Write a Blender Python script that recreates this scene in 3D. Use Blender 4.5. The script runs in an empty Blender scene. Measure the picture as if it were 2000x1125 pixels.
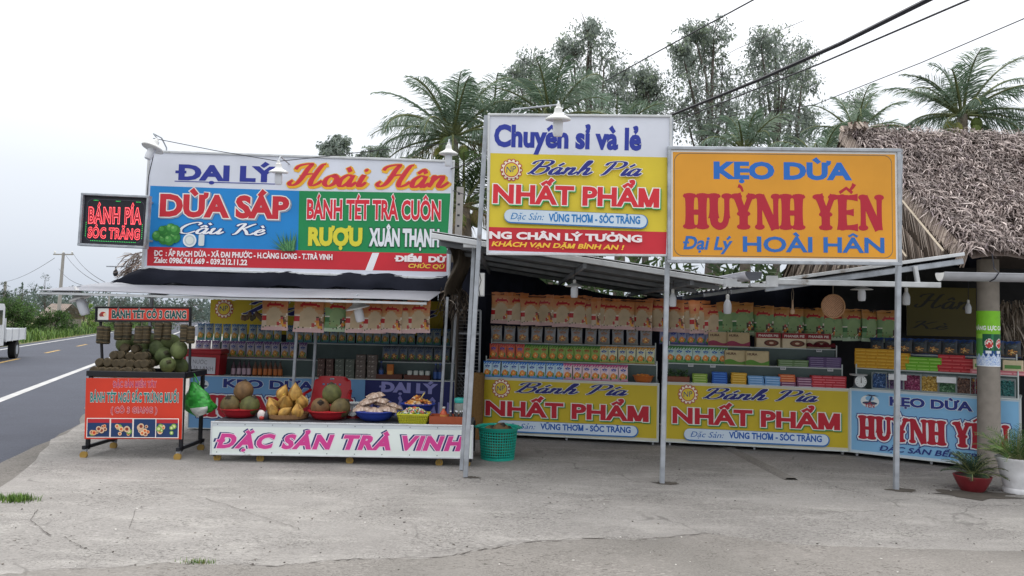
import bpy, math, random
import numpy as np
from mathutils import Vector, Matrix
R = random.Random(7)
rad = math.radians
sc = bpy.context.scene
COL = sc.collection

# ---------------------------------------------------------------- camera, world, sun, exposure
F = 1450.0                      # focal length in photo pixels (2000 wide)
CAMZ = 1.6
CM = Matrix.Rotation(rad(90 + 2.6), 3, 'X') @ Matrix.Rotation(rad(1.3), 3, 'Z')
cam = bpy.data.cameras.new('camera'); camo = bpy.data.objects.new('camera', cam); COL.objects.link(camo)
cam.sensor_width = 36; cam.lens = 36 * F / 2000; cam.clip_start = 0.05; cam.clip_end = 3000
camo.matrix_world = Matrix.Translation((0, 0, CAMZ)) @ CM.to_4x4()
sc.camera = camo
sc.render.resolution_x, sc.render.resolution_y = 1024, 576
sc.view_settings.view_transform = 'Standard'; sc.view_settings.look = 'None'
sc.view_settings.gamma = 1; sc.view_settings.exposure = 0.2
SUN_EL, SUN_AZ = rad(62), rad(-12)
w = bpy.data.worlds.new('World'); sc.world = w; w.use_nodes = True
nt = w.node_tree; nt.nodes.clear()
sky = nt.nodes.new('ShaderNodeTexSky'); sky.sky_type = 'NISHITA'; sky.sun_disc = False
sky.sun_elevation = SUN_EL; sky.sun_rotation = SUN_AZ; sky.air_density = 1.2; sky.dust_density = 6; sky.ozone_density = 1
hs = nt.nodes.new('ShaderNodeHueSaturation'); hs.inputs['Saturation'].default_value = 0.16
mx = nt.nodes.new('ShaderNodeMix'); mx.data_type = 'RGBA'; mx.inputs[0].default_value = 0.72
mx.inputs[7].default_value = (11.3, 11.7, 12.6, 1)      # the even white of the overcast layer
bg = nt.nodes.new('ShaderNodeBackground'); bg.inputs[1].default_value = 0.105
wo = nt.nodes.new('ShaderNodeOutputWorld')
tcw = nt.nodes.new('ShaderNodeTexCoord'); sx_ = nt.nodes.new('ShaderNodeSeparateXYZ'); nt.links.new(tcw.outputs['Generated'], sx_.inputs[0])
cr_ = nt.nodes.new('ShaderNodeValToRGB'); e_ = cr_.color_ramp.elements      # overcast: brighter overhead, pale blue-grey low down
e_[0].position = 0.0; e_[0].color = (6.6, 7.3, 8.4, 1); e_[1].position = 1.0; e_[1].color = (27, 27, 27, 1)
k_ = cr_.color_ramp.elements.new(.16); k_.color = (8.4, 9.0, 9.9, 1); k_ = cr_.color_ramp.elements.new(.42); k_.color = (13.5, 13.7, 14.2, 1)
nt.links.new(sx_.outputs[2], cr_.inputs[0]); nt.links.new(cr_.outputs[0], mx.inputs[7])
nt.links.new(sky.outputs[0], hs.inputs['Color']); nt.links.new(hs.outputs[0], mx.inputs[6])
nt.links.new(mx.outputs[2], bg.inputs[0]); nt.links.new(bg.outputs[0], wo.inputs[0])
sl = bpy.data.lights.new('sun', 'SUN'); sl.energy = 1.2; sl.angle = rad(22); sl.color = (1, 0.97, 0.92)
so = bpy.data.objects.new('sun', sl); COL.objects.link(so)
sdir = Vector((math.sin(SUN_AZ) * math.cos(SUN_EL), math.cos(SUN_AZ) * math.cos(SUN_EL), math.sin(SUN_EL)))
so.rotation_euler = sdir.to_track_quat('Z', 'Y').to_euler()

# ---------------------------------------------------------------- measuring: photo pixel -> point in the place
CP = Vector((0, 0, CAMZ))
def ray(px, py):
    return CM @ Vector(((px - 1000) / F, -(py - 562.5) / F, -1))
def W(px, py, d):
    r = ray(px, py); return CP + r * (d / r.y)
def G(px, py, z=0.0):
    r = ray(px, py); return CP + r * ((z - CAMZ) / r.z)

# ---------------------------------------------------------------- materials
def lin(c):
    if isinstance(c, str):
        c = [int(c[i:i + 2], 16) / 255 for i in (0, 2, 4)]
    return tuple(x / 12.92 if x <= 0.04045 else ((x + 0.055) / 1.055) ** 2.4 for x in c)
_mats = {}
def mat(name, col='808080', rough=0.6, metal=0.0, noise=0.12, scale=8.0, bump=0.0, vc=False, trans=0.0, emit=None, spec=0.4, bscale=None, alpha=None):
    """principled surface whose colour varies with a noise; vc: the colour is printed per face (attribute Col)"""
    if name in _mats: return _mats[name]
    m = bpy.data.materials.new(name); m.use_nodes = True; n = m.node_tree; b = n.nodes['Principled BSDF']
    b.inputs['Roughness'].default_value = rough; b.inputs['Metallic'].default_value = metal
    b.inputs['Specular IOR Level'].default_value = spec
    tc = n.nodes.new('ShaderNodeTexCoord')
    nz = n.nodes.new('ShaderNodeTexNoise'); nz.inputs['Scale'].default_value = scale; nz.inputs['Detail'].default_value = 5
    n.links.new(tc.outputs['Object'], nz.inputs['Vector'])
    mr = n.nodes.new('ShaderNodeMapRange'); mr.inputs[1].default_value = 0.3; mr.inputs[2].default_value = 0.7
    mr.inputs[3].default_value = 1 - noise; mr.inputs[4].default_value = 1 + noise
    n.links.new(nz.outputs[0], mr.inputs[0])
    mul = n.nodes.new('ShaderNodeMix'); mul.data_type = 'RGBA'; mul.blend_type = 'MULTIPLY'; mul.inputs[0].default_value = 1
    if vc:
        at = n.nodes.new('ShaderNodeAttribute'); at.attribute_name = 'Col'; n.links.new(at.outputs['Color'], mul.inputs[6])
    else:
        mul.inputs[6].default_value = (*lin(col), 1)
    n.links.new(mr.outputs[0], mul.inputs[7]); n.links.new(mul.outputs[2], b.inputs['Base Color'])
    if emit:
        n.links.new(mul.outputs[2], b.inputs['Emission Color']); b.inputs['Emission Strength'].default_value = emit
    if trans: b.inputs['Transmission Weight'].default_value = trans
    if bump:
        bp = n.nodes.new('ShaderNodeBump'); bp.inputs['Strength'].default_value = bump
        if bscale:
            n2 = n.nodes.new('ShaderNodeTexNoise'); n2.inputs['Scale'].default_value = bscale; n.links.new(tc.outputs['Object'], n2.inputs['Vector'])
            n.links.new(n2.outputs[0], bp.inputs['Height'])
        else: n.links.new(nz.outputs[0], bp.inputs['Height'])
        n.links.new(bp.outputs[0], b.inputs['Normal'])
    _mats[name] = m; return m
VINYL = mat('printed_vinyl', vc=True, rough=.5, noise=.09, scale=1.6, bump=.12, bscale=2.2)
LETTER = mat('sign_lettering', vc=True, rough=0.55, noise=0.03, scale=4)
PACK = mat('printed_packaging', vc=True, rough=.33, noise=.1, scale=9, bump=.35, bscale=26)
CARD = mat('printed_card', vc=True, rough=0.6, noise=0.06, scale=20)
LEAF = mat('leaf', vc=True, rough=0.55, noise=0.2, scale=3, spec=0.3)
def translucent(m, k):
    n = m.node_tree; b = n.nodes['Principled BSDF']; o = n.nodes['Material Output']; t = n.nodes.new('ShaderNodeBsdfTranslucent'); x = n.nodes.new('ShaderNodeMixShader'); x.inputs[0].default_value = k
    n.links.new(b.inputs['Base Color'].links[0].from_socket, t.inputs[0]); n.links.new(b.outputs[0], x.inputs[1]); n.links.new(t.outputs[0], x.inputs[2]); n.links.new(x.outputs[0], o.inputs[0]); return m
FOLI = translucent(mat('thin_foliage', vc=True, rough=.6, noise=.2, scale=3, spec=.25), .4)
STEEL = mat('galvanised_steel', 'a6abb2', rough=.5, metal=.45, noise=.2, scale=9)
def rust(m, lo, hi, col, sc_):
    n = m.node_tree; b = n.nodes['Principled BSDF']; src = b.inputs['Base Color'].links[0].from_socket
    tc = n.nodes.new('ShaderNodeTexCoord'); nz = n.nodes.new('ShaderNodeTexNoise'); nz.inputs['Scale'].default_value = sc_; nz.inputs['Detail'].default_value = 6; nz.inputs['Roughness'].default_value = .7; n.links.new(tc.outputs['Object'], nz.inputs['Vector'])
    r = n.nodes.new('ShaderNodeMapRange'); r.inputs[1].default_value = lo; r.inputs[2].default_value = hi; n.links.new(nz.outputs[0], r.inputs[0])
    x = n.nodes.new('ShaderNodeMix'); x.data_type = 'RGBA'; x.inputs[7].default_value = (*lin(col), 1); n.links.new(r.outputs[0], x.inputs[0]); n.links.new(src, x.inputs[6]); n.links.new(x.outputs[2], b.inputs['Base Color']); return m
rust(STEEL, .6, .72, '6b5240', 3.5)
WPAINT = rust(mat('white_painted_steel', 'c6c9cc', rough=.5, noise=.12, scale=7), .62, .74, '7a6a58', 4)
BLACKM = mat('black_painted_steel', '1c1d22', rough=0.45, noise=0.15)
ENAMEL = mat('white_enamel', 'dcdcda', rough=0.35, noise=0.05)
GLASSW = mat('frosted_bulb', 'd8dbe2', rough=0.3, noise=0.04)
WIRE = mat('black_cable', '20202a', rough=0.6)
DIRTWHITE = mat('grey_white_sheet', 'c4c4cc', rough=0.5, noise=0.12, scale=5)

# ---------------------------------------------------------------- mesh builder
class MB:
    def __init__(s): s.v = []; s.f = []; s.c = []; s.mi = []; s.col = (0.5, 0.5, 0.5); s.m = 0
    def color(s, c): s.col = lin(c); return s
    def face(s, idx): s.f.append(idx); s.c.append(s.col); s.mi.append(s.m)
    def poly(s, pts):
        b = len(s.v); s.v += [tuple(p) for p in pts]; s.face(tuple(range(b, b + len(pts)))); return s
    def box(s, lo, hi, M=None):
        x0, y0, z0 = lo; x1, y1, z1 = hi
        p = [Vector(q) for q in ((x0,y0,z0),(x1,y0,z0),(x1,y1,z0),(x0,y1,z0),(x0,y0,z1),(x1,y0,z1),(x1,y1,z1),(x0,y1,z1))]
        if M: p = [M @ q for q in p]
        b = len(s.v); s.v += [tuple(q) for q in p]
        for f in ((0,3,2,1),(4,5,6,7),(0,1,5,4),(1,2,6,5),(2,3,7,6),(3,0,4,7)): s.face(tuple(b + i for i in f))
        return s
    def bar(s, p, q, w=0.04, h=None, up=(0, 0, 1), bev=True):
        """square tube from p to q"""
        p = Vector(p); q = Vector(q); h = h or w; z = (q - p).normalized(); u = Vector(up)
        if abs(z.dot(u)) > 0.98: u = Vector((0, 1, 0))
        x = z.cross(u).normalized(); y = x.cross(z).normalized(); e = min(w, h) * 0.14 if bev else 0
        ring = []
        for sx, sy in ((-1,-1),(1,-1),(1,1),(-1,1)):
            if e:
                a = x * (sx * (w / 2 - e)) + y * (sy * h / 2); b_ = x * (sx * w / 2) + y * (sy * (h / 2 - e))
                ring += [b_, a] if sx * sy > 0 and False else ([a, b_] if (sx, sy) in ((1,-1),(-1,1)) else [b_, a])
            else: ring.append(x * (sx * w / 2) + y * (sy * h / 2))
        n = len(ring); b = len(s.v)
        s.v += [tuple(p + r) for r in ring] + [tuple(q + r) for r in ring]
        for i in range(n): s.face((b + i, b + (i + 1) % n, b + n + (i + 1) % n, b + n + i))
        s.face(tuple(b + i for i in reversed(range(n)))); s.face(tuple(b + n + i for i in range(n))); return s
    def tube(s, pts, r, n=8, cap=True):
        pts = [Vector(p) for p in pts]; rs = r if isinstance(r, (list, tuple)) else [r] * len(pts)
        b = len(s.v); prev = None
        for i, p in enumerate(pts):
            t = (pts[min(i + 1, len(pts) - 1)] - pts[max(i - 1, 0)]).normalized()
            if prev is None:
                a = Vector((0, 0, 1)) if abs(t.z) < 0.9 else Vector((0, 1, 0)); x = t.cross(a).normalized()
            else: x = (prev - t * prev.dot(t)).normalized()
            prev = x; y = t.cross(x)
            for k in range(n):
                a = 2 * math.pi * k / n; s.v.append(tuple(p + (x * math.cos(a) + y * math.sin(a)) * rs[i]))
        for i in range(len(pts) - 1):
            for k in range(n):
                a = b + i * n + k; c = b + i * n + (k + 1) % n; s.face((a, c, c + n, a + n))
        if cap:
            s.face(tuple(b + k for k in reversed(range(n)))); e = b + (len(pts) - 1) * n; s.face(tuple(e + k for k in range(n)))
        return s
    def lathe(s, prof, n=20, M=None, sx=1, sy=1, wob=None):
        """profile of (radius, z) turned about z"""
        b = len(s.v); M = M or Matrix.Identity(4)
        for r, z in prof:
            for k in range(n):
                a = 2 * math.pi * k / n; q = r * (wob(a, z) if wob else 1)
                s.v.append(tuple(M @ Vector((q * math.cos(a) * sx, q * math.sin(a) * sy, z))))
        for i in range(len(prof) - 1):
            for k in range(n):
                a = b + i * n + k; c = b + i * n + (k + 1) % n; s.face((a, c, c + n, a + n))
        if prof[0][0] > 1e-4: s.face(tuple(b + k for k in reversed(range(n))))
        if prof[-1][0] > 1e-4: e = b + (len(prof) - 1) * n; s.face(tuple(e + k for k in range(n)))
        return s
    def ball(s, c, r, n=14, m=8, M=None, wob=None):
        rx, ry, rz = r if isinstance(r, tuple) else (r, r, r)
        T = Matrix.Translation(Vector(c)) @ (M or Matrix.Identity(4))
        pr = [(math.sin(math.pi * i / m) + (1e-5 if i in (0, m) else 0), -math.cos(math.pi * i / m) * rz) for i in range(m + 1)]
        b = len(s.v)
        for q, z in pr:
            for k in range(n):
                a = 2 * math.pi * k / n; g = wob(a, z / rz) if wob else 1
                s.v.append(tuple(T @ Vector((q * rx * g * math.cos(a), q * ry * g * math.sin(a), z))))
        for i in range(m):
            for k in range(n):
                a = b + i * n + k; c2 = b + i * n + (k + 1) % n; s.face((a, c2, c2 + n, a + n))
        return s
    def mesh(s, name, mats, smooth=False, off=None):
        me = bpy.data.meshes.new(name); v = np.array(s.v, dtype=np.float64).reshape(-1, 3)
        if off is not None: v = v - np.array(off)
        me.from_pydata([tuple(r) for r in v.tolist()], [], s.f)
        mats = mats if isinstance(mats, (list, tuple)) else [mats]
        for m in mats: me.materials.append(m)
        if any(s.mi): me.polygons.foreach_set('material_index', s.mi)
        if any(m.node_tree.nodes.get('Attribute') for m in mats):
            ca = me.color_attributes.new('Col', 'FLOAT_COLOR', 'CORNER')
            lens = [len(f) for f in s.f]; cc = np.repeat(np.array(s.c, dtype=np.float32), lens, axis=0)
            ca.data.foreach_set('color', np.hstack([cc, np.ones((len(cc), 1), np.float32)]).ravel())
        if smooth:
            me.polygons.foreach_set('use_smooth', [True] * len(me.polygons))
            if smooth is not True: me.set_sharp_from_angle(angle=rad(smooth))
        me.update(); return me
    def build(s, name, mats, parent=None, smooth=False, local=False):
        """link as one object; vertices are in world space unless local, and are moved into the parent's frame"""
        L = Vector((0, 0, 0)) if (parent is None or local) else parent.get('_o', None)
        off = None
        if parent is not None and not local: off = tuple(origin_of(parent))
        o = bpy.data.objects.new(name, s.mesh(name, mats, smooth, off)); COL.objects.link(o)
        if parent is not None: o.parent = parent
        return o
def origin_of(o):
    v = Vector((0, 0, 0))
    while o is not None: v += o.location; o = o.parent
    return v
def tag(o, label=None, cat=None, group=None, kind=None):
    if label: o['label'] = label
    if cat: o['category'] = cat
    if group: o['group'] = group
    if kind: o['kind'] = kind
    return o
def thing(name, label, cat, loc=(0, 0, 0), group=None):
    o = bpy.data.objects.new(name, None); o.location = loc; o.empty_display_size = 0.1; COL.objects.link(o)
    return tag(o, label, cat, group)
def kids(o): return [c for c in bpy.data.objects if c.parent == o]
def dup(src, loc, rz=0.0, label=None, group=None, tilt=None, scale=None):
    def cp(o, parent):
        c = o.copy(); COL.objects.link(c)
        if parent is not None: c.parent = parent
        for k in src_kids.get(o.name, ()): cp(k, c)
        return c
    src_kids = {}
    def collect(o):
        for k in o.children: src_kids.setdefault(o.name, []).append(k); collect(k)
    collect(src)
    r = cp(src, None); r.location = loc; r.rotation_euler = (tilt[0] if tilt else 0, tilt[1] if tilt else 0, rz)
    if scale: r.scale = (scale,) * 3 if not isinstance(scale, tuple) else scale
    if label: r['label'] = label
    if group: r['group'] = group
    return r
class Kind:
    """one kind of thing: the first placing uses the built one itself, later ones are copies"""
    def __init__(s, o): s.o = o; s.used = False
    def put(s, loc, rz=0.0, label=None, group=None, tilt=None, scale=None):
        if s.used: return dup(s.o, loc, rz, label, group, tilt, scale)
        s.used = True; o = s.o; o.location = loc; o.rotation_euler = (tilt[0] if tilt else 0, tilt[1] if tilt else 0, rz)
        if scale: o.scale = (scale,) * 3 if not isinstance(scale, tuple) else scale
        if label: o['label'] = label
        if group: o['group'] = group
        return o
    def row(s, n, a, b, label=None, group=None, jit=0.006, tilt=0.0, rj=0.05, s0=0, s1=1, sj=0.0, skip=()):
        a = Vector(a); b = Vector(b); rz = math.atan2(b.y - a.y, b.x - a.x); out = []
        for i in range(n):
            if i in skip: continue
            t = s0 + (s1 - s0) * ((i + 0.5) / n); p = a.lerp(b, t)
            p = p + Vector((R.uniform(-jit, jit), R.uniform(-jit, jit), 0))
            k = 1 + R.uniform(-sj, sj)
            out.append(s.put(p, rz + R.uniform(-rj, rj) * 2.2, label, group, (tilt + R.uniform(-.06, .05), R.uniform(-.045, .045)), k if sj else None))
        return out

# ---------------------------------------------------------------- lettering
_tc = {}
import unicodedata
def _run(t, b=0.0):
    cu = bpy.data.curves.new('t', 'FONT'); cu.body = t; cu.size = 1; cu.offset = b
    cu.resolution_u = 3; cu.dimensions = '2D'; cu.fill_mode = 'FRONT'
    o = bpy.data.objects.new('t', cu); COL.objects.link(o)
    dg = bpy.context.evaluated_depsgraph_get(); me = bpy.data.meshes.new_from_object(o.evaluated_get(dg))
    v = np.array([q.co[:2] for q in me.vertices]).reshape(-1, 2); f = [tuple(p.vertices) for p in me.polygons]
    bpy.data.objects.remove(o); bpy.data.curves.remove(cu); bpy.data.meshes.remove(me); return v, f
def _char(c, b):
    """one plain letter: points and faces with cap height 1"""
    k = (c, round(b, 4))
    if k not in _tc:
        if 'cap' not in _tc: _tc['cap'] = _run('H')[0][:, 1].max()
        v, f = _run(c, b) if c != ' ' else (np.zeros((0, 2)), []); v = v / _tc['cap']
        if c == 'M' and b > .015:            # drawn by hand: the font's own M breaks up when emboldened
            l, r_ = v[:, 0].min(), v[:, 0].max(); g = b / _tc['cap']; h = .085 + g; V = []; f = []
            for i, q in enumerate((((l, -g), (l + 2 * h, -g), (l + 2 * h, 1 + g), (l, 1 + g)), ((r_ - 2 * h, -g), (r_, -g), (r_, 1 + g), (r_ - 2 * h, 1 + g)),
                      ((l, 1 + g), ((l + r_) / 2 - h * .9, -g * .6), ((l + r_) / 2 + h * .9, -g * .6), (l + 2.1 * h, 1 + g)), ((r_, 1 + g), (r_ - 2.1 * h, 1 + g), ((l + r_) / 2 - h * .9, -g * .6), ((l + r_) / 2 + h * .9, -g * .6)))):
                V += [(x, y, i * .00005) for x, y in q]; f.append(tuple(range(4 * i, 4 * i + 4)))
            v = np.array(V)
        _tc[k] = (v, f)
    return _tc[k]
def _adv(c):
    k = ('adv', c)
    if k not in _tc:
        wd = lambda t: (lambda v: v[:, 0].max())(_run(t)[0])
        _char('H', 0); _tc[k] = (wd('H' + c + 'H') - wd('HH')) / _tc['cap']
    return _tc[k]
def glyphs(body, bold=0.0, shear=0.0, space=1.0):
    """printed text with its Vietnamese marks -> (points, faces, width, left); cap height 1, baseline at 0"""
    key = (body, round(bold, 4), shear, space)
    if key in _tc: return _tc[key]
    V = []; Fc = []; x = 0.0; nb = 0; _char('H', 0); g = bold / _tc['cap']; k = 0
    def put(v, f):
        nonlocal nb, k
        if len(v) == 0: return
        v = np.array(v, float); z = v[:, 2] if v.shape[1] > 2 else 0 * v[:, 0]
        V.append(np.column_stack([v[:, 0] + x, v[:, 1], z + (k % 7) * .0001])); k += 1
        Fc.extend([tuple(nb + i for i in q) for q in f]); nb += len(v)
    for ch in body:
        bar = ch in '\u0110\u0111'; dec = unicodedata.normalize('NFD', {'\u0110': 'D', '\u0111': 'd'}.get(ch, ch)); c = dec[0]; marks = dec[1:]
        v, f = _char(c, bold)
        if c == 'i' and set(marks) & set('\u0301\u0300\u0309\u0303'): f = [q for q in f if v[list(q), 1].min() < .85]
        put(v, f); adv = _adv(c)
        if len(v):
            l, r_ = v[:, 0].min(), v[:, 0].max(); m = (l + r_) / 2; top = v[:, 1].max() - g if c.isupper() else (.76 if c != 'i' else .78)
            wf = lambda t, d: .1
            hat = 0
            if '\u0302' in marks: put(*stroke([np.array(q) for q in ((m - .2, top + .1), (m, top + .26), (m + .2, top + .1))], wf, g * .8)); hat = 1
            if '\u0306' in marks: put(*stroke(catmull([(m - .18, top + .26), (m, top + .12), (m + .18, top + .26)], 5), wf, g * .8)); hat = 1
            hx, hy = (m + .2, top + .2) if hat else (m, top + .08)
            if '\u0301' in marks: put(*stroke([np.array((hx - .07, hy)), np.array((hx + .1, hy + .2))], lambda t, d: .11 + .05 * t, g * .8))
            if '\u0300' in marks: put(*stroke([np.array((hx + .07, hy)), np.array((hx - .1, hy + .2))], lambda t, d: .11 + .05 * t, g * .8))
            if '\u0303' in marks: put(*stroke(catmull([(m - .2, top + .1), (m - .1, top + .2), (m + .06, top + .13), (m + .2, top + .24)], 4), wf, g * .8))
            if '\u0309' in marks: put(*stroke(catmull([(hx - .08, hy + .2), (hx + .06, hy + .24), (hx + .07, hy + .1), (hx - .02, hy)], 4), lambda t, d: .085, g * .8))
            if '\u0323' in marks: h_ = .08 + g * .7; put(*disc((m, -.2), h_, h_))
            if '\u031b' in marks: put(*stroke(catmull([(r_ - .1 - g, top - .1), (r_ + .05 - g * .5, top - .02), (r_ + .08 - g * .5, top + .13)], 4), lambda t, d: .12, g * .7)); adv += .04
            if bar: h_ = .52 if c == 'D' else .9; x0 = l - .1 if c == 'D' else m - .02; put(*stroke([np.array((x0, h_)), np.array((x0 + .42, h_))], lambda t, d: .11, g * .6))
        x += adv * space
    v = np.vstack(V); v[:, 0] += v[:, 1] * shear
    _tc[key] = (v, Fc, v[:, 0].max() - v[:, 0].min(), v[:, 0].min()); return _tc[key]

def catmull(pts, k=6):
    pts = [np.array(p, float) for p in pts]
    if len(pts) < 3: return [pts[0] + (pts[-1] - pts[0]) * i / k for i in range(k + 1)]
    closed = np.allclose(pts[0], pts[-1]); out = []
    for i in range(len(pts) - 1):
        p1, p2 = pts[i], pts[i + 1]
        p0 = pts[i - 1] if i else (pts[-2] if closed else 2 * p1 - p2)
        p3 = pts[i + 2] if i + 2 < len(pts) else (pts[1] if closed else 2 * p2 - p1)
        for j in range(k):
            t = j / k; out.append(0.5 * (2 * p1 + (p2 - p0) * t + (2 * p0 - 5 * p1 + 4 * p2 - p3) * t * t + (3 * p1 - p0 - 3 * p2 + p3) * t ** 3))
    out.append(pts[-1]); return out
def stroke(path, wf, grow=0.0):
    """ribbon along a path; wf(t, direction) -> width"""
    P = np.array(path); n = len(P); v = []; f = []
    for i in range(n):
        d = P[min(i + 1, n - 1)] - P[max(i - 1, 0)]; d = d / (np.linalg.norm(d) + 1e-9); nn = np.array([-d[1], d[0]])
        h = wf(i / (n - 1), d) / 2 + grow; e = -d * grow if i == 0 else (d * grow if i == n - 1 else 0)
        a_, b_ = P[i] + nn * h + e, P[i] - nn * h + e; z = 0.00012 * i / n
        v += [(a_[0], a_[1], z), (b_[0], b_[1], z)]
    for i in range(n - 1): f.append((2 * i, 2 * i + 1, 2 * i + 3, 2 * i + 2))
    return np.array(v), f
def disc(c, rx, ry, n=16, rot=0):
    a = np.arange(n) * 2 * math.pi / n; x = rx * np.cos(a); y = ry * np.sin(a)
    return np.stack([c[0] + x * math.cos(rot) - y * math.sin(rot), c[1] + x * math.sin(rot) + y * math.cos(rot), 0 * x], 1), [tuple(range(n))]
# brush-script letters: strokes in a box with baseline 0, x-height .5, capitals 1
SCRIPT = {
 'H': (1.15, [[(.05,.72),(.1,.86),(.28,.95),(.52,.97),(.46,.75),(.38,.35),(.28,.1),(.12,.02),(.02,.12),(.1,.24)], [(1.02,.98),(.9,.9),(.8,.55),(.74,.2),(.82,.02),(1.0,.1),(1.1,.24)], [(.3,.42),(.55,.52),(.8,.54)]]),
 'o': (.52, [[(.3,.5),(.1,.36),(.08,.12),(.24,.0),(.42,.14),(.42,.38),(.3,.5),(.34,.4),(.52,.38)]]),
 'a': (.6, [[(.42,.44),(.26,.5),(.08,.32),(.07,.1),(.18,.0),(.34,.14),(.44,.46)], [(.45,.5),(.4,.2),(.42,.04),(.5,.02),(.62,.2)]]),
 'i': (.34, [[(.12,.3),(.2,.5),(.14,.14),(.18,.02),(.26,.04),(.36,.2)]]),
 'n': (.68, [[(.06,.36),(.14,.5),(.08,.0)], [(.1,.22),(.24,.44),(.38,.5),(.42,.36),(.38,.1),(.46,.01),(.56,.08),(.68,.24)]]),
 'u': (.64, [[(.04,.36),(.14,.5),(.08,.16),(.14,.02),(.28,.06),(.42,.3)], [(.46,.5),(.42,.14),(.48,.02),(.66,.22)]]),
 'h': (.68, [[(.1,.3),(.26,.7),(.3,.95),(.2,1.0),(.14,.7),(.08,.0)], [(.1,.22),(.24,.44),(.36,.5),(.42,.36),(.38,.1),(.46,.01),(.56,.08),(.68,.24)]]),
 'e': (.5, [[(.08,.22),(.28,.28),(.38,.42),(.26,.5),(.1,.34),(.08,.12),(.22,.0),(.38,.08),(.5,.24)]]),
 'c': (.46, [[(.38,.4),(.28,.5),(.1,.34),(.08,.12),(.2,.0),(.36,.06),(.46,.2)]]),
 'B': (1.0, [[(.38,.95),(.32,.6),(.2,.15),(.06,.02)], [(.0,.72),(.06,.9),(.36,1.0),(.74,.98),(.84,.82),(.7,.62),(.42,.54),(.78,.5),(.84,.26),(.66,.04),(.4,.0),(.22,.1)]]),
 'P': (.9, [[(.36,.94),(.3,.55),(.2,.12),(.06,.0)], [(.0,.7),(.08,.9),(.4,1.0),(.76,.96),(.86,.76),(.7,.54),(.4,.46)]]),
 'C': (.85, [[(.78,.76),(.84,.92),(.66,1.0),(.3,.8),(.1,.4),(.2,.06),(.5,.0),(.8,.22)]]),
 'K': (1.0, [[(.05,.75),(.14,.92),(.36,.96),(.28,.5),(.2,.1),(.06,.0)], [(.86,.98),(.7,.86),(.5,.62),(.32,.5)], [(.4,.54),(.6,.3),(.74,.04),(.92,.06),(1.0,.2)]]),
 ' ': (.42, []),
}
ACC = {"'": [[(.24,.62),(.4,.82)]], '`': [[(.16,.84),(.3,.64)]], '^': [[(.12,.6),(.28,.76),(.4,.6)]], '.': [], '^`': [[(.08,.58),(.24,.72),(.38,.58)], [(.36,.96),(.5,.8)]]}
def script(tokens, wmin=.055, wmax=.17, slant=.3, grow=0.0):
    V = []; Fc = []; x = 0
    def put(v, f):
        b = sum(len(q) for q in V); v = v.copy(); v[:, 2] += (len(V) % 5) * .00014; v[:, 0] += x + v[:, 1] * slant; V.append(v); Fc.extend([tuple(b + i for i in q) for q in f])
    wf = lambda t, d: wmin + (wmax - wmin) * abs(d[1]) ** 1.2 * (0.45 + 0.55 * math.sin(math.pi * min(1, max(0, t))) ** .5)
    for tk in tokens:
        adv, ss = SCRIPT[tk[0]]
        for s_ in ss: put(*stroke(catmull(s_), wf, grow))
        if len(tk) > 1:
            if tk[1:] == '.': put(*disc((.22, .72), .07 + grow, .07 + grow))
            for s_ in ACC[tk[1:]]: put(*stroke(catmull(s_, 4), lambda t, d: wmax * .75, grow))
        x += adv
    v = np.vstack(V); return v, Fc, v[:, 0].max() - v[:, 0].min(), v[:, 0].min()
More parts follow.
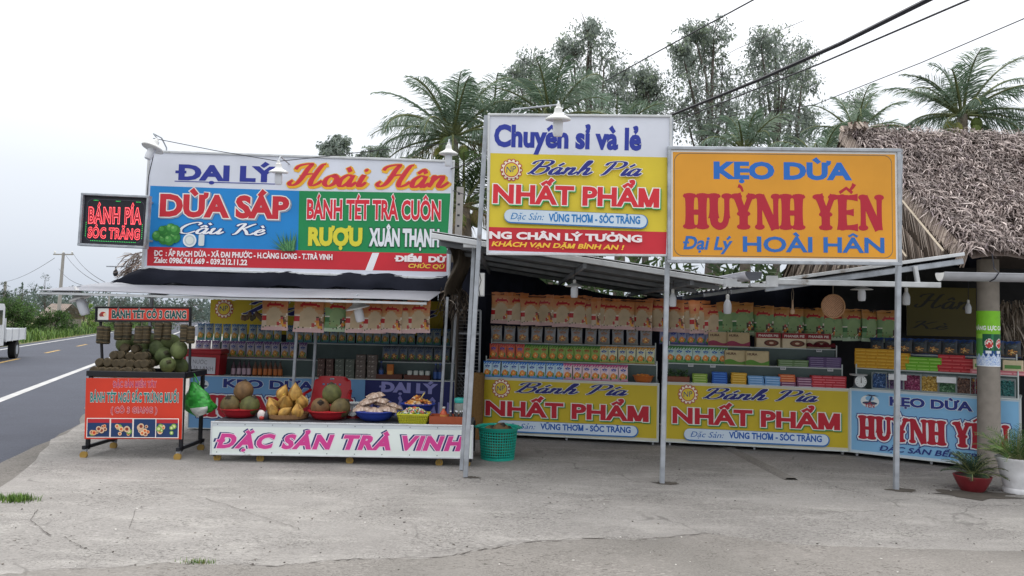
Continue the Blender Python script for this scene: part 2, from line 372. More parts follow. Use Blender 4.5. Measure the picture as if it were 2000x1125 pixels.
# flared display capitals with knobbed ends
def knob(word, grow=0.0, base=.25):
    V = []; Fc = []; x = 0.0
    def put(v, f):
        b = sum(len(q) for q in V); v = v.copy(); v[:, 2] += (len(V) % 7) * .00012; v[:, 0] += x; V.append(v); Fc.extend([tuple(b + i for i in q) for q in f])
    fl = lambda w: (lambda t, d: w * (1 + .35 * abs(2 * t - 1) ** 3))
    def stem(x0, y0, x1, y1, w, k=(1, 1)):
        put(*stroke([np.array((x0 + (x1 - x0) * t, y0 + (y1 - y0) * t)) for t in np.linspace(0, 1, 9)], fl(w), grow))
        for e, (cx, cy) in zip(k, ((x0, y0), (x1, y1))):
            if e: put(*disc((cx, cy + (.065 if cy < .5 else -.065)), w * .82 * e + grow, .085 + grow))
    for ch in word:
        if ch == 'H': stem(.15, 0, .15, 1, base); stem(.53, 0, .53, 1, base); put(*stroke([np.array((a, .47)) for a in (.15, .34, .53)], lambda t, d: .15, grow)); x += .72
        elif ch == 'U':
            stem(.15, .3, .15, 1, base, (0, 1)); stem(.54, .3, .54, 1, base * .62, (0, 1.3))
            put(*stroke(catmull([(.15, .34), (.18, .16), (.32, .07), (.47, .14), (.54, .34)]), lambda t, d: base * (1 - .35 * t), grow)); x += .72
        elif ch == 'Y':
            stem(.32, 0, .32, .5, base); stem(.32, .42, .1, 1, base * .85, (0, 1)); stem(.32, .42, .55, 1, base * .62, (0, 1.25)); x += .68
        elif ch == 'N':
            stem(.12, 0, .12, 1, base * .6, (1.2, 1.2)); stem(.6, 0, .6, 1, base * .6, (0, 1.2))
            put(*stroke([np.array((.14 + .44 * t, .96 - .96 * t)) for t in np.linspace(0, 1, 6)], lambda t, d: base * .95, grow)); x += .75
        elif ch == 'E':
            stem(.14, 0, .14, 1, base, (.6, .6))
            for yy, l in ((.07, .5), (.5, .38), (.93, .5)): put(*stroke([np.array((.1 + l * t, yy)) for t in np.linspace(0, 1, 6)], lambda t, d: .12 + .1 * t ** 3, grow))
            x += .64
        elif ch == ' ': x += .3
        elif ch in "`'^":
            x -= {'`': .68, '^': .64, "'": .64}[ch]
            if ch == '`': put(*stroke(catmull([(.16, 1.24), (.24, 1.2), (.3, 1.07)], 4), lambda t, d: .11 - .05 * t, grow))
            if ch == '^': put(*stroke(catmull([(.06, 1.06), (.26, 1.2), (.44, 1.06)], 1), lambda t, d: .09, grow))
            if ch == "'": put(*stroke(catmull([(.5, 1.32), (.46, 1.24), (.38, 1.14)], 4), lambda t, d: .13 - .06 * t, grow))
            x += {'`': .68, '^': .64, "'": .64}[ch]
    v = np.vstack(V); return v, Fc, v[:, 0].max() - v[:, 0].min(), v[:, 0].min()

class Sign:
    """a flat board in the place: corner points TL, TR, BL; artwork in fractions of the board (u to the right, v down)"""
    STEP = 0.0006
    def __init__(s, TL, TR, BL, off=0.012):
        s.o = Vector(TL); s.w = (Vector(TR) - s.o).length; s.x = (Vector(TR) - s.o).normalized()
        d = Vector(BL) - s.o; d = d - s.x * d.dot(s.x); s.h = d.length; s.y = -d.normalized(); s.n = s.x.cross(s.y).normalized()
        s.off = off; s.art = MB(); s.let = MB(); s.layer = 0
    def q(s, px, py):
        r = ray(px, py); t = (s.o - CP).dot(s.n) / r.dot(s.n); p = CP + r * t - s.o
        return p.dot(s.x) / s.w, -p.dot(s.y) / s.h
    def at(s, u, v, lay=None):
        k = s.layer if lay is None else lay
        return s.o + s.x * (u * s.w) - s.y * (v * s.h) + s.n * (s.off + k * s.STEP)
    def poly(s, col, pts, mb=None):
        s.layer += 1; (mb or s.art).color(col).poly([s.at(u, v) for u, v in pts]); return s
    def rect(s, col, u0, v0, u1, v1, mb=None): return s.poly(col, [(u0, v1), (u1, v1), (u1, v0), (u0, v0)], mb)
    def rrect(s, col, u0, v0, u1, v1, r, mb=None):
        ru, rv = r / s.w, r / s.h; pts = []
        for cx, cy, a0 in ((u1 - ru, v1 - rv, 0), (u0 + ru, v1 - rv, 90), (u0 + ru, v0 + rv, 180), (u1 - ru, v0 + rv, 270)):
            for i in range(7): a = rad(a0 + 15 * i); pts.append((cx + ru * math.cos(a), cy + rv * math.sin(a)))
        return s.poly(col, pts[::-1], mb)
    def disc(s, col, u, v, r, mb=None, n=24, ry=None):
        ry = ry or r
        return s.poly(col, [(u + r / s.w * math.cos(a), v - ry / s.h * math.sin(a)) for a in np.arange(n) * 2 * math.pi / n], mb)
    def put(s, g, col, L, Rr, cap, dx=0, dy=0, flat=True):
        """g=(pts,faces,width,left): baseline from L to Rr (fractions), cap height as a fraction of the board height"""
        v, f, wd, x0 = g; s.layer += 1
        ax, ay = L[0] * s.w, -L[1] * s.h; bx, by = Rr[0] * s.w, -Rr[1] * s.h
        ln = math.hypot(bx - ax, by - ay); ex, ey = (bx - ax) / ln, (by - ay) / ln; kx = ln / wd; ky = cap * s.h
        X = (v[:, 0] - x0) * kx + dx; Y = v[:, 1] * ky + dy
        U = ax + ex * X - ey * Y; V = ay + ey * X + ex * Y
        b = len(s.let.v); z = s.off + s.layer * s.STEP
        for i in range(len(v)): s.let.v.append(tuple(s.o + s.x * float(U[i]) + s.y * float(V[i]) + s.n * (z + .3 * float(v[i, 2]))))
        s.let.color(col)
        for q in f: s.let.face(tuple(b + i for i in q))
        return s
    def text(s, body, col, L, Rr, cap, bold=0.03, shear=0, outline=None, shadow=None, space=1.0):
        """outline: list of (colour, extra) drawn behind, widest first; shadow: (colour, dx, dy, extra) in board metres"""
        g0 = glyphs(body, bold, shear, space)
        def grown(e):
            v, f, wd, x0 = glyphs(body, bold + e, shear, space); return (v, f, g0[2], g0[3])
        if shadow: s.put(grown(shadow[3]), shadow[0], L, Rr, cap, shadow[1], shadow[2])
        for c, e in (outline or ()): s.put(grown(e), c, L, Rr, cap)
        return s.put(g0, col, L, Rr, cap)
    def shape(s, fn, col, L, Rr, cap, outline=None, shadow=None):
        """fn(grow) -> glyph tuple, for the drawn alphabets"""
        g0 = fn(0.0)
        gr = lambda e: (lambda g: (g[0], g[1], g0[2], g0[3]))(fn(e))
        if shadow: s.put(gr(shadow[3]), shadow[0], L, Rr, cap, shadow[1], shadow[2])
        for c, e in (outline or ()): s.put(gr(e), c, L, Rr, cap)
        return s.put(g0, col, L, Rr, cap)
    def finish(s, parent, panel='panel', back='c8c8c8', frame=None, fw=0.035, fd=0.04, fmat=None, thick=0.012, letname='lettering', amat=None):
        """panel (a real slab), artwork, frame bars, lettering as parts"""
        p = MB(); p.color(back); e = s.off * 0.9
        c = [s.o, s.o + s.x * s.w, s.o + s.x * s.w - s.y * s.h, s.o - s.y * s.h]
        a = [q + s.n * e for q in c]; b = [q + s.n * (e - thick) for q in c]
        p.poly(a[::-1]); p.poly(b)
        for i in range(4): j = (i + 1) % 4; p.poly([a[i], a[j], b[j], b[i]])
        n = len(p.v); p.v += s.art.v; p.f += [tuple(n + i for i in f) for f in s.art.f]; p.c += s.art.c; p.mi += s.art.mi
        p.build(panel, amat or VINYL, parent)
        if frame:
            fr = MB(); fr.color(frame); h = fw / 2; k = s.n * (s.off - 0.002)
            q = [c[0] + (-s.x + s.y) * h * 0, c[1], c[2], c[3]]
            fr.bar(c[0] - s.x * fw + s.y * h + k, c[1] + s.x * fw + s.y * h + k, fw, fd, up=s.n)
            fr.bar(c[3] - s.x * fw - s.y * h + k, c[2] + s.x * fw - s.y * h + k, fw, fd, up=s.n)
            fr.bar(c[0] - s.x * h + k, c[3] - s.x * h + k, fw, fd, up=s.n); fr.bar(c[1] + s.x * h + k, c[2] + s.x * h + k, fw, fd, up=s.n)
            fr.build('frame', fmat or STEEL, parent)
        if s.let.f: s.let.build(letname, LETTER, parent)
# ---------------------------------------------------------------- ground, road, yard
RU = Vector((-0.361, 0.9326, 0)); RN = Vector((-0.9326, -0.361, 0))
def RD(a, b, z=0.0): p = RN * a + RU * b; return Vector((p.x, p.y, z))
def ground_mat(name, c1, c2, speck, s1=0.35, crack=0.0, bump=0.25, rough=0.9, patch=None, fine=60):
    m = bpy.data.materials.new(name); m.use_nodes = True; n = m.node_tree; b = n.nodes['Principled BSDF']; L = n.links.new
    b.inputs['Roughness'].default_value = rough; b.inputs['Specular IOR Level'].default_value = 0.25
    tc = n.nodes.new('ShaderNodeTexCoord')
    def noise(scale, det=6, rough_=0.6, dist=0.0, sx=None):
        t = n.nodes.new('ShaderNodeTexNoise'); t.inputs['Scale'].default_value = scale; t.inputs['Detail'].default_value = det
        t.inputs['Roughness'].default_value = rough_; t.inputs['Distortion'].default_value = dist
        if sx:
            mp = n.nodes.new('ShaderNodeMapping'); mp.inputs['Scale'].default_value = sx; mp.inputs['Rotation'].default_value = (0, 0, .25); L(tc.outputs['Object'], mp.inputs[0]); L(mp.outputs[0], t.inputs['Vector'])
        else: L(tc.outputs['Object'], t.inputs['Vector'])
        return t.outputs[0]
    def ramp(src, a, bb, lo=0.0, hi=1.0):
        r = n.nodes.new('ShaderNodeMapRange'); r.inputs[1].default_value = a; r.inputs[2].default_value = bb; r.inputs[3].default_value = lo; r.inputs[4].default_value = hi; L(src, r.inputs[0]); return r.outputs[0]
    def mix(f, a, bb, bt='MIX'):
        x = n.nodes.new('ShaderNodeMix'); x.data_type = 'RGBA'; x.blend_type = bt
        for s_, i in ((f, 0), (a, 6), (bb, 7)):
            if isinstance(s_, (int, float)): x.inputs[i].default_value = s_
            elif isinstance(s_, tuple): x.inputs[i].default_value = (*s_, 1)
            else: L(s_, x.inputs[i])
        return x.outputs[2]
    base = mix(ramp(noise(s1, 7, .62, .4), .35, .66), lin(c1), lin(c2))
    if patch: base = mix(ramp(noise(1.3, 5, .6, .3, (1, 3.2, 1)), .5, .72), base, lin(patch))
    base = mix(1.0, base, mix(ramp(noise(fine, 3, .7), .3, .72), (.8, .8, .8), (1.14, 1.14, 1.13)), 'MULTIPLY')
    sp = n.nodes.new('ShaderNodeTexVoronoi'); sp.inputs['Scale'].default_value = 9; L(tc.outputs['Object'], sp.inputs['Vector'])
    msk = n.nodes.new('ShaderNodeMath'); msk.operation = 'MULTIPLY'
    L(ramp(sp.outputs['Distance'], .1, .05), msk.inputs[0]); L(ramp(noise(.8, 4), .46, .58), msk.inputs[1])
    base = mix(msk.outputs[0], base, lin(speck))
    st = ramp(noise(16, 4, .75, .6, (1, 3.5, 1)), .66, .72)
    m2 = n.nodes.new('ShaderNodeMath'); m2.operation = 'MULTIPLY'; L(st, m2.inputs[0]); L(ramp(noise(.55, 3), .44, .6, 0, .75), m2.inputs[1])
    base = mix(m2.outputs[0], base, lin(speck))
    # fine pits and flaked skin of the worn surface, in drifting patches
    for sc_, sx_, lo, hi, amt, cl in ((30, (1, 2.8, 1), .575, .615, .9, speck), (62, (1, 2.2, 1), .565, .61, .8, speck), (22, (1, 3.4, 1), .57, .64, .7, c2)):
        m3 = n.nodes.new('ShaderNodeMath'); m3.operation = 'MULTIPLY'; L(ramp(noise(sc_, 2, .6, .2, sx_), lo, hi), m3.inputs[0]); L(ramp(noise(.9 + sc_ * .012, 4, .6), .42, .62, .05, amt), m3.inputs[1]); base = mix(m3.outputs[0], base, lin(cl) if cl == speck else tuple(min(1, x * 1.35) for x in lin(cl)))
    hgt = noise(fine * .6, 4, .7)
    if crack:
        dn = n.nodes.new('ShaderNodeTexNoise'); dn.inputs['Scale'].default_value = 2.2; dn.inputs['Detail'].default_value = 5; L(tc.outputs['Object'], dn.inputs['Vector'])
        ad = n.nodes.new('ShaderNodeVectorMath'); ad.operation = 'MULTIPLY_ADD'; ad.inputs[1].default_value = (.5, .5, .5); L(dn.outputs['Color'], ad.inputs[0]); L(tc.outputs['Object'], ad.inputs[2])
        vo = n.nodes.new('ShaderNodeTexVoronoi'); vo.feature = 'DISTANCE_TO_EDGE'; vo.inputs['Scale'].default_value = .55; L(ad.outputs[0], vo.inputs['Vector'])
        mk = n.nodes.new('ShaderNodeMath'); mk.operation = 'MULTIPLY'; L(ramp(vo.outputs['Distance'], .009, .002), mk.inputs[0]); L(ramp(noise(.7, 4), .5, .6, 0, crack), mk.inputs[1])
        base = mix(mk.outputs[0], base, lin(speck))
    L(base, b.inputs['Base Color'])
    bp = n.nodes.new('ShaderNodeBump'); bp.inputs['Strength'].default_value = bump; bp.inputs['Distance'].default_value = .02
    L(hgt, bp.inputs['Height']); L(bp.outputs[0], b.inputs['Normal']); return m
EARTH = ground_mat('grassy_earth', '5c6340', '706848', '3c4028', s1=.2)
ASPH = ground_mat('asphalt', '3f424d', '474b56', '32343c', s1=.15, bump=.3, fine=90, rough=.85)
CONC = ground_mat('worn_concrete', '807d7a', '918e8b', '4c4a47', s1=.45, crack=.5, patch='9d9a96', bump=.35)
CONC2 = ground_mat('stained_concrete', '73706c', '84807c', '44413d', s1=.6, crack=.3, bump=.35)
DUST = ground_mat('dusty_shoulder', '65625e', '726e6a', '403d39', s1=.9, bump=.35)
ROADLINE = mat('road_paint_white', 'a8a8a8', rough=.8, noise=.2, scale=3)
ROADYEL = mat('road_paint_yellow', '9c8048', rough=.8, noise=.2, scale=3)
g = MB(); g.poly([(-1500, -300, 0), (1500, -300, 0), (1500, 1500, 0), (-1500, 1500, 0)]); tag(g.build('ground', EARTH), kind='structure')
g = MB()
bs = np.linspace(-60, 700, 60)
for i in range(len(bs) - 1): g.poly([RD(1.4, bs[i], .004), RD(8.9, bs[i], .004), RD(8.9, bs[i + 1], .004), RD(1.4, bs[i + 1], .004)][::-1])
tag(g.build('road', ASPH), kind='structure')
def strip(name, a, wd, b0, b1, m, z=.008, lbl=None):
    q = MB(); q.poly([RD(a, b0, z), RD(a, b1, z), RD(a + wd, b1, z), RD(a + wd, b0, z)]); o = q.build(name, m); tag(o, kind='structure'); return o
strip('edge_line', 3.55, .17, -40, 400, ROADLINE); strip('edge_line', 8.25, .16, -40, 400, ROADLINE)
b = 13.2
while b < 190: strip('centre_line', 6.2, .14, b, b + 2.6, ROADYEL); b += 6.55
# the concrete yard with its ragged edge along the asphalt
rr = random.Random(3); q = []
for b in np.linspace(-12, 60, 150): q.append(RD(1.86 + rr.gauss(0, .03) + .05 * math.sin(b * 1.3), b, .012))
g = MB(); far = [Vector((40, 60, .012)), Vector((40, -12, .012))]
g.poly((q + far)[::-1]) ; tag(g.build('yard', CONC), kind='structure')
q1 = [RD(1.78 + rr.gauss(0, .04), b, .009) for b in np.linspace(-12, 60, 150)]; q2 = [RD(2.02 + .1 * math.sin(b * .9) + rr.gauss(0, .05), b, .009) for b in np.linspace(-12, 60, 150)]
g = MB(); g.poly(q1[::1] + q2[::-1]); tag(g.build('road_shoulder', DUST), kind='structure')
# the lower slab in front of the long crack
ck = [(-300, 1150), (0, 1128), (70, 1119), (160, 1116), (245, 1112), (315, 1104), (390, 1107), (455, 1108), (540, 1112), (577, 1107), (640, 1101), (700, 1098), (780, 1096), (860, 1094), (910, 1084), (956, 1076), (1028, 1064), (1085, 1061), (1140, 1056), (1260, 1058), (1330, 1051), (1380, 1046), (1412, 1049), (1500, 1062), (1650, 1072), (1850, 1078), (2300, 1090)]
cp = []
for i in range(len(ck) - 1):
    for k in range(7):
        t = k / 7; cp.append((ck[i][0] + (ck[i + 1][0] - ck[i][0]) * t, ck[i][1] + (ck[i + 1][1] - ck[i][1]) * t + rr.gauss(0, 1.3)))
cg = [G(x, y) for x, y in cp]
g = MB(); g.poly([Vector((v.x, v.y, .016)) for v in cg] + [Vector((12, -8, .016)), Vector((-12, -8, .016))][::1]); o = g.build('forecourt', CONC2); tag(o, kind='structure')
CRK = mat('crack_dirt', '443f3b', rough=1, noise=.3)
def crack(pts, w0, z=.02):
    g = MB(); P = []
    for i in range(len(pts) - 1):
        for k in range(6):
            t = k / 6; P.append((pts[i][0] + (pts[i + 1][0] - pts[i][0]) * t + rr.gauss(0, 1.2), pts[i][1] + (pts[i + 1][1] - pts[i][1]) * t + rr.gauss(0, .8)))
    v = [G(*p) for p in P]; ring = []
    for i, p in enumerate(v):
        d = (v[min(i + 1, len(v) - 1)] - v[max(i - 1, 0)]).normalized(); nn = Vector((-d.y, d.x, 0)); wd = w0 * rr.uniform(.1, .95)
        ring.append((p + nn * wd + Vector((0, 0, z)), p - nn * wd * .5 + Vector((0, 0, z))))
    for (a, b_), (c, d) in zip(ring, ring[1:]): g.poly([a, b_, d, c])
    tag(g.build('ground_crack', CRK), kind='structure')
crack(ck[7:23], .009); crack(ck[2:7], .004)
crack([(73, 1000), (60, 1020), (82, 1040), (103, 1056)], .006); crack([(122, 1050), (150, 1068), (178, 1084)], .004)
crack([(300, 958), (360, 971), (400, 977), (480, 1003), (560, 1030), (590, 1040)], .004); crack([(265, 998), (252, 1035), (285, 1045), (320, 1052)], .003)
# raised cement strip on the yard in front of the stalls
a, b_ = G(1412, 872), G(1545, 940)
g = MB(); d = (b_ - a).normalized(); nn = Vector((-d.y, d.x, 0)) * .075
g.poly([a + nn + Vector((0, 0, .013)), a - nn + Vector((0, 0, .013)), b_ - nn + Vector((0, 0, .013)), b_ + nn + Vector((0, 0, .013))])
for s_ in (-1, 1): g.poly([a + nn * s_ + Vector((0, 0, .012)), b_ + nn * s_ + Vector((0, 0, .012)), b_ + nn * s_ * .6 + Vector((0, 0, .035)), a + nn * s_ * .6 + Vector((0, 0, .035))])
g.poly([a - nn * .6 + Vector((0, 0, .035)), b_ - nn * .6 + Vector((0, 0, .035)), b_ + nn * .6 + Vector((0, 0, .035)), a + nn * .6 + Vector((0, 0, .035))])
tag(g.build('cement_strip', CONC2), kind='structure')
STAIN = mat('damp_stain', '48433d', rough=1, noise=.25, scale=6)
for px, py, rx in ((1752, 960, .16), (1292, 946, .14), (910, 935, .1), (1895, 968, .42)):
    c = G(px, py); g = MB(); g.poly([(c.x + .06 + rx * math.cos(t) * rr.uniform(.55, 1.2), c.y + rx * .6 * math.sin(t) * rr.uniform(.5, 1.2), .0155) for t in np.arange(26) * math.tau / 26])
    tag(g.build('ground_stain', STAIN), kind='structure')
# litter specks and pebbles lying on the concrete
g = MB(); 
for i in range(260):
    x = rr.uniform(0, 2000); y = 885 + 240 * rr.random() ** .8; p = G(x, y)
    if p.dot(RN) > 1.75: continue
    g.color(rr.choice(('4a4540', '5e5852', '6d655c', '8d8780', '3e3a34', 'c9c6c0'))); s_ = rr.uniform(.003, .009)
    g.ball((p.x, p.y, .016), (s_ * rr.uniform(.7, 1.8), s_, s_ * .5), 5, 3, Matrix.Rotation(rr.uniform(0, 3), 4, 'Z'))
tag(g.build('pebbles', CARD), 'scattered pebbles and crumbs lying over the concrete yard', 'pebbles', kind='stuff')
# grass
def blades(name, label, spots, h, wd, cols, seed=1):
    r = random.Random(seed); g = MB()
    for x, y in spots:
        g.color(r.choice(cols)); a = r.uniform(0, 6.3); k = r.uniform(.5, 1.2) * h; l = r.uniform(.15, .6) * k; ww = wd * r.uniform(.6, 1.3)
        dx, dy = math.cos(a), math.sin(a); ox, oy = -dy * ww, dx * ww
        p = [(x - ox, y - oy, 0), (x + ox, y + oy, 0), (x + dx * l * .4 + ox * .7, y + dy * l * .4 + oy * .7, k * .6), (x + dx * l * .4 - ox * .7, y + dy * l * .4 - oy * .7, k * .6)]
        g.poly(p); g.poly([p[3], p[2], (x + dx * l, y + dy * l, k)])
    return tag(g.build(name, LEAF), label, 'grass', kind='stuff')
GR = ('4c6a2c', '5d7c34', '3e5a26', '6c863c', '557038')
c = G(34, 980); blades('grass', 'green grass tuft at the edge of the road', [(c.x + rr.gauss(0, .075), c.y + rr.gauss(0, .04)) for _ in range(300)], .065, .005, GR, 2)
c = G(385, 1104); blades('grass', 'small dry green weeds growing in the concrete crack', [(c.x + rr.gauss(0, .055), c.y + rr.gauss(0, .018)) for _ in range(150)], .04, .0028, GR + ('7d7a4a',), 3)
sp = []
for _ in range(9000):
    a = 9.1 + 7 * rr.random() ** 1.4; b = 18 + 110 * rr.random() ** 1.3; p = RD(a, b); sp.append((p.x, p.y))
blades('grass', 'long green grass on the verge across the road', sp, .55, .03, GR, 4)
# ---------------------------------------------------------------- printed designs
def np_logo(s, u, v, r, ring='b03a48'):
    k = s.h
    for i in range(14):
        a = math.tau * i / 14; s.disc(ring, u + r * .93 * math.cos(a) / s.w, v + r * .93 * math.sin(a) / s.h, r * .22, n=10)
        s.disc('f0e8d0', u + r * .93 * math.cos(a) / s.w, v + r * .93 * math.sin(a) / s.h, r * .13, n=10)
    s.disc('f0e8d0', u, v, r * .86); s.disc(ring, u, v, r * .78); s.disc('d9c23c', u, v, r * .68); 
    s.text('NP', '1f3f78', (u - r * .5 / s.w, v + r * .3 / s.h), (u + r * .5 / s.w, v + r * .2 / s.h), r * .6 / s.h, .0, .15)
def bull(s, u, v, r): s.disc('c8322e', u, v, r)
def pill(s, q, L, Rr, ht):
    """rounded white label with a blue rim; L,R centre-line ends in photo pixels"""
    for col, e in (('2f6fb0', 1.6), ('c9d8e6', 0)):
        pts = []
        for cx, cy, a0 in ((Rr[0] - ht, Rr[1], -90), (L[0] + ht, L[1], 90)):
            for i in range(9): a = rad(a0 + 22.5 * i); pts.append(q(cx + (ht + e) * math.cos(a) + (1 if e else 0), cy + (ht + e) * math.sin(a) + (1 if e else 0)))
        s.poly(col, pts[::-1])
def cap_of(q, x, y, c): return q(x, y)[1] - q(x, y - c)[1]
def TX(s, q, body, col, L, Rr, cap, **k): return s.text(body, col, q(*L), q(*Rr), cap_of(q, L[0], L[1], cap), **k)
def SH(s, q, fn, col, L, Rr, cap, **k): return s.shape(fn, col, q(*L), q(*Rr), cap_of(q, L[0], L[1], cap), **k)
banh_pia = lambda g: script(['B', "a'", 'n', 'h', ' ', 'P', "i'", 'a'], .07, .2, .45, g)
hoai_han = lambda g: script(['H', 'o', 'a`', 'i.', ' ', 'H', 'a^', 'n'], .06, .19, .3, g)
cau_ke = lambda g: script(['C', 'a^`', 'u', ' ', 'K', 'e`'], .07, .16, .3, g)
huynh_yen = lambda g: knob("HUY`NH YE^'N", g)
YEL = 'd8c234'
def design_pia(s, q):
    s.rect('c9c7b4', 0, 0, 1, 1); s.rect('c4ad26', .006, .03, .994, .955)  # tall sign's yellow, darkened here to stand for the shade under the roof
    u, v = q(980.8, 758.4); np_logo(s, u, v, .115)
    SH(s, q, banh_pia, '1d2270', (1008, 765.4), (1226, 770), 20, outline=[('d8dcd8', .035)])
    TX(s, q, 'NHẤT PHẨM', 'b81f30', (951, 810.7), (1267, 820.7), 27, bold=.04, outline=[('e4e4dc', .035)], shadow=('2e8a4a', .012, -.012, .035))
    pill(s, q, (973, 832), (1245, 840.5), 10.2)
    TX(s, q, 'Đặc Sản:', '2c66b0', (985, 837), (1048, 839), 10, bold=.0, shear=.3)
    TX(s, q, 'VŨNG THƠM - SÓC TRĂNG', '1f5cae', (1057.6, 838.5), (1232.5, 844.2), 11, bold=.035)
def design_keo(s, q, base='7fb4da'):
    s.rect('b9c9d6', 0, 0, 1, 1); s.rect(base, .006, .025, .994, .97)
    u, v = q(1697, 780); s.disc('d8dfe0', u, v, .105, ry=.078); s.disc('33405c', u, v + .03, .085, ry=.02); s.disc(base, u, v - .045, .05, ry=.03)
    s.poly('33405c', [(u - .012, v + .02), (u + .004, v + .02), (u + .018, v - .085), (u + .01, v - .085)])
    for a in (.15, .9, 2.3, 3.0): s.poly('33405c', [(u + .012, v - .08), (u + .012 + .05 * math.cos(a), v - .085 - .04 * math.sin(a)), (u + .02, v - .1)])
    s.text('YẾN', 'a83242', (u - .035, v + .095), (u + .03, v + .1), .06, .02)
    TX(s, q, 'KẸO DỪA', '24307c', (1735.8, 787), (1900, 797.6), 15.5, bold=.045, outline=[('d9e2ea', .03)])
    SH(s, q, huynh_yen, 'ac1c30', (1675, 850.6), (1974, 874), 44, outline=[('2b2f7c', .09), ('e2e6ea', .055)])
    TX(s, q, 'ĐẶC SẢN BẾN TRE', '27347e', (1717, 873.5), (1926, 891), 9.5, bold=.02, shear=.25)
def q_of(T, B):
    """pixel -> fraction on a board seen at four photo corners (TL,TR,BL)"""
    return T.q
# ---------------------------------------------------------------- big boards
S1 = Sign(W(295, 298, 9.9), W(884, 318, 9.9), W(288, 522, 9.9)); q = S1.q
S1.rect('d6dae6', 0, 0, 1, 1)
S1.poly('1b84cc', [q(289, 483), q(582.6, 492), q(585, 373), q(294.5, 363)])
S1.poly('16884e', [q(582.6, 492), q(872.7, 497), q(880, 378), q(585, 373)])
S1.poly('c42634', [q(288, 519), q(872, 531), q(872.7, 496), q(289, 482)])
S1.poly('e4e4ea', [q(713.4, 529), q(727.6, 530), q(741, 494), q(727.6, 494)])
TX(S1, q, 'ĐẠI LÝ', '2a3593', (343, 350), (541, 355), 27, bold=.05)
S1.poly('2a3593', [q(342, 355), q(549, 361), q(549, 359.4), q(342, 353.4)])
SH(S1, q, hoai_han, 'cd3140', (561, 363), (878, 367), 44, shadow=('e8b02e', .016, -.02, .045), outline=[('e8b02e', .03)])
TX(S1, q, 'DỪA SÁP', 'c62a38', (312.7, 420.6), (565, 426), 39, bold=.05, outline=[('e9e6e0', .035)], shadow=('8a94a8', .02, -.015, .035))
SH(S1, q, cau_ke, 'f0f2f6', (350, 455.6), (520, 460), 22, outline=[('1c3a7c', .05)])
TX(S1, q, 'BÁNH TÉT TRÀ CUÔN', 'd4283a', (600, 426.4), (861, 429), 35, bold=.035, outline=[('f0eeee', .04)])
TX(S1, q, 'RƯỢU', 'dcd23c', (602.4, 477.6), (708, 479), 31, bold=.06)
TX(S1, q, 'XUÂN THẠNH', 'e4e8ee', (721, 479), (858, 481), 31, bold=.05, outline=[('0f4a34', .04)])
TX(S1, q, 'ĐC  : ẤP RẠCH DỪA - XÃ ĐẠI PHƯỚC - H.CÀNG LONG - T.TRÀ VINH', 'f2e8ea', (302, 499.5), (650, 507.5), 10, bold=.035)
TX(S1, q, 'Zalo: 0986.741.669 - 039.212.11.22', 'f2e8ea', (301.6, 513), (484, 518), 10, bold=.035)
TX(S1, q, 'ĐIỂM  DỪ', 'f2e8ea', (771, 510), (872, 512.5), 10, bold=.06)
TX(S1, q, 'CHÚC QÚ', 'ecc84c', (798, 523), (869, 525), 7.5, bold=.03, shear=.2)
for cx, cy, r_ in ((309, 461, 11), (322, 468, 11), (343, 464, 12), (325, 453, 13), (336, 447, 11), (344, 450, 11), (333, 470, 11), (320, 450, 9)):
    for k, cl in enumerate(('2f7a34', '4c9a48', '79b86a')): u, v = q(cx - k * 2, cy - k * 2.5); S1.disc(cl, u, v, (r_ - 4.0 * k) * 9.9 / F * .95, n=16)
u, v = q(373, 470); S1.disc('dfe4e6', u, v, .09); S1.disc('b8c4c8', u, v, .07); S1.disc('d6dcd8', u, v, .05)
S1.rrect('ccd4d6', q(391, 458)[0], q(391, 458)[1], q(401, 481)[0], q(401, 481)[1], .02)
rr2 = random.Random(5)
for i in range(70):
    a = rad(rr2.uniform(20, 170)); l = rr2.uniform(20, 46); bx, by = 566 + rr2.uniform(-12, 12), 491
    ex, ey = max(522, min(581.5, bx + l * math.cos(a))), by - l * math.sin(a)
    S1.poly(rr2.choice(('2f6a3c', '3f7c4a', '27583a', '5a8e58')), [q(bx - 1.3, by), q(bx + 1.3, by), q(ex, ey)]); S1.layer -= 1; S1.off += 1e-5
S1.layer += 1
t = thing('billboard', 'long billboard with blue, green and red fields above the left stall', 'billboard', W(590, 530, 9.9)); S1.finish(t, frame='c8c8c8', fw=.03, fmat=WPAINT)
for x in (298, 430, 585, 730, 868): MB().bar(W(x, 304 + (x - 298) * .034, 9.98), W(x - 6, 560, 9.98), .04).build('back_post', STEEL, t)

S2 = Sign(W(957, 227, 7.45), W(1307, 230, 7.45), W(950.7, 494, 7.45)); q = S2.q
S2.rect('d6dae6', 0, 0, 1, 1)
S2.poly(YEL, [q(955, 444), q(1301.6, 454), q(1305, 308), q(957.8, 299.5)]); S2.poly('c62a38', [q(953.6, 489), q(1300, 500), q(1301.6, 453.5), q(955, 443.5)])
TX(S2, q, 'Chuyên sỉ và lẻ', '28389a', (964.6, 284.7), (1252, 292.4), 39, bold=.045)
u, v = q(998.8, 332.8); np_logo(S2, u, v, .1)
SH(S2, q, banh_pia, '252c84', (1029.5, 341), (1253, 345), 27, outline=[('e8e8e0', .035)])
TX(S2, q, 'NHẤT PHẨM', 'd02c38', (962.6, 396), (1286, 405), 33.5, bold=.04, outline=[('ecebe6', .035)], shadow=('2e9a4e', .011, -.012, .035))
pill(S2, q, (985, 422), (1262, 433), 12.3)
TX(S2, q, 'Đặc Sản:', '2478b8', (997, 429), (1062, 431), 12.5, bold=.0, shear=.3)
TX(S2, q, 'VŨNG THƠM - SÓC TRĂNG', '1f78bc', (1071, 433), (1249, 438), 14, bold=.035)
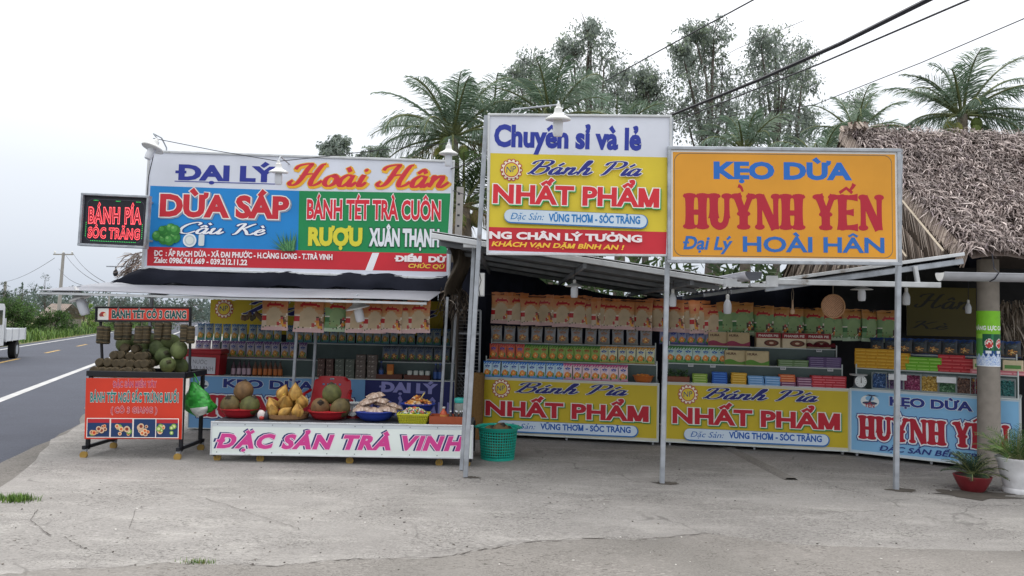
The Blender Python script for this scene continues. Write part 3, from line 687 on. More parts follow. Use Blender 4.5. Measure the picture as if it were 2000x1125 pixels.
TX(S2, q, 'NG CHÂN LÝ TƯỞNG', 'ece4e6', (955.5, 466), (1252.7, 473.5), 12.5, bold=.05)
TX(S2, q, 'KHÁCH VẠN DẶM BÌNH AN !', 'ecc040', (960, 481), (1218, 488.6), 8.5, bold=.035, shear=.2)
t = thing('shop_sign', 'tall white, yellow and red sign on two steel posts, with a shaded lamp in front', 'sign', W(1130, 500, 7.45)); S2.finish(t, frame='c8c8c8', fw=.022, fmat=WPAINT)

S3 = Sign(W(1310, 293, 7.42), W(1750, 298, 7.42), W(1307.5, 507, 7.42)); q = S3.q
S3.rect('dcdcdc', 0, 0, 1, 1); S3.rect('d8962a', .008, .02, .992, .975)
i0, i1 = q(1316, 299), q(1743, 505); S3.rrect('7c6a50', i0[0], i0[1], i1[0], i1[1], .085); e = .004
S3.rrect('d8962a', i0[0] + e * .8, i0[1] + e * 1.8, i1[0] - e * .8, i1[1] - e * 1.8, .08)
TX(S3, q, 'KẸO DỪA', '2468bc', (1393, 348), (1663, 350.7), 30, bold=.05)
SH(S3, q, huynh_yen, 'b01f34', (1333, 446.5), (1726, 450), 68)
TX(S3, q, 'Đại Lý', '2c68b4', (1333, 486), (1430, 488), 24, bold=.03, shear=.2)
TX(S3, q, 'HOÀI HÂN', '2c68b4', (1450, 491), (1726, 493.7), 28, bold=.025)
t = thing('shop_sign', 'wide orange sign with red and blue lettering at the right end of the posts', 'sign', W(1530, 510, 7.42)); S3.finish(t, frame='c8c8c8', fw=.035, fmat=STEEL)

# three steel posts that carry the signs, with their cross bars
def post(px0, py0, d0, px1, py1, label, bars=()):
    gp = G(px1, py1); top = W(px0, py0, d0); t = thing('sign_post', label, 'post', gp, 'steel posts under the signs'); m = MB(); m.bar(gp, top, .046, .05, up=(0, 1, 0)); m.build('pole', STEEL, t)
    return t
tp = post(950, 226, 7.52, 909, 934, 'leaning steel post at the left edge of the tall white, yellow and red sign')
post(1310, 232, 7.52, 1293, 946, 'steel post between the tall sign and the wide orange sign'); post(1757, 292, 7.5, 1750, 958, 'steel post at the outer edge of the wide orange sign')
# LED board
S4 = Sign(W(167, 382, 9.6), W(290, 387.5, 9.6), W(163, 476, 9.6)); q = S4.q
S4.rect('23232c', 0, 0, 1, 1); S4.rrect('4a4c58', .045, .06, .955, .94, .08); S4.rrect('191a24', .052, .072, .948, .928, .075)
LED = mat('led_red', vc=True, rough=.5, noise=0, emit=1.0)
TX(S4, q, 'BÁNH PÍA', '7a1420', (174, 435), (276, 437), 29, bold=.015, outline=[('ff3a4c', .04), ('ff9a9a', .012)], space=1.12)
TX(S4, q, 'SÓC TRĂNG', '7a1420', (173, 463.5), (273, 467.6), 19, bold=.015, outline=[('ff3a4c', .04), ('ff9a9a', .012)], space=1.1)
for side in range(2):
    for i in range(8): S4.rect('3fd060', (.05, .94)[side], .55 + i * .04, (.058, .948)[side], .565 + i * .04, S4.let); S4.layer -= 1
for i in range(26): S4.rect('3fd060', .14 + i * .028, .925, .152 + i * .028, .935, S4.let); S4.layer -= 1
for u in (.15, .5, .82):
    for k in range(4): S4.rect('3fd060', u + k * .02, .085, u + k * .02 + .01, .098, S4.let); S4.layer -= 1
t = thing('led_sign', 'small black LED sign with glowing red letters beside the long billboard', 'LED sign', W(225, 480, 9.6))
L0 = LETTER; LETTER = LED; S4.finish(t, frame='c8c8c8', fw=.03, fd=.09, fmat=STEEL, thick=.05, letname='lit_lettering'); LETTER = L0
for y in (395, 470): MB().bar(W(280, y, 9.66), W(298, y + 1, 9.9), .03).build('bracket', STEEL, t)

# shaded lamps hung over the boards
def lamp(name, label, p, r=.145, tilt=(0, 0), arm=None, group='white shaded lamps', cat='lamp', bulb_len=.16, bulb_r=.048):
    """p: rim centre of the shade; bulb below"""
    t = thing(name, label, cat, p, group); M = Matrix.Rotation(tilt[0], 4, 'X') @ Matrix.Rotation(tilt[1], 4, 'Y')
    s = MB(); pr = [(r, 0), (r * .99, .012), (r * .72, .03), (r * .42, .05), (r * .32, .075), (r * .3, .11), (r * .18, .12), (r * .14, .15), (.004, .155)]
    s.lathe(pr, 24, M); s.lathe([(a - .003 if a > .01 else a, z - .005) for a, z in pr][::-1], 24, M); s.build('shade', ENAMEL, t, smooth=40, local=True)
    b = MB(); b.lathe([(.002, -bulb_len), (bulb_r * .8, -bulb_len + .004), (bulb_r, -bulb_len + .03), (bulb_r, -.03), (bulb_r * .75, -.005), (bulb_r * .7, .03)], 16, M); b.build('bulb', GLASSW, t, smooth=40, local=True)
    if arm:
        a = MB(); a.tube([M @ Vector((0, 0, .15))] + [Vector(x) for x in arm], .009, 6); a.build('arm', STEEL, t, local=True)
    return t
def rel(p, q): return tuple(Vector(q) - Vector(p))
p = W(298, 290, 9.55); lamp('sign_lamp', 'white shaded lamp at the outer upper corner of the long billboard', p, .14, (-.28, .25), [(-.01, .03, .2), (-.01, .25, .2), (0, .38, .1), (0, .4, -.1)])
p = W(544, 337, 9.45); lamp('sign_lamp', 'white shaded lamp hung in front of the blue heading on the long billboard', p, .12, (.1, 0), [(0, .05, .22), (0, .45, .2), (0, .5, .12)])
p = W(876, 301, 9.6); lamp('sign_lamp', 'white shaded lamp at the billboard corner before the palm fronds', p, .125, (.06, 0), [(0, .03, .2), (0, .3, .22), (0, .36, .0)])
p = W(1090, 234, 7.0); lamp('sign_lamp', 'white shaded lamp over the top edge of the tall sign', p, .122, (.12, 0), [(0, .01, .18), rel(p, W(1088, 205, 7.05)), rel(p, W(1000, 214, 7.5))])
# ---------------------------------------------------------------- stall roofs, awning, walls
TARP = mat('dark_tarpaulin', '22242d', rough=.9, spec=.08, noise=.2, scale=3, bump=.5, bscale=4)
RIBU = mat('corrugated_sheet_metal', '6c6e72', rough=.6, metal=.2, noise=.16, scale=5)
DSTEEL = mat('dull_steel', '7c8086', rough=.6, metal=.3, noise=.2, scale=8)
RUSTY = mat('stained_roof_board', '6b625a', rough=.8, noise=.25, scale=4)
NAVYT = mat('navy_tarpaulin', '161b2e', rough=.8, noise=.25, scale=3, bump=.4, bscale=5)
DARKB = mat('dark_back_wall', '2a2b2e', rough=.9, noise=.3, scale=3)
# left stall: projecting awning sheet
A = [W(70, 567, 8.6), W(838, 588, 8.6), W(872, 564, 10.2), W(212, 551, 10.2)]
t = thing('awning', 'long off-white sheet metal awning jutting out over the left stall', 'awning', A[0])
m = MB(); NR = 48; 
def lerp4(P, u, v): return P[0].lerp(P[1], u).lerp(P[3].lerp(P[2], u), v)
for k, dz in ((0, 0), (1, -.006)):
    b0 = len(m.v)
    for i in range(NR * 2 + 1):
        for j in range(7):
            u = i / (NR * 2); p = lerp4(A, u, j / 6); p.z += dz + .012 * math.sin(u * 9) * (1 - j / 6); m.v.append(tuple(p))
    for i in range(NR * 2):
        for j in range(6):
            a = b0 + i * 7 + j; f = (a, a + 7, a + 8, a + 1); m.face(f if k == 0 else f[::-1])
m.build('roof_sheet', mat('awning_sheet', '83868e', rough=.6, noise=.14, scale=2.5), t)
f = MB(); dn = Vector((0, 0, -.03)); f.bar(A[0] + dn + Vector((.03, .03, 0)), A[1] + dn + Vector((-.03, .03, 0)), .03)
f.build('edge_bar', WPAINT, t)
for u in (.02, .28, .5, .75, .98): MB().bar(lerp4(A, u, .02) + dn * 1.4, lerp4(A, u, .99) + dn * 1.4, .03, .04).build('rafter', STEEL, t)
for px, yb, d, top in ((292, 0, 9.7, 560), (578, 0, 9.5, 575), (616, 0, 10.1, 575), (868, 0, 9.4, 580), (886, 0, 10.1, 575)):
    b_ = W(px, 700, d); tt = W(px + 6, top, d); b_ = Vector((b_.x - .04, b_.y, 0)); m = MB(); m.bar(b_, tt, .036, up=(0, 1, 0)); m.build('leg', STEEL, t)
# dark tarpaulin over the stall roof behind the board
T0 = [W(214, 553, 9.78), W(876, 568, 9.78), W(874, 531, 9.965), W(296, 517, 9.965)]; T1 = [T0[3], T0[2], W(874, 531, 11.4) - Vector((0, 0, .1)), W(300, 517, 11.4) - Vector((0, 0, .1))]
m = MB(); n1, n2 = 60, 14; rt = random.Random(2)
for i in range(n1 + 1):
    for j in range(n2 + 1):
        u, v = i / n1, j / n2; p = lerp4(T0, u, v / .6) if v <= .6 else lerp4(T1, u, (v - .6) / .4)
        if v < .6: p.z += .025 * math.sin(u * 31 + 2 * math.sin(u * 9)) * (1 - v) ; p.y -= .05 * math.sin(v / .6 * math.pi) * (1 + .6 * math.sin(u * 19))
        p.z += rt.uniform(-.008, .008); m.v.append(tuple(p))
for i in range(n1):
    for j in range(n2): a = i * (n2 + 1) + j; m.face((a, a + n2 + 1, a + n2 + 2, a + 1))
b0 = len(m.v); m.v += [tuple(Vector(q) + Vector((0, .02, -.012))) for q in m.v[:b0]]; m.f += [tuple(b0 + i for i in f[::-1]) for f in m.f[:]]; m.c += m.c[:]; m.mi += m.mi[:]
o = m.build('tarpaulin', TARP, smooth=True); tag(o, 'dark grey tarpaulin draped over the left stall roof below the long billboard', 'tarpaulin')
# ceiling and back wall of the left stall
t = thing('market_stall', 'left stall building with dim ceiling and plank back wall under the tarpaulin', 'stall', W(640, 700, 11.7))
m = MB(); c = [W(395, 575, 10.2), W(885, 570, 10.2), W(900, 575, 12.0), W(470, 575, 12.0)]
m.poly([p + Vector((0, 0, .02)) for p in c]); m.poly([p + Vector((0, 0, .0)) for p in c][::-1]); m.build('ceiling', RUSTY, t)
m = MB(); a, b_ = W(470, 620, 12.0), W(905, 620, 12.0)
n = 26
for i in range(n):
    p = a.lerp(b_, i / n); q = a.lerp(b_, (i + .96) / n); dy = .012 * (i % 2); m.box((p.x, p.y + dy, .05), (q.x, p.y + .03 + dy, 2.05))
m.build('wall', DARKB, t)
m = MB(); a, b_ = W(893, 620, 10.25), W(905, 620, 12.0); m.bar(Vector((a.x, a.y, 1.0)), Vector((b_.x, b_.y, 1.0)), .02, 2.1); m.build('wall', RUSTY, t)
# thin dry palm leaf edge of the old roof beside the board
def strips(m, spots, cols, r, ln=(.15, .4), wd=.012, down=(0, 0, -1), spread=.5, curl=.35):
    dv = Vector(down)
    for p in spots:
        m.color(r.choice(cols)); d = (dv + Vector((r.uniform(-1, 1), r.uniform(-1, 1), r.uniform(-1, 1))) * spread).normalized(); l = r.uniform(*ln); s_ = d.cross(Vector((r.uniform(-1, 1), r.uniform(-1, 1), r.uniform(-1, 1)))).normalized() * wd * r.uniform(.5, 1.3)
        q = Vector(p); c1 = Vector((r.uniform(-1, 1), r.uniform(-1, 1), r.uniform(-1, 1))) * curl * l * .4
        a1, a2 = q + d * l * .5 + c1, q + d * l + c1 * .3 + Vector((0, 0, -.15 * l))
        b = len(m.v); m.v += [tuple(x) for x in (q - s_, q + s_, a1 + s_, a1 - s_, a2 + s_ * .3, a2 - s_ * .3)]; m.face((b, b + 1, b + 2, b + 3)); m.face((b + 3, b + 2, b + 4, b + 5))
THC = ('9a8c84', 'b3a59c', '7d6f68', '8a7a72', 'c4b8b0', '6a5c56', 'a3928a', '584c48', 'd0c6be')
m = MB(); rs = random.Random(8)
strips(m, [W(265 + rs.uniform(-14, 32), 512 + rs.uniform(-20, 32), 10.6) for _ in range(170)], THC, rs, (.12, .3), .008, (-1, 0, -.6), .7)
o = m.build('thatch_edge', LEAF); tag(o, 'ragged dry palm thatch sticking out left of the long billboard', 'thatch')
m = MB(); strips(m, [W(878 + rs.uniform(-18, 34), 575 + rs.uniform(-14, 30), 9.6) for _ in range(150)], ('3c352f', '54493f', '786b60', '2b2724', '8d8378'), rs, (.1, .25), .007, (0, -.3, -1), .9)
o = m.build('thatch_edge', LEAF); tag(o, 'ragged dark thatch hanging at the right end of the awning', 'thatch')
# hanging curled tarpaulin at the right end of the stall roof
m = MB(); cols_ = 10
for i in range(cols_ + 1):
    for j in range(10):
        u, v = i / cols_, j / 9; p = W(876 + 34 * u + 8 * math.sin(v * 5), 480 + 95 * v, 9.2 + .5 * u); p.y += .12 * math.sin(u * 7 + v * 4); m.v.append(tuple(p))
for i in range(cols_):
    for j in range(9): a = i * 10 + j; m.face((a, a + 1, a + 11, a + 10))
b0 = len(m.v); m.v += [(x, y + .01, z) for x, y, z in m.v[:b0]]; m.f += [tuple(b0 + i for i in f[::-1]) for f in m.f[:]]; m.c += m.c[:]; m.mi += m.mi[:]
o = m.build('tarpaulin', mat('brown_tarpaulin', '4a4238', rough=.8, noise=.3, scale=4), smooth=True); tag(o, 'brown tarpaulin flap curling down beside the leaning sign post', 'tarpaulin')

# ---------------------------------------------------------------- centre shelter: two sheet roofs sloping to a gutter
def sheet_roof(part, t, P, ribs, th=.01, rib=.02, m_=RIBU):
    """corrugated sheet; P: front-left, front-right, back-right, back-left; ribs run from front to back... along u"""
    m = MB(); n = ribs * 4
    prof = [0, 0, rib, rib]
    for k, dz in ((0, 0), (1, -th)):
        b0 = len(m.v)
        for i in range(n + 1):
            for j in range(2): p = lerp4(P, j, i / n); p.z += dz + prof[i % 4]; m.v.append(tuple(p))
        for i in range(n): a = b0 + 2 * i; f = (a, a + 1, a + 3, a + 2); m.face(f if k == 0 else f[::-1])
    return m.build(part, m_, t)
fl, fr = W(843, 452, 7.72), W(1446, 548, 7.72)
RL = [fl, fr, fr + Vector((0, 4.4, .02)), fl + Vector((0, 4.4, .02))]
t = thing('shelter_roof', 'sheet metal roof sloping down from the leaning post to the middle gutter', 'roof', fl)
sheet_roof('roof_sheet', t, RL, 18)
m = MB(); m.bar(fl + Vector((0, -.01, -.045)), fr + Vector((0, -.01, -.045)), .03, .055); m.build('edge_bar', WPAINT, t)
for v in (.18, .42, .66, .9): a, b_ = lerp4(RL, 0, v), lerp4(RL, 1, v); MB().bar(a + Vector((0, 0, -.045)), b_ + Vector((0, 0, -.045)), .04, .05).build('purlin', DSTEEL, t)
for u in (.15, .5, .85): a, b_ = lerp4(RL, u, .02), lerp4(RL, u, .99); MB().bar(a + Vector((0, 0, -.095)), b_ + Vector((0, 0, -.095)), .04, .05).build('rafter', DSTEEL, t)
m = MB(); m.bar(W(932, 478, 7.74), W(905, 477, 7.74), .05, .07); m.build('bracket', WPAINT, t)
b_ = W(926, 480, 7.9); g_ = Vector((b_.x - .1, 7.95, 0)); m = MB(); m.bar(W(926, 478, 7.95), W(914, 700, 7.95), .04, up=(0, 1, 0)); m.bar(W(914, 700, 7.95), Vector((W(914, 700, 7.95).x - .04, 7.95, 0.02)), .04, up=(0, 1, 0)); m.build('leg', STEEL, t)
# white meter box on that leg
bx = W(938, 556, 7.72); t2 = thing('junction_box', 'white electrical box fixed between the leaning sign post and the thinner leg behind it', 'box', bx)
m = MB(); m.box((bx.x - .045, bx.y - .05, bx.z - .12), (bx.x + .045, bx.y + .05, bx.z + .12)); m.build('body', WPAINT, t2)
m = MB(); m.box((bx.x - .038, bx.y - .056, bx.z - .11), (bx.x + .038, bx.y - .05, bx.z + .11)); m.build('lid', ENAMEL, t2)
m = MB(); m.tube([bx + Vector((-.01, -.06, .12)), bx + Vector((.01, -.065, .04)), bx + Vector((-.012, -.065, -.04)), bx + Vector((.005, -.06, -.14))], .004, 5); m.build('cable', WIRE, t2)
# right sheet roof
rl, rr_ = W(1496, 553, 7.75), W(1882, 499, 7.75)
RRF = [rl, rr_, rr_ + Vector((0, 4.2, .02)), rl + Vector((0, 4.2, .02))]
t = thing('shelter_roof', 'sheet metal roof rising from the middle gutter to the thatched roof', 'roof', rl)
sheet_roof('roof_sheet', t, RRF, 17)
m = MB(); m.bar(rl + Vector((0, -.01, .015)), rr_ + Vector((0, -.01, .015)), .02, .035); m.build('edge_bar', WPAINT, t)
MB().bar(rl + Vector((0, .02, -.06)), rr_ + Vector((0, .02, -.06)), .04, .06).build('rafter', STEEL, t)
for v in (.3, .6, .9): a, b_ = lerp4(RRF, 0, v), lerp4(RRF, 1, v); MB().bar(a + Vector((0, 0, -.05)), b_ + Vector((0, 0, -.05)), .04, .05).build('purlin', STEEL, t)
c0, c1 = W(1508, 550, 7.72), W(1836, 557, 7.72); m = MB(); m.bar(c0, c1, .04, .055); m.build('tie_bar', WPAINT, t); m = MB(); m.bar(W(1787, 520, 7.73), W(1793, 555, 7.73), .04, up=(0, 1, 0)); m.build('strut', WPAINT, t)
# white brackets that hold the middle gutter
def blk(m, px0, py0, px1, py1, d, th=.06):
    a, b_ = W(px0, py1, d), W(px1, py0, d); m.box((min(a.x, b_.x), d - th / 2, min(a.z, b_.z)), (max(a.x, b_.x), d + th / 2, max(a.z, b_.z)))
def gutter(name, label, a, b_, r, tiltz=0, cap=True, inner=DIRTWHITE, capmat=None):
    t = thing(name, label, 'gutter', a); m = MB(); a, b_ = Vector(a), Vector(b_); d = (b_ - a).normalized(); x = d.cross(Vector((0, 0, 1))).normalized(); k = 12
    for s_, e in ((1, r), (-1, r - .006)):
        b0 = len(m.v)
        for p in (a, b_):
            for i in range(k + 1): an = math.pi * i / k; m.v.append(tuple(p + x * (math.cos(an) * e) - Vector((0, 0, math.sin(an) * e * 1.05))))
        for i in range(k): f = (b0 + i, b0 + i + 1, b0 + k + 2 + i, b0 + k + 1 + i); m.face(f if s_ < 0 else f[::-1])
    for p in (a, b_):
        for sx in (1, -1): m.bar(a + x * sx * (r - .003), b_ + x * sx * (r - .003), .012, .012) if p is a else None
    m.build('channel', inner, t, smooth=30)
    if cap:
        e = MB(); pts = [a - d * .004 + x * (math.cos(math.pi * i / k) * (r + .004)) - Vector((0, 0, math.sin(math.pi * i / k) * (r + .004) * 1.05)) for i in range(k + 1)]
        e.poly(pts); e.poly([p + d * .008 for p in pts][::-1]); e.build('end_cap', capmat or ENAMEL, t)
    return t
p = W(1472, 531, 7.6); gutter('gutter', 'half-round middle gutter seen end-on between the two sheet roofs', p, p + Vector((0, 4.5, .03)), .083, capmat=mat('grey_gutter_end', '5a5d66', rough=.5))
p = W(1472, 556, 7.72); t = thing('gutter_bracket', 'white boxed steel bracket holding the middle gutter end', 'bracket', p)
m = MB(); blk(m, 1412, 545, 1438, 560, 7.72); blk(m, 1415, 554, 1460, 560, 7.70); blk(m, 1465, 554, 1500, 560, 7.70); blk(m, 1498, 539, 1518, 560, 7.72); blk(m, 1438, 540, 1437.5, 541, 7.7)
m.build('bracket_body', WPAINT, t)
p0, p1 = W(1836, 533, 7.45), W(2260, 541, 7.45); t = gutter('gutter', 'pale half-round gutter with a white end cap running past the concrete column', p0, p1, .075, inner=mat('grey_gutter', 'a4a6ac', rough=.45, noise=.1))
m = MB(); q = W(1938, 534, 7.45); m.tube([q + Vector((0, 0, .2)), q + Vector((0, -.03, .05)), q + Vector((.01, -.085, 0)), q + Vector((-.02, -.07, -.06)), q + Vector((-.04, -.02, -.085))], .006, 5); m.build('tie_wire', WIRE, t)
# back walls of the shelter with a strip of daylight left under the sheet roof
t = thing('back_wall', 'dark tarpaulin back wall of the centre shelter behind the shelves', 'wall', (2.5, 12, 0))
m = MB(); n = 44; x0, x1 = -1.0, 7.6
def rooz(x): 
    if x < fr.x: return fl.z + (fr.z - fl.z) * (x - fl.x) / (fr.x - fl.x)
    return rl.z + (rr_.z - rl.z) * (x - rl.x) / (rr_.x - rl.x)
rw = random.Random(12)
for i in range(n):
    xa, xb = x0 + (x1 - x0) * i / n, x0 + (x1 - x0) * (i + 1) / n
    def top(x): return rooz(x) - (.1 if 0.4 < x < 2.25 else -.02) - .02 * math.sin(x * 5)
    ya, yb = 12.02 + .03 * math.sin(i * 1.7), 12.02 + .03 * math.sin((i + 1) * 1.7)
    m.poly([(xa, ya, .02), (xb, yb, .02), (xb, yb, top(xb)), (xa, ya, top(xa))]); m.poly([(xa, ya + .02, top(xa)), (xb, yb + .02, top(xb)), (xb, yb + .02, .02), (xa, ya + .02, .02)])
m.build('tarpaulin_wall', NAVYT, t)
LATT = mat('grey_wire_lattice', '8c8f94', rough=.5, metal=.3)
# patterned lattice screen beside the leaning post
t = thing('lattice_screen', 'grey patterned metal screen standing in the gap left of the yellow counters', 'screen', W(915, 700, 10.6))
m = MB(); a, b_ = W(893, 640, 10.6), W(938, 640, 10.6); zb, zt = .1, 1.75
m.bar(Vector((a.x, a.y, zb)), Vector((a.x, a.y, zt)), .03); m.bar(Vector((b_.x, b_.y, zb)), Vector((b_.x, b_.y, zt)), .03)
for z in (zb, .85, 1.42, zt): m.bar(Vector((a.x, a.y, z)), Vector((b_.x, b_.y, z)), .025)
m.build('frame', STEEL, t)
m = MB(); k = 7
for i in range(-30, 8):
    for s_ in (1, -1):
        for seg in range(1):
            z0 = zb + (i + 0) * .06; L_ = b_.x - a.x
            p, q = Vector((a.x, a.y + .01 * s_, z0)), Vector((b_.x, b_.y + .01 * s_, z0 + L_ * 1.2))
            if s_ < 0: p.z, q.z = q.z, p.z
            z_lo, z_hi = min(p.z, q.z), max(p.z, q.z)
            if z_hi < zb or z_lo > zt: 
                z0 += 0
            m_ = lambda pp: Vector((pp.x, pp.y, min(max(pp.z, zb), zt)))
            if (m_(p) - m_(q)).length > .08 and abs(m_(p).z - m_(q).z) > .02: m.bar(m_(p), m_(q), .008, bev=False)
for i in range(8, 34):
    z0 = zb + i * .05
    if z0 > zt: break
    m.bar(Vector((a.x, a.y, z0)), Vector((b_.x, b_.y, z0 + .0)), .006, bev=False)
m.build('mesh', LATT, t)
# ---------------------------------------------------------------- thatched house on the right
EC = W(1893, 497, 7.9); ez = EC.z
ridge_y, ridge_z = 10.3, 4.42; xL, xR = 4.68, 12.5; rx = 4.60
slope = (ridge_z - ez) / (ridge_y - EC.y)
t = thing('thatched_house', 'palm thatched house at the right edge with a leafy gable end', 'house', (7, 10, 0))
m = MB(); rth = random.Random(21)
exl = EC.x
def roofp(u, v): # u along ridge 0..1, v 0 eave..1 ridge
    xl = exl + (rx - exl) * v; return Vector((xl + (xR - xl) * u, EC.y + (ridge_y - EC.y) * v, ez + (ridge_z - ez) * v + .04 * math.sin(u * 40 + v * 5) * (1 - v)))
m.color('4a3e38')
NU, NV = 40, 14
b0 = len(m.v)
for i in range(NU + 1):
    for j in range(NV + 1): m.v.append(tuple(roofp(i / NU, j / NV) - Vector((0, .05, .05))))
for i in range(NU):
    for j in range(NV): a = b0 + i * (NV + 1) + j; m.face((a, a + NV + 1, a + NV + 2, a + 1))
backy = ridge_y * 2 - EC.y
m.poly([(rx, ridge_y, ridge_z - .03), (xR, ridge_y, ridge_z - .03), (xR, backy, ez), (rx, backy, ez)])
THC2 = ('9a8c87', 'ab9d98', '85777a', '8f827e', 'bbada8', '6b5e5a', '9f918c', '574b47', 'c3b6b1', '918380', '7b6d69', '483d3a')
dv = Vector((0, -(ridge_y - EC.y), -(ridge_z - ez))).normalized(); nrm = Vector((0, -dv.z, dv.y)); nrm = nrm if nrm.z > 0 else -nrm
def thatch_blade(p, ln, wd, dirv):
    m.color(rth.choice(THC2)); s_ = dirv.cross(nrm).normalized() * wd; l1 = rth.uniform(.01, .05); l2 = rth.uniform(-.01, .06); sw = Vector((rth.uniform(-1, 1), 0, 0)) * ln * .35
    P = [p, p + dirv * ln * .35 + nrm * l1 + sw * .3, p + dirv * ln * .7 + nrm * (l1 + l2) * .9 + sw * .8, p + dirv * ln + nrm * l2 + sw * 1.3]
    b = len(m.v)
    for i, q in enumerate(P): k = (.8, 1, .8, .25)[i]; tw = nrm * wd * rth.uniform(-.6, .6); m.v += [tuple(q - s_ * k + tw), tuple(q + s_ * k - tw)]
    for i in range(3): m.face((b + 2 * i, b + 2 * i + 1, b + 2 * i + 3, b + 2 * i + 2))
for _ in range(18000):
    u = rth.random() ** 1.25 * .62; v = rth.uniform(.035, 1.0); p = roofp(u, v) + nrm * rth.uniform(-.02, .04)
    d = (dv + Vector((rth.gauss(0, .5), rth.gauss(0, .1), rth.gauss(0, .11)))).normalized(); thatch_blade(p, rth.uniform(.12, .27), rth.uniform(.0045, .0095), d)
m.build('roof', LEAF, t)
# ridge pole and fringe along the rake
m = MB(); m.tube([Vector((rx - .05 + i * .8, ridge_y - .22, ridge_z - .14 + .01 * math.sin(i * 2))) for i in range(10)], .022, 6); m.build('ridge_pole', mat('weathered_pole', '958a82', rough=.8, noise=.2), t)
m = MB(); rk = random.Random(4)
GAB = ('8d7d70', '7a6b60', '9f9084', '6a5b50', 'ac9e92', '594c42')
for i in range(260):
    v = i / 260; p = roofp(0, v) + Vector((-.02, -.01, .02)); m.color(rk.choice(('75665c', '877870', '9a8b80', '62554b', 'a89a8e'))); l = rk.uniform(.16, .24)
    d = Vector((-.45, -.25, -1)).normalized(); s_ = Vector((0, .8, .6)) * .014; q = p + d * l; m.poly([p - s_, p + s_, q + s_ * .5, q - s_ * .5])
m.build('rake_fringe', LEAF, t)
# gable wall of plaited fronds: each frond a rib with hanging leaflets
m = MB(); m.color('4a3e34'); m.poly([(rx + .12, EC.y + .1, ez), (rx + .1, ridge_y, ridge_z - .1), (rx + .12, backy, ez)])
for k in range(7):
    f0 = k / 7; h0 = ez + (ridge_z - ez) * (1 - f0) * .98 - .02
    ya, yb = EC.y + (ridge_y - EC.y) * (1 - f0) + .05, EC.y + .15
    for side in (-1, 1):
        for i in range(70):
            tt = i / 70; y = ridge_y + side * (ridge_y - EC.y) * (f0 * 0 + tt) * 1.0; zt = ridge_z - (ridge_z - ez) * tt - k * .3 - .06
            if zt < ez + .05: continue
            p = Vector((rx + .07 - k * .006, y, zt)); m.color(rk.choice(GAB)); l = min(rk.uniform(.3, .42), zt - ez + .06); d = Vector((-.05, side * .35 + rk.uniform(-.1, .1), -1)).normalized(); s_ = Vector((0, .9, 0)) * .012; q = p + d * l
            m.poly([p - s_, p + s_, q + s_ * .3, q - s_ * .3])
        if k % 2 == 0:
            m.color('b8ab98'); zt0 = ridge_z - k * .3 - .06; m.tube([Vector((rx + .04 - k * .006, ridge_y, zt0)), Vector((rx + .04 - k * .006, ridge_y + side * max(.05, (zt0 - ez)) / slope, ez + .04))], .012, 5)
m.build('gable_end', LEAF, t)
m = MB(); m.color('8b7a62')
for i in range(60):
    m.color(rk.choice(GAB)); p = Vector((rx - .02 + rk.uniform(-.02, .25), ridge_y + rk.uniform(-.3, .1), ridge_z + .02)); d = Vector((rk.uniform(-.3, .1), -.9 if rk.random() < .6 else .2, -.8)).normalized(); q = p + d * rk.uniform(.12, .2); s_ = Vector((1, 0, .1)) * .014; m.poly([p - s_, p + s_, q + s_, q - s_])
m.build('ridge_cap', LEAF, t)
# dim interior wall behind
m = MB(); m.box((5.0, 11.5, 0), (12.5, 11.6, 2.6)); m.build('wall', DARKB, t)
# round concrete column with an advertising wrap
cb = G(1932, 930); t = thing('column', 'round concrete column with a green energy drink wrap before the thatched house', 'column', cb)
CC = mat('bare_concrete', '8a837b', rough=.9, noise=.14, scale=9, bump=.4, bscale=60)
m = MB(); m.lathe([(.125, 0), (.115, .05), (.112, 1.2), (.108, 2.42)], 28, Matrix.Translation(cb)); m.build('shaft', CC, t, smooth=40)
m = MB(); rr9 = random.Random(3); cz = lambda py: W(1932, py, cb.y - .11).z
z0, z1 = cz(716), cz(607); Rw = .1145; NA, NZ = 90, 60
def wrap_paint(a, v):
    x = a; 
    if v < .3: return '7fc42c'
    if v < .33: return '8ccc3a'
    if v < .36 or v < .42: return '7dbf2e'
    if v > .985: return 'e8eef4'
    if v > .8 + .03 * math.sin(x * 14): return ('b9cbe6', 'd7e2f2', '93aede', 'c7d5ec')[int(rr9.random() * 4)]
    for cx, tl in ((-.55, .1), (.42, -.1)):
        dx = x - cx - tl * (v - .6); 
        if abs(dx) < .5 and v > .40 + .02 * (cx > 0):
            if abs(dx) > .46: return '22543c'
            rr0 = math.hypot(dx - .05, (v - .59) * 4.2)
            if rr0 < .36: return ('e8e4dc' if abs(rr0 - .16) < .05 and v < .6 else 'c83232') if rr0 < .32 else 'e8e8e8'
            if v > .71: return 'dfe6ea' if abs(dx) < .25 and .72 < v < .77 else '1f4a86'
            return '17553a' if dx < .25 else '2b7a4e'
    return '9ad24c' if v < .5 else '5a9a4c'
b0 = 0
for i in range(NA):
    for j in range(NZ):
        a0, a1 = math.tau * i / NA, math.tau * (i + 1) / NA; v0, v1 = j / NZ, (j + 1) / NZ
        ac = ((a0 + a1) / 2 - 1.5 * math.pi + math.pi) % math.tau - math.pi; m.color(wrap_paint(ac, (v0 + v1) / 2))
        pt = lambda a, v: (cb.x + Rw * math.cos(a), cb.y + Rw * math.sin(a), z1 + (z0 - z1) * v)
        m.poly([pt(a0, v1), pt(a1, v1), pt(a1, v0), pt(a0, v0)])
wr = m.build('printed_wrap', CARD, t)
v, f, wd, x0 = glyphs('NĂNG LỰC CARABAO', .04); m = MB(); m.color('f2f4f2'); sc_ = .066 * .45
hgt = abs(z1 - z0) * .07
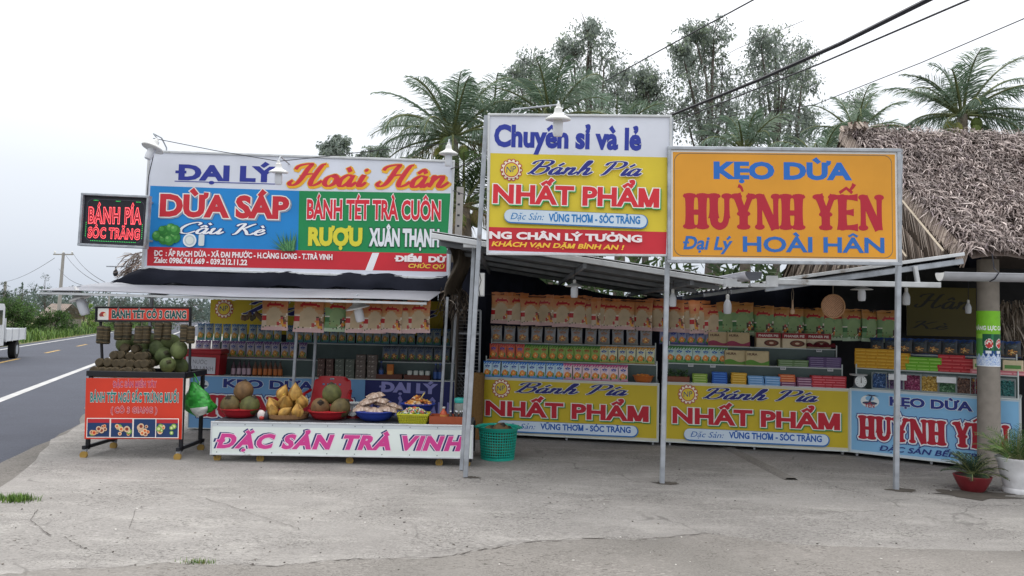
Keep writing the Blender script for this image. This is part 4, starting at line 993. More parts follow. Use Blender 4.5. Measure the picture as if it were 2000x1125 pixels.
for x, y, z in v:
    s_ = (x - x0 - wd * .47) / wd * .47; a = 1.5 * math.pi + s_ / Rw; m.v.append((cb.x + (Rw + .0012 + z) * math.cos(a), cb.y + (Rw + .0012 + z) * math.sin(a), z1 + (z0 - z1) * .345 + y * hgt))
for q in f: m.face(q)
m.build('wrap_lettering', LETTER, wr)
# yellow banner in the back, shade painted into its colours; brush lettering
S = Sign(W(1770, 560, 11.3), W(1905, 563, 11.3), W(1770, 655, 11.3)); S.rect('5e5518', 0, 0, 1, 1)
S.shape(lambda g: script(['H', 'a^', 'n'], .05, .15, .3, g), '2a2a26', (.1, .42), (.95, .45), .3); S.shape(lambda g: script([' ', 'K', 'e`'], .05, .13, .3, g), '2a2a26', (.05, .85), (.6, .87), .16)
t = thing('banner', 'dim yellow banner with brush lettering at the back of the right shelter', 'banner', W(1840, 650, 11.3)); S.finish(t)
# half-height dry frond screen right of the column
m = MB(); strips(m, [W(1985 + rs.uniform(-30, 90), 605 + rs.uniform(-20, 40), 9.6 + rs.uniform(-.1, .1)) for _ in range(700)], ('a79a8c', '8a7c6e', 'c4b8aa', '6e6256', '554a40'), rs, (.14, .34), .008, (.1, 0, -1), .35)
o = m.build('frond_screen', LEAF); tag(o, 'dry palm frond screen hanging right of the concrete column', 'screen')
# ---------------------------------------------------------------- coconut palms
BARKP = mat('palm_trunk', '6f665c', rough=.9, noise=.25, scale=9, bump=.5)
BARK = mat('tree_bark', '57504a', rough=.9, noise=.25, scale=6, bump=.4)
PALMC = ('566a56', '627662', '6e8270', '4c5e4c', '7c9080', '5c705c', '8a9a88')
def frond(m, base, az, el, L, r, cols, droop=1.0, nl=46, wl=.5, hang=.35):
    """a curved rib with two rows of narrow leaflets"""
    h = Vector((math.cos(az), math.sin(az), 0)); P = []; a = el; p = Vector(base); n = 14; step = L / n
    for i in range(n + 1):
        P.append(p.copy()); p = p + (h * math.cos(a) + Vector((0, 0, math.sin(a)))) * step; a -= droop * (0.015 + .19 * (i / n) ** 1.7)
    side = Vector((-h.y, h.x, 0)); col = r.choice(cols); m.color('7b8258'); m.tube(P, [(.028 * (1 - .8 * i / n) + .004) * (wl / .5) for i in range(n + 1)], 4, cap=False)
    twist = r.uniform(-.4, .4)
    for k in range(nl):
        t = .14 + .86 * (k + r.random() * .6) / nl; f = t * n; i = min(int(f), n - 1); q = P[i].lerp(P[i + 1], f - i); d = (P[i + 1] - P[i]).normalized(); up = side.cross(d)
        if up.z < 0: up = -up
        ln = wl * (math.sin(math.pi * min(1, .12 + t * .86)) ** .6) * r.uniform(.8, 1.1)
        for s_ in (-1, 1):
            if r.random() < .04: continue
            m.color(r.choice(cols) if r.random() < .3 else col)
            o = (side * s_ * r.uniform(.45, .85) + d * r.uniform(.5, .85) + up * (.2 + twist * s_) + Vector((0, 0, -hang * r.uniform(.4, 1.1)))).normalized()
            e = (o + Vector((0, 0, -hang * .9))).normalized(); w_ = (d * .011 + up * .004 * s_) * (wl / .55)
            a_, b_ = q + o * ln * .55, q + o * ln * .55 + e * ln * .5
            bb = len(m.v); m.v += [tuple(x) for x in (q - w_ * .6, q + w_ * .6, a_ + w_, a_ - w_, b_)]
            m.face((bb, bb + 1, bb + 2, bb + 3)); m.face((bb + 3, bb + 2, bb + 4))
def palm(label, crown, L, n, seed, trunk_r=.13, els=(-.35, 1.45), cols=PALMC, az0=None, nl=46, extra=()):
    """crown: where the fronds spring from; the trunk runs down to the ground"""
    r = random.Random(seed); base = Vector((crown.x + r.uniform(-.4, .4), crown.y + r.uniform(-.2, .3), 0)); t = thing('coconut_palm', label, 'palm tree', base, 'coconut palms behind the stalls')
    k = 10; m = MB(); m.tube([base.lerp(crown, i / k) + Vector((.12 * math.sin(i / k * 3), 0, 0)) for i in range(k + 1)], [trunk_r * (1.25 - .5 * i / k) for i in range(k + 1)], 9); m.build('trunk', BARKP, t, smooth=True)
    m = MB()
    for i in range(n):
        az = i * 2.39996 + r.uniform(-.25, .25); f = i / n; el = els[1] + (els[0] - els[1]) * f ** .8 + r.uniform(-.15, .15)
        frond(m, crown + Vector((math.cos(az) * .08, math.sin(az) * .08, .1 - .15 * f)), az, el, L * r.uniform(.85, 1.1) * (.75 + .25 * min(1, f * 3)), r, (cols if el > -.1 or r.random() < .5 else ('7a6a4c', '86765a', '6c5e44')), r.uniform(.8, 1.25) if el > .7 else r.uniform(1.0, 1.9), nl, hang=.42 if el > .7 else .85)
    for az, el, l in extra: frond(m, crown, az, el, l, r, cols, 1.0, nl)
    m.build('crown', FOLI, t)
    for i in range(6): c = MB(); a = r.uniform(0, 6.28); c.color(r.choice(('6a7a3c', '8a8a48', '5b6c34'))); c.ball(crown + Vector((math.cos(a) * .26, math.sin(a) * .26, -.28 + r.uniform(-.12, .1))), (.11, .11, .14), 10, 6); c.build('coconut', LEAF, t, smooth=True)
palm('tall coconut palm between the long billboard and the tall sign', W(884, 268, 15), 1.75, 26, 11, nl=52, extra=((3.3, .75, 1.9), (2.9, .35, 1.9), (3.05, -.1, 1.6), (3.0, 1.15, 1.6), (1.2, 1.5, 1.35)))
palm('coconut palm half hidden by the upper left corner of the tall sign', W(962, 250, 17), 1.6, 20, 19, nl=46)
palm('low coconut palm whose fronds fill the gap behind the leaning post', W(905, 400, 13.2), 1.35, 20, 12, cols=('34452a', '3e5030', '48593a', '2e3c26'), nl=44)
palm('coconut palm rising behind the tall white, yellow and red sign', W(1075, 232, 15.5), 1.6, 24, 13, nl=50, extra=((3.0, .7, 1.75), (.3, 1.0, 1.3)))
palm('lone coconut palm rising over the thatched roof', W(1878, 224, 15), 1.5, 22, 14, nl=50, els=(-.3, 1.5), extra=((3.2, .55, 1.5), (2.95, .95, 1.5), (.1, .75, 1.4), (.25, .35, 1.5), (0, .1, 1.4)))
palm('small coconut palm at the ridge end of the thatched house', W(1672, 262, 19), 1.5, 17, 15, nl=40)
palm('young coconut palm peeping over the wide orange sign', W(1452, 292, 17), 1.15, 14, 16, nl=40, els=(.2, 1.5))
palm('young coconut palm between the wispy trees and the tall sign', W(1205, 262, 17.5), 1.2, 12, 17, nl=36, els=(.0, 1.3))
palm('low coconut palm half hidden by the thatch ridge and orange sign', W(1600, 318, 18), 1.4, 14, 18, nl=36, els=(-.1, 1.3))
# ---------------------------------------------------------------- broadleaf trees
def leaf_tree(name, label, base, blobs, nleaf, size, cols, trunk_r, seed, group=None, cat='tree', limbs=True, hang=.6, stems=1):
    """blobs: (centre, radius); leaves hang in small clumps spread unevenly through each blob, on twigs"""
    r = random.Random(seed); t = thing(name, label, cat, base, group); m = MB(); top = max((b[0] for b in blobs), key=lambda v: v.z)
    base = Vector(base); tw = MB()
    if limbs:
        fork = base.lerp(top, .35)
        for s_ in range(stems):
            off = Vector((r.uniform(-.5, .5), r.uniform(-.5, .5), 0)) * (s_ > 0); e = top + off * 2 - Vector((0, 0, 1.6 if s_ else .3))
            pts = [base + off, fork + off * 1.5 + Vector((r.uniform(-.2, .2), 0, 0)), base.lerp(e, .7), e]
            tw.tube(pts, [trunk_r, trunk_r * .75, trunk_r * .45, trunk_r * .12], 6)
        for c, rad_ in blobs:
            s_ = base.lerp(top, min(.85, max(.25, (c.z - base.z) / max(.1, top.z - base.z) - .3))); mid = s_.lerp(c, .5) + Vector((r.uniform(-.2, .2), r.uniform(-.2, .2), .12 * rad_))
            tw.tube([s_, mid, c], [trunk_r * .4, trunk_r * .25, trunk_r * .1], 5)
            for _ in range(14):
                d = Vector((r.gauss(0, 1), r.gauss(0, 1), r.gauss(.2, .8))).normalized(); tw.tube([c, c + d * rad_ * .55 + Vector((0, 0, .05)), c + d * rad_ * r.uniform(.8, 1.05)], [trunk_r * .1, trunk_r * .06, trunk_r * .03], 3)
        tw.build('trunk', BARK, t)
    per = max(1, nleaf // len(blobs)); 
    for c, rad_ in blobs:
        k = max(4, int(per / 22))
        for _ in range(k):
            d = Vector((r.gauss(0, 1), r.gauss(0, 1), r.gauss(0, 1))).normalized(); cc = c + d * rad_ * r.uniform(.25, 1.05); cr = rad_ * r.uniform(.12, .34); col = r.choice(cols)
            for _ in range(int(22 * r.uniform(.5, 1.4))):
                m.color(col if r.random() < .7 else r.choice(cols)); p = cc + Vector((r.gauss(0, 1), r.gauss(0, 1), r.gauss(0, 1))) * cr * .62
                a = Vector((r.uniform(-1, 1), r.uniform(-1, 1), r.uniform(-1, .5) - hang)).normalized(); b = a.cross(Vector((r.uniform(-1, 1), r.uniform(-1, 1), r.uniform(-1, 1)))).normalized(); s_ = size * r.uniform(.6, 1.3)
                bb = len(m.v); m.v += [tuple(x) for x in (p, p + a * s_ * .5 + b * s_ * .2, p + a * s_, p + a * s_ * .5 - b * s_ * .2)]; m.face((bb, bb + 1, bb + 2, bb + 3))
    m.build('crown', FOLI, t); return t
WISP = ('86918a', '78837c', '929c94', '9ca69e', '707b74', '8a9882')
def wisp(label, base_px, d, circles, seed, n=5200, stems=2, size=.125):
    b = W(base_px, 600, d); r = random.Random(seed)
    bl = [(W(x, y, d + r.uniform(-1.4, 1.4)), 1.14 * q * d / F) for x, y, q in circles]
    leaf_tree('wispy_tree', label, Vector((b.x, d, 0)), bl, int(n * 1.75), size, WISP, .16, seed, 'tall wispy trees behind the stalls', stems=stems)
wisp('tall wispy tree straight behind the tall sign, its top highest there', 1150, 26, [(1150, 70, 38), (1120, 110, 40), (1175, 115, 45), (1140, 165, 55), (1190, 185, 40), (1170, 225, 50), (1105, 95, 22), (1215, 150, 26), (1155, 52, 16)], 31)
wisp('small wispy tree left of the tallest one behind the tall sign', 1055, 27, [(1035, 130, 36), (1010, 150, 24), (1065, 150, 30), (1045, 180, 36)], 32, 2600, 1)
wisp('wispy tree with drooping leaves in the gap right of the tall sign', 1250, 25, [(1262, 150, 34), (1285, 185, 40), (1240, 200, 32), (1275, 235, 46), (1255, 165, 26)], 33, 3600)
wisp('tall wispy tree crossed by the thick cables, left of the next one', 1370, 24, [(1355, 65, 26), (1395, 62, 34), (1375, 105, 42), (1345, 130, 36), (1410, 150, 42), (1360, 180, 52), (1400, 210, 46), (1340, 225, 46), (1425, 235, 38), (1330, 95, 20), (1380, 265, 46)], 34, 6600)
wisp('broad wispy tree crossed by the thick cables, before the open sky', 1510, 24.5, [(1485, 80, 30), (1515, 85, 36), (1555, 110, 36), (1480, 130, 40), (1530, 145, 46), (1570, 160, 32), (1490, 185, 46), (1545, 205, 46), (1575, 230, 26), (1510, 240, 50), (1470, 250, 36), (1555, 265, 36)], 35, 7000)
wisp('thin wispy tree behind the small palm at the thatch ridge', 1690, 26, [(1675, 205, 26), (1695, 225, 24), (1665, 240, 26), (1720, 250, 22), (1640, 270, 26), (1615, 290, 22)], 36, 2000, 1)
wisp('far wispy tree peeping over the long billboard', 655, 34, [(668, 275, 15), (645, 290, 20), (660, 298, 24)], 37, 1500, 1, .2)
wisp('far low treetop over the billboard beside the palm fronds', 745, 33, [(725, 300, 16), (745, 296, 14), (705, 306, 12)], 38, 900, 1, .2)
# ---------------------------------------------------------------- across the road
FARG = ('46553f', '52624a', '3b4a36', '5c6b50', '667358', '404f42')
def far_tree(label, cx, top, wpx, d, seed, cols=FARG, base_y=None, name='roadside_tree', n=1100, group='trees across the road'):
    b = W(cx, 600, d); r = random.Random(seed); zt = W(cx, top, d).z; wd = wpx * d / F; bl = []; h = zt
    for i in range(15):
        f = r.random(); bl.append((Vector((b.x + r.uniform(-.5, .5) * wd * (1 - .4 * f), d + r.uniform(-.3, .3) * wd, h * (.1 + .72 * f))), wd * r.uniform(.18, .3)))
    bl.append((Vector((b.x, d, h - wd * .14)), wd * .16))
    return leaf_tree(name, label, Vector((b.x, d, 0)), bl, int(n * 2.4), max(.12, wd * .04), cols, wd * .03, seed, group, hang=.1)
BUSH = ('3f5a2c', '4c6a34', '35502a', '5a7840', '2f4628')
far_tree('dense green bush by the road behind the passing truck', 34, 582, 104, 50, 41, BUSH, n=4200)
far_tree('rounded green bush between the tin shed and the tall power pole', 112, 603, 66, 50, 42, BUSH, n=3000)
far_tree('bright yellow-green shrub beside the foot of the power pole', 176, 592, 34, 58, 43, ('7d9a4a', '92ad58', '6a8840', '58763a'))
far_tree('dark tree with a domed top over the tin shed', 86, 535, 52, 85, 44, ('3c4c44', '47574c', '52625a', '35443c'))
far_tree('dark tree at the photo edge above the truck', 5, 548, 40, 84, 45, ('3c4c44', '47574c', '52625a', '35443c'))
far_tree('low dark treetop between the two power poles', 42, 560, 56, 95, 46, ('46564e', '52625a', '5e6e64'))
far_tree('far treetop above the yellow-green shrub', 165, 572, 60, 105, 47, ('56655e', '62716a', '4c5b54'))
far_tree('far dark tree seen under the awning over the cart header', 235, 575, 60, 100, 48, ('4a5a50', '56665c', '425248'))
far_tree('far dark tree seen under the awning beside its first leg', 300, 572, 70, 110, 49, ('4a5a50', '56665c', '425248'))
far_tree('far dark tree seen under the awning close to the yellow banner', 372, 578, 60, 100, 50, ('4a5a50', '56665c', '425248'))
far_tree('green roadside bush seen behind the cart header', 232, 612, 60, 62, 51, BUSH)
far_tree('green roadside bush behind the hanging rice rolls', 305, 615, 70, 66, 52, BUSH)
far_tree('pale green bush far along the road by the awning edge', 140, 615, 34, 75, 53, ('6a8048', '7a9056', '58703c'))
# far-off wood closing the view beyond the fields; haze put into its pale colours
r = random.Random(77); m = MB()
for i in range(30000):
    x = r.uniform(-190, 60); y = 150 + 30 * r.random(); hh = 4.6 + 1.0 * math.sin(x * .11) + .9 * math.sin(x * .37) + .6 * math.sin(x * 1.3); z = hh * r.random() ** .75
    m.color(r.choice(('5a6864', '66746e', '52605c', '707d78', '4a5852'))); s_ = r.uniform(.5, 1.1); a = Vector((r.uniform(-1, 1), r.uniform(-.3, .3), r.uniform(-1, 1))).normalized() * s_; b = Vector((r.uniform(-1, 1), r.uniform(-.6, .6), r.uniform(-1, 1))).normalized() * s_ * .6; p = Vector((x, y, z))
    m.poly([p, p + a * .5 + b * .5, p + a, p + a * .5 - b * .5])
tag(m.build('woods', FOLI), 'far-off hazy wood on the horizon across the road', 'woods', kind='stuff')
# undergrowth behind the stalls so that no bare field shows through the gaps
m = MB()
for i in range(7000):
    x = r.uniform(-1.5, 14); y = r.uniform(13.5, 19); z = (1.0 + 1.5 * abs(math.sin(x * 1.3 + y)) + .8) * r.random() ** .7
    m.color(r.choice(('34452a', '3e5030', '48593a', '2e3c26', '53633f'))); l = r.uniform(.25, .6); a = Vector((r.uniform(-1, 1), r.uniform(-1, 1), r.uniform(-.4, 1))).normalized() * l; b = a.cross(Vector((r.uniform(-1, 1), r.uniform(-1, 1), r.uniform(-1, 1)))).normalized() * .05; p = Vector((x, y, z)); m.poly([p - b, p + b, p + a])
tag(m.build('undergrowth', FOLI), 'dense green undergrowth behind the stalls', 'undergrowth', kind='stuff')
# ---------------------------------------------------------------- printed packaging
def pillow(name, label, cat, w, h, t, paint, nx=14, ny=20, hole=False, seed=0, group=None, flat=.35):
    """a filled bag standing on its lower edge; paint(u, v) is the print, u 0..1 across, v 0..1 from the top"""
    r = random.Random(seed); m = MB()
    def bul(u, v): return (max(0, math.sin(math.pi * u)) ** flat) * (max(0, math.sin(math.pi * min(1, max(0, (v - .06) / .9)))) ** .55)
    wr = [r.uniform(-1, 1) for _ in range(8)]
    for side in (-1, 1):
        b0 = len(m.v)
        for i in range(nx + 1):
            for j in range(ny + 1):
                u, v = i / nx, j / ny; y = t / 2 * bul(u, v) * (1 + .12 * math.sin(u * 9 + wr[0] * 4 + v * 5) + .1 * math.sin(v * 13 + wr[1] * 5))
                pin = 1 - .05 * math.sin(math.pi * v); m.v.append(((u - .5) * w * pin, side * (y + .0015), h * (1 - v) + .004 * math.sin(u * 14 + wr[2] * 9) * (v < .05)))
        for i in range(nx):
            for j in range(ny):
                u, v = (i + .5) / nx, (j + .5) / ny
                if hole and abs(u - .5) < .08 and .03 < v < .075: continue
                c = paint(u, v) if side < 0 else 'c9c5bd'
                m.color(c); a = b0 + i * (ny + 1) + j; f = (a, a + 1, a + ny + 2, a + ny + 1); m.face(f if side < 0 else f[::-1])
    o = m.build(name, PACK, smooth=50); return tag(o, label, cat, group)
def scribble(u, v, u0, u1, v0, v1, k=6):
    """true inside a band of handwriting-like marks"""
    if not (u0 < u < u1 and v0 < v < v1): return False
    x = (u - u0) / (u1 - u0); y = (v - v0) / (v1 - v0); return abs(y - .5 - .28 * math.sin(x * math.pi * k)) < .3
def p_orange(seed, win='c6b090', green=False):
    r = random.Random(seed); sp = [(r.uniform(.08, .95), r.uniform(.66, .93), r.uniform(.012, .028), r.choice(('5a4a36', '3d6a3a', '8a5a3a'))) for _ in range(16)]
    nut = [(r.uniform(.66, .98), r.uniform(.6, .86), r.uniform(.03, .06), r.choice(('4a3326', '6a4a30', 'd88a34', 'e2a848', '3a2a20', 'b84a4a'))) for _ in range(14)]
    def f(u, v):
        if v < .1: return 'c07442' if not green else 'b47c42'
        arc = .24 + .35 * (u - .5) ** 2
        if abs(v - arc) < .055 and .2 < u < .85: return ('b52a30' if scribble(u, v - .35 * (u - .5) ** 2, .2, .85, .18, .3, 7) or abs(v - arc) < .03 else ('cf9870' if not green else 'c49a68'))
        for x, y, q, c in nut:
            if (u - x) ** 2 + ((v - y) * 1.3) ** 2 < q * q * 1.6 and u - .2 > .9 - v * .72: return c
        for x, y, q, c in sp:
            if (u - x) ** 2 + ((v - y) * 1.3) ** 2 < q * q: return c
        if v > .88: return ('dbb8b8' if not green else 'b8ccb0')
        if abs((v - .78) + (u - .7) * .9) < .022 and u > .52: return 'ece4d4'
        if ((u - .5) / .31) ** 2 + (max(0, .62 - v) / .3) ** 2 < 1 and v < .84: return win
        if v > .72 and not green: return 'd6c2ae'
        if u < .22 and .52 < v < .72: return ('b52228' if not green else '2f6a34') if v > .58 else 'e6ded2'
        if v > .5: return 'c4a888' if not green else '749a6a'
        return ('c8885a' if v < .4 else 'c4986c') if not green else ('be8850' if v < .3 else '7c9c68')
    return f
BAG_O = Kind(pillow('snack_bag', 'orange snack bag with a red arched title hanging in the long row', 'snack bag', .27, .39, .05, p_orange(1), 20, 28, True, 1))
BAG_G = Kind(pillow('snack_bag', 'green and orange snack bag hanging in the long row', 'snack bag', .27, .39, .05, p_orange(2, '8aa670', True), 20, 28, True, 2))
def p_pack(base, top, logo, fruit='d9792a', leaf='3f7a34', low=None):
    def f(u, v):
        if v < .07 or v > .95: return top
        if v < .2: return top if (u * 7 + v * 9) % 2 < 1.2 else base
        if scribble(u, v, .2, .8, .22, .36, 3) or scribble(u, v, .3, .75, .34, .42, 5): return logo
        d = math.hypot(u - .46, (v - .68) * 1.85)
        if d < .1: return 'efc878'
        if d < .31: return fruit if (math.atan2(v - .66, u - .45) * 3) % 2 < 1.5 else 'e8a04c'
        if math.hypot(u - .78, (v - .72) * 1.2) < .16: return leaf
        if math.hypot(u - .2, (v - .82) * 1.2) < .13: return leaf
        return low if (low and v > .8) else base
    return f
def PK(name, label, cat, *a, w=.127, h=.225, t=.035, group=None, **k): return Kind(pillow(name, label, cat, w, h, t, p_pack(*a, **k), 14, 26, seed=len(label), group=group))
def carton(name, label, cat, w, d, h, col, band=None, top=None, group=None, deco=None, side=None):
    """small printed carton with a lid seam, rounded edges and a printed front"""
    m = MB(); e = min(w, d, h) * .06
    def ring(z, k): return [(-w / 2 + k, -d / 2, z), (w / 2 - k, -d / 2, z), (w / 2, -d / 2 + k, z), (w / 2, d / 2 - k, z), (w / 2 - k, d / 2, z), (-w / 2 + k, d / 2, z), (-w / 2, d / 2 - k, z), (-w / 2, -d / 2 + k, z)]
    lv = [(0, 1.02), (e, 1), (h * .72, 1), (h * .72, .985), (h * .75, .985), (h * .75, 1), (h - e, 1), (h, .985)]; b0 = len(m.v)
    for z, k in lv: m.v += [(x * k, y * k, q) for x, y, q in ring(z, e)]
    for i in range(len(lv) - 1):
        for j in range(8):
            m.color((side or col) if j not in (0,) else col); m.face((b0 + i * 8 + j, b0 + i * 8 + (j + 1) % 8, b0 + (i + 1) * 8 + (j + 1) % 8, b0 + (i + 1) * 8 + j))
    m.color(top or col); m.face(tuple(b0 + (len(lv) - 1) * 8 + j for j in range(8))); m.face(tuple(b0 + j for j in reversed(range(8))))
    y = -d / 2 - .0012
    if band:
        m.color(band); m.poly([(-w * .4, y, h * .2), (w * .4, y, h * .2), (w * .4, y, h * .55), (-w * .4, y, h * .55)])
        m.color(band); m.poly([(-w * .3, -d * .3, h + .001), (w * .3, -d * .3, h + .001), (w * .3, d * .3, h + .001), (-w * .3, d * .3, h + .001)])
    if deco: deco(m, w, d, h, y)
    return tag(m.build(name, CARD), label, cat, group)
def bottle(name, label, cat, r, h, col, cap, lab, group=None):
    t = thing(name, label, cat, (0, 0, 0), group)
    m = MB(); m.color(col); m.lathe([(r * .9, 0), (r, .01), (r, h * .55), (r * .85, h * .64), (r * .4, h * .78), (r * .36, h * .9)], 14); m.color(lab); m.lathe([(r * 1.02, h * .12), (r * 1.02, h * .5)], 14); m.build('body', PACK, t, smooth=40)
    c = MB(); c.color(cap); c.lathe([(r * .44, h * .9), (r * .46, h * .98), (r * .4, h), (.001, h)], 12); c.build('cap', PACK, t, smooth=40); return t
def bowl(name, label, p, r, h, col, group=None, mat_=None, flare=.72, cat='bowl'):
    t = thing(name, label, cat, p, group); m = MB(); m.color(col)
    m.lathe([(.001, .004), (r * flare * .8, .003), (r * flare, .012), (r * .86, h * .5), (r * .97, h * .92), (r * 1.04, h), (r * 1.04, h * .95), (r * .99, h * .86)], 36)
    m.lathe([(r * 1.04, h), (r * .95, h * .93), (r * .84, h * .5), (r * flare * .95, .02), (.001, .018)], 36); m.build('shell', mat_ or PACK, t, smooth=50, local=True); return t
# ---------------------------------------------------------------- display counters: printed front, stepped shelves
COUNTER = mat('counter_sheet', '4a5a58', rough=.5, noise=.1)
SHELFW = mat('white_shelf_edge', 'c4cbca', rough=.5, noise=.06)
def counter(label, L, Rr, h, depth, design, zb=.08, tiers=()):
    """L, R: lower front corners on the ground; tiers: (set-back, height) of the steps above the top"""
    L = Vector((L.x, L.y, 0)); Rr = Vector((Rr.x, Rr.y, 0)); x = (Rr - L).normalized(); n = Vector((x.y, -x.x, 0)); back = -n; wd = (Rr - L).length
    t = thing('display_counter', label, 'counter', L); up = Vector((0, 0, 1))
    S = Sign(L + up * h, Rr + up * h, L + up * zb); design(S); S.finish(t, panel='front_banner', frame='d8d8d0', fw=.014, fd=.02, fmat=SHELFW)
    m = MB(); Mx = Matrix(((x.x, back.x, 0, L.x), (x.y, back.y, 0, L.y), (0, 0, 1, 0), (0, 0, 0, 1)))
    m.box((.0, .02, zb), (wd, depth, h - .02), Mx); m.build('cabinet', COUNTER, t)
    m = MB(); m.box((-.005, .004, h - .018), (wd + .005, depth, h), Mx); m.build('top', SHELFW, t)
    py, pz = None, h; lst = list(tiers)
    for i, (yb, z) in enumerate(lst):
        y1 = lst[i + 1][0] if i + 1 < len(lst) else depth
        m = MB(); m.box((.03 * (i + 1), yb, pz + .001), (wd - .03 * (i + 1), yb + .01, z - .012), Mx); m.build('riser', COUNTER, t)
        m = MB(); m.box((.03 * (i + 1) - .01, yb - .012, z - .012), (wd - .03 * (i + 1) + .01, yb + .3, z), Mx); m.build('shelf', SHELFW, t); pz = z
    for sx in (.0, wd):
        for i, (yb, z) in enumerate(lst): MB().bar(Mx @ Vector((sx + (.02 if sx == 0 else -.02) * (i + 1), yb, h if i == 0 else lst[i - 1][1])), Mx @ Vector((sx + (.02 if sx == 0 else -.02) * (i + 1), yb, z + .05)), .014).build('side_frame', SHELFW, t)
    for sx in (.06, wd / 2, wd - .06):
        c = MB(); c.bar(Mx @ Vector((sx, .08, zb)), Mx @ Vector((sx, .08, .05)), .03); c.tube([Mx @ Vector((sx - .012, .08, .04)), Mx @ Vector((sx + .012, .08, .04))], .036, 12); c.build('caster', WPAINT, t)
    def spot(px, y, z):
        """point on a step under photo column px: y behind the front, z height"""
        o = L + back * y; r_ = ray(px, 640); s_ = (o - CP).xy; k = (s_.x * x.y - s_.y * x.x) / (r_.x * x.y - r_.y * x.x); p = CP + r_ * k; return Vector((p.x, p.y, z))
    return spot, math.atan2(x.y, x.x)
def scaled(fn, ref):
    return lambda S: fn(S, ref.q)
REF_P = Sign(W(939, 737, 10.3), W(1285, 746.7, 9.85), W(935, 846, 10.3)); REF_K = Sign(W(1659.4, 757, 9.45), W(1992, 776, 8.4), W(1658.7, 875.5, 9.45))
c1L, c1R = W(936, 800, 10.3), W(1285, 800, 9.85); c2L, c2R = W(1300, 800, 9.88), W(1658, 800, 9.42); c3L, c3R = W(1662, 800, 9.4), W(1992, 800, 8.38)
sp1, rz1 = counter('yellow fronted counter left of the middle post, stepped with three rows of small packets', c1L, c1R, .82, .9, scaled(design_pia, REF_P), .075, ((.28, 1.06), (.52, 1.30)))
sp2, rz2 = counter('yellow fronted counter right of the middle post, stepped with boxes and stacks', c2L, c2R, .84, .9, scaled(design_pia, REF_P), .075, ((.28, 1.09), (.52, 1.33)))
sp3, rz3 = counter('pale blue fronted counter behind the concrete column with stacked candy boxes', c3L, c3R, .85, .9, scaled(design_keo, REF_K), .075, ((.22, 1.11), (.55, 1.30)))
def line(kind, sp, y, z, x0, x1, n, label, group, **k):
    return kind.row(n, sp(x0, y, z), sp(x1, y, z), label, group, **k)
# first yellow counter
A1 = PK('snack_packet', 'small printed snack packet on a shelf', 'snack packet', 'b9d4e4', '2f6fc0', '2146a0', low='6a9ed0'); A2 = PK('snack_packet', 'small printed snack packet on a shelf', 'snack packet', 'e0c6cc', 'b0487c', '2446a0', low='cfa0b0')
line(A1, sp1, .12, .822, 946, 1102, 9, 'light blue packet with orange fruit print in the front row of the first yellow counter', 'blue packets, front row, first yellow counter', tilt=-.1)
line(A2, sp1, .12, .822, 1102, 1228, 7, 'pink packet with orange fruit print in the front row of the first yellow counter', 'pink packets, front row, first yellow counter', tilt=-.1)
A3 = PK('snack_packet', 'small printed snack packet on a shelf', 'snack packet', 'd0664a', 'a83a3a', '2a50a8', low='b8583c'); A4 = PK('snack_packet', 'small printed snack packet on a shelf', 'snack packet', '8ba84e', '3f6e2c', 'a83c30', low='76983e'); A5 = PK('snack_packet', 'small printed snack packet on a shelf', 'snack packet', 'd4d4b4', 'c08a3a', '2c58a8', low='a8b86a')
line(A3, sp1, .36, 1.062, 957, 1024, 4, 'red packet in the middle row of the first yellow counter', 'red packets, middle row', tilt=-.1)
line(A4, sp1, .36, 1.062, 1024, 1172, 9, 'green packet in the middle row of the first yellow counter', 'green packets, middle row', tilt=-.1)
line(A5, sp1, .36, 1.062, 1172, 1279, 6, 'cream packet with blue script in the middle row of the first yellow counter', 'cream packets, middle row', tilt=-.1)
A6 = PK('snack_packet', 'small printed snack packet on a shelf', 'snack packet', '94959a', '857866', 'a87a5c', fruit='a06a44', leaf='7c7c74', low='8a8884', w=.165, h=.235)
line(A6, sp1, .62, 1.302, 957, 1276, 12, 'silvery packet in the top row of the first yellow counter', 'silvery packets, top row', tilt=-.08)
p = sp1(1258, .12, .822); bowl('fruit_bowl', 'orange brown bowl at the right end of the first yellow counter', p, .14, .1, 'b0622e')
m = MB(); rb = random.Random(6)
for i in range(14): m.color(rb.choice(('c8762e', 'b8642a', 'd88c3c'))); a = rb.uniform(0, 6.28); q = rb.uniform(0, .09); m.ball(p + Vector((q * math.cos(a), q * math.sin(a), .085)), .032, 8, 6)
tag(m.build('fruit', PACK, smooth=True), 'small orange fruits heaped in the bowl at the end of the first yellow counter', 'fruit')
# hanging rows
xs_o = (980, 1012, 1038, 1065, 1100, 1132, 1155, 1175, 1194, 1220, 1255, 1284, 1318, 1345, 1369, 1396); xs_g = (1425, 1452, 1491, 1522, 1551, 1589, 1618, 1640, 1667, 1702, 1736)
hang = MB(); hp = []
for i, x in enumerate(xs_o + xs_g):
    f = (x - 980) / 756; ph = W(x, 574 + 33 * min(f, 1), 10.75 - .75 * f); k = BAG_O if x < 1400 else BAG_G
    o = k.put(ph - Vector((0, 0, .43)), -.12 + R.uniform(-.5, .35), None, None, (R.uniform(-.06, .03), R.uniform(-.06, .06)), R.uniform(1.04, 1.18))
    o['label'] = ('orange snack bag with a red arched title hanging over the yellow counters' if x < 1400 else 'green snack bag hanging over the boxes and stacks'); o['group'] = 'orange bags hung over the yellow counters' if x < 1400 else 'green bags hung over the boxes and stacks'
    hp.append(ph)
m = MB(); m.tube([hp[0] + Vector((-.25, 0, -.01))] + [q + Vector((0, .012, -.02)) for q in hp[::3]] + [hp[-1] + Vector((.15, 0, 0))], .006, 5); tag(m.build('hanging_rail', WIRE), 'thin rail from which the long row of snack bags hangs', 'rail')
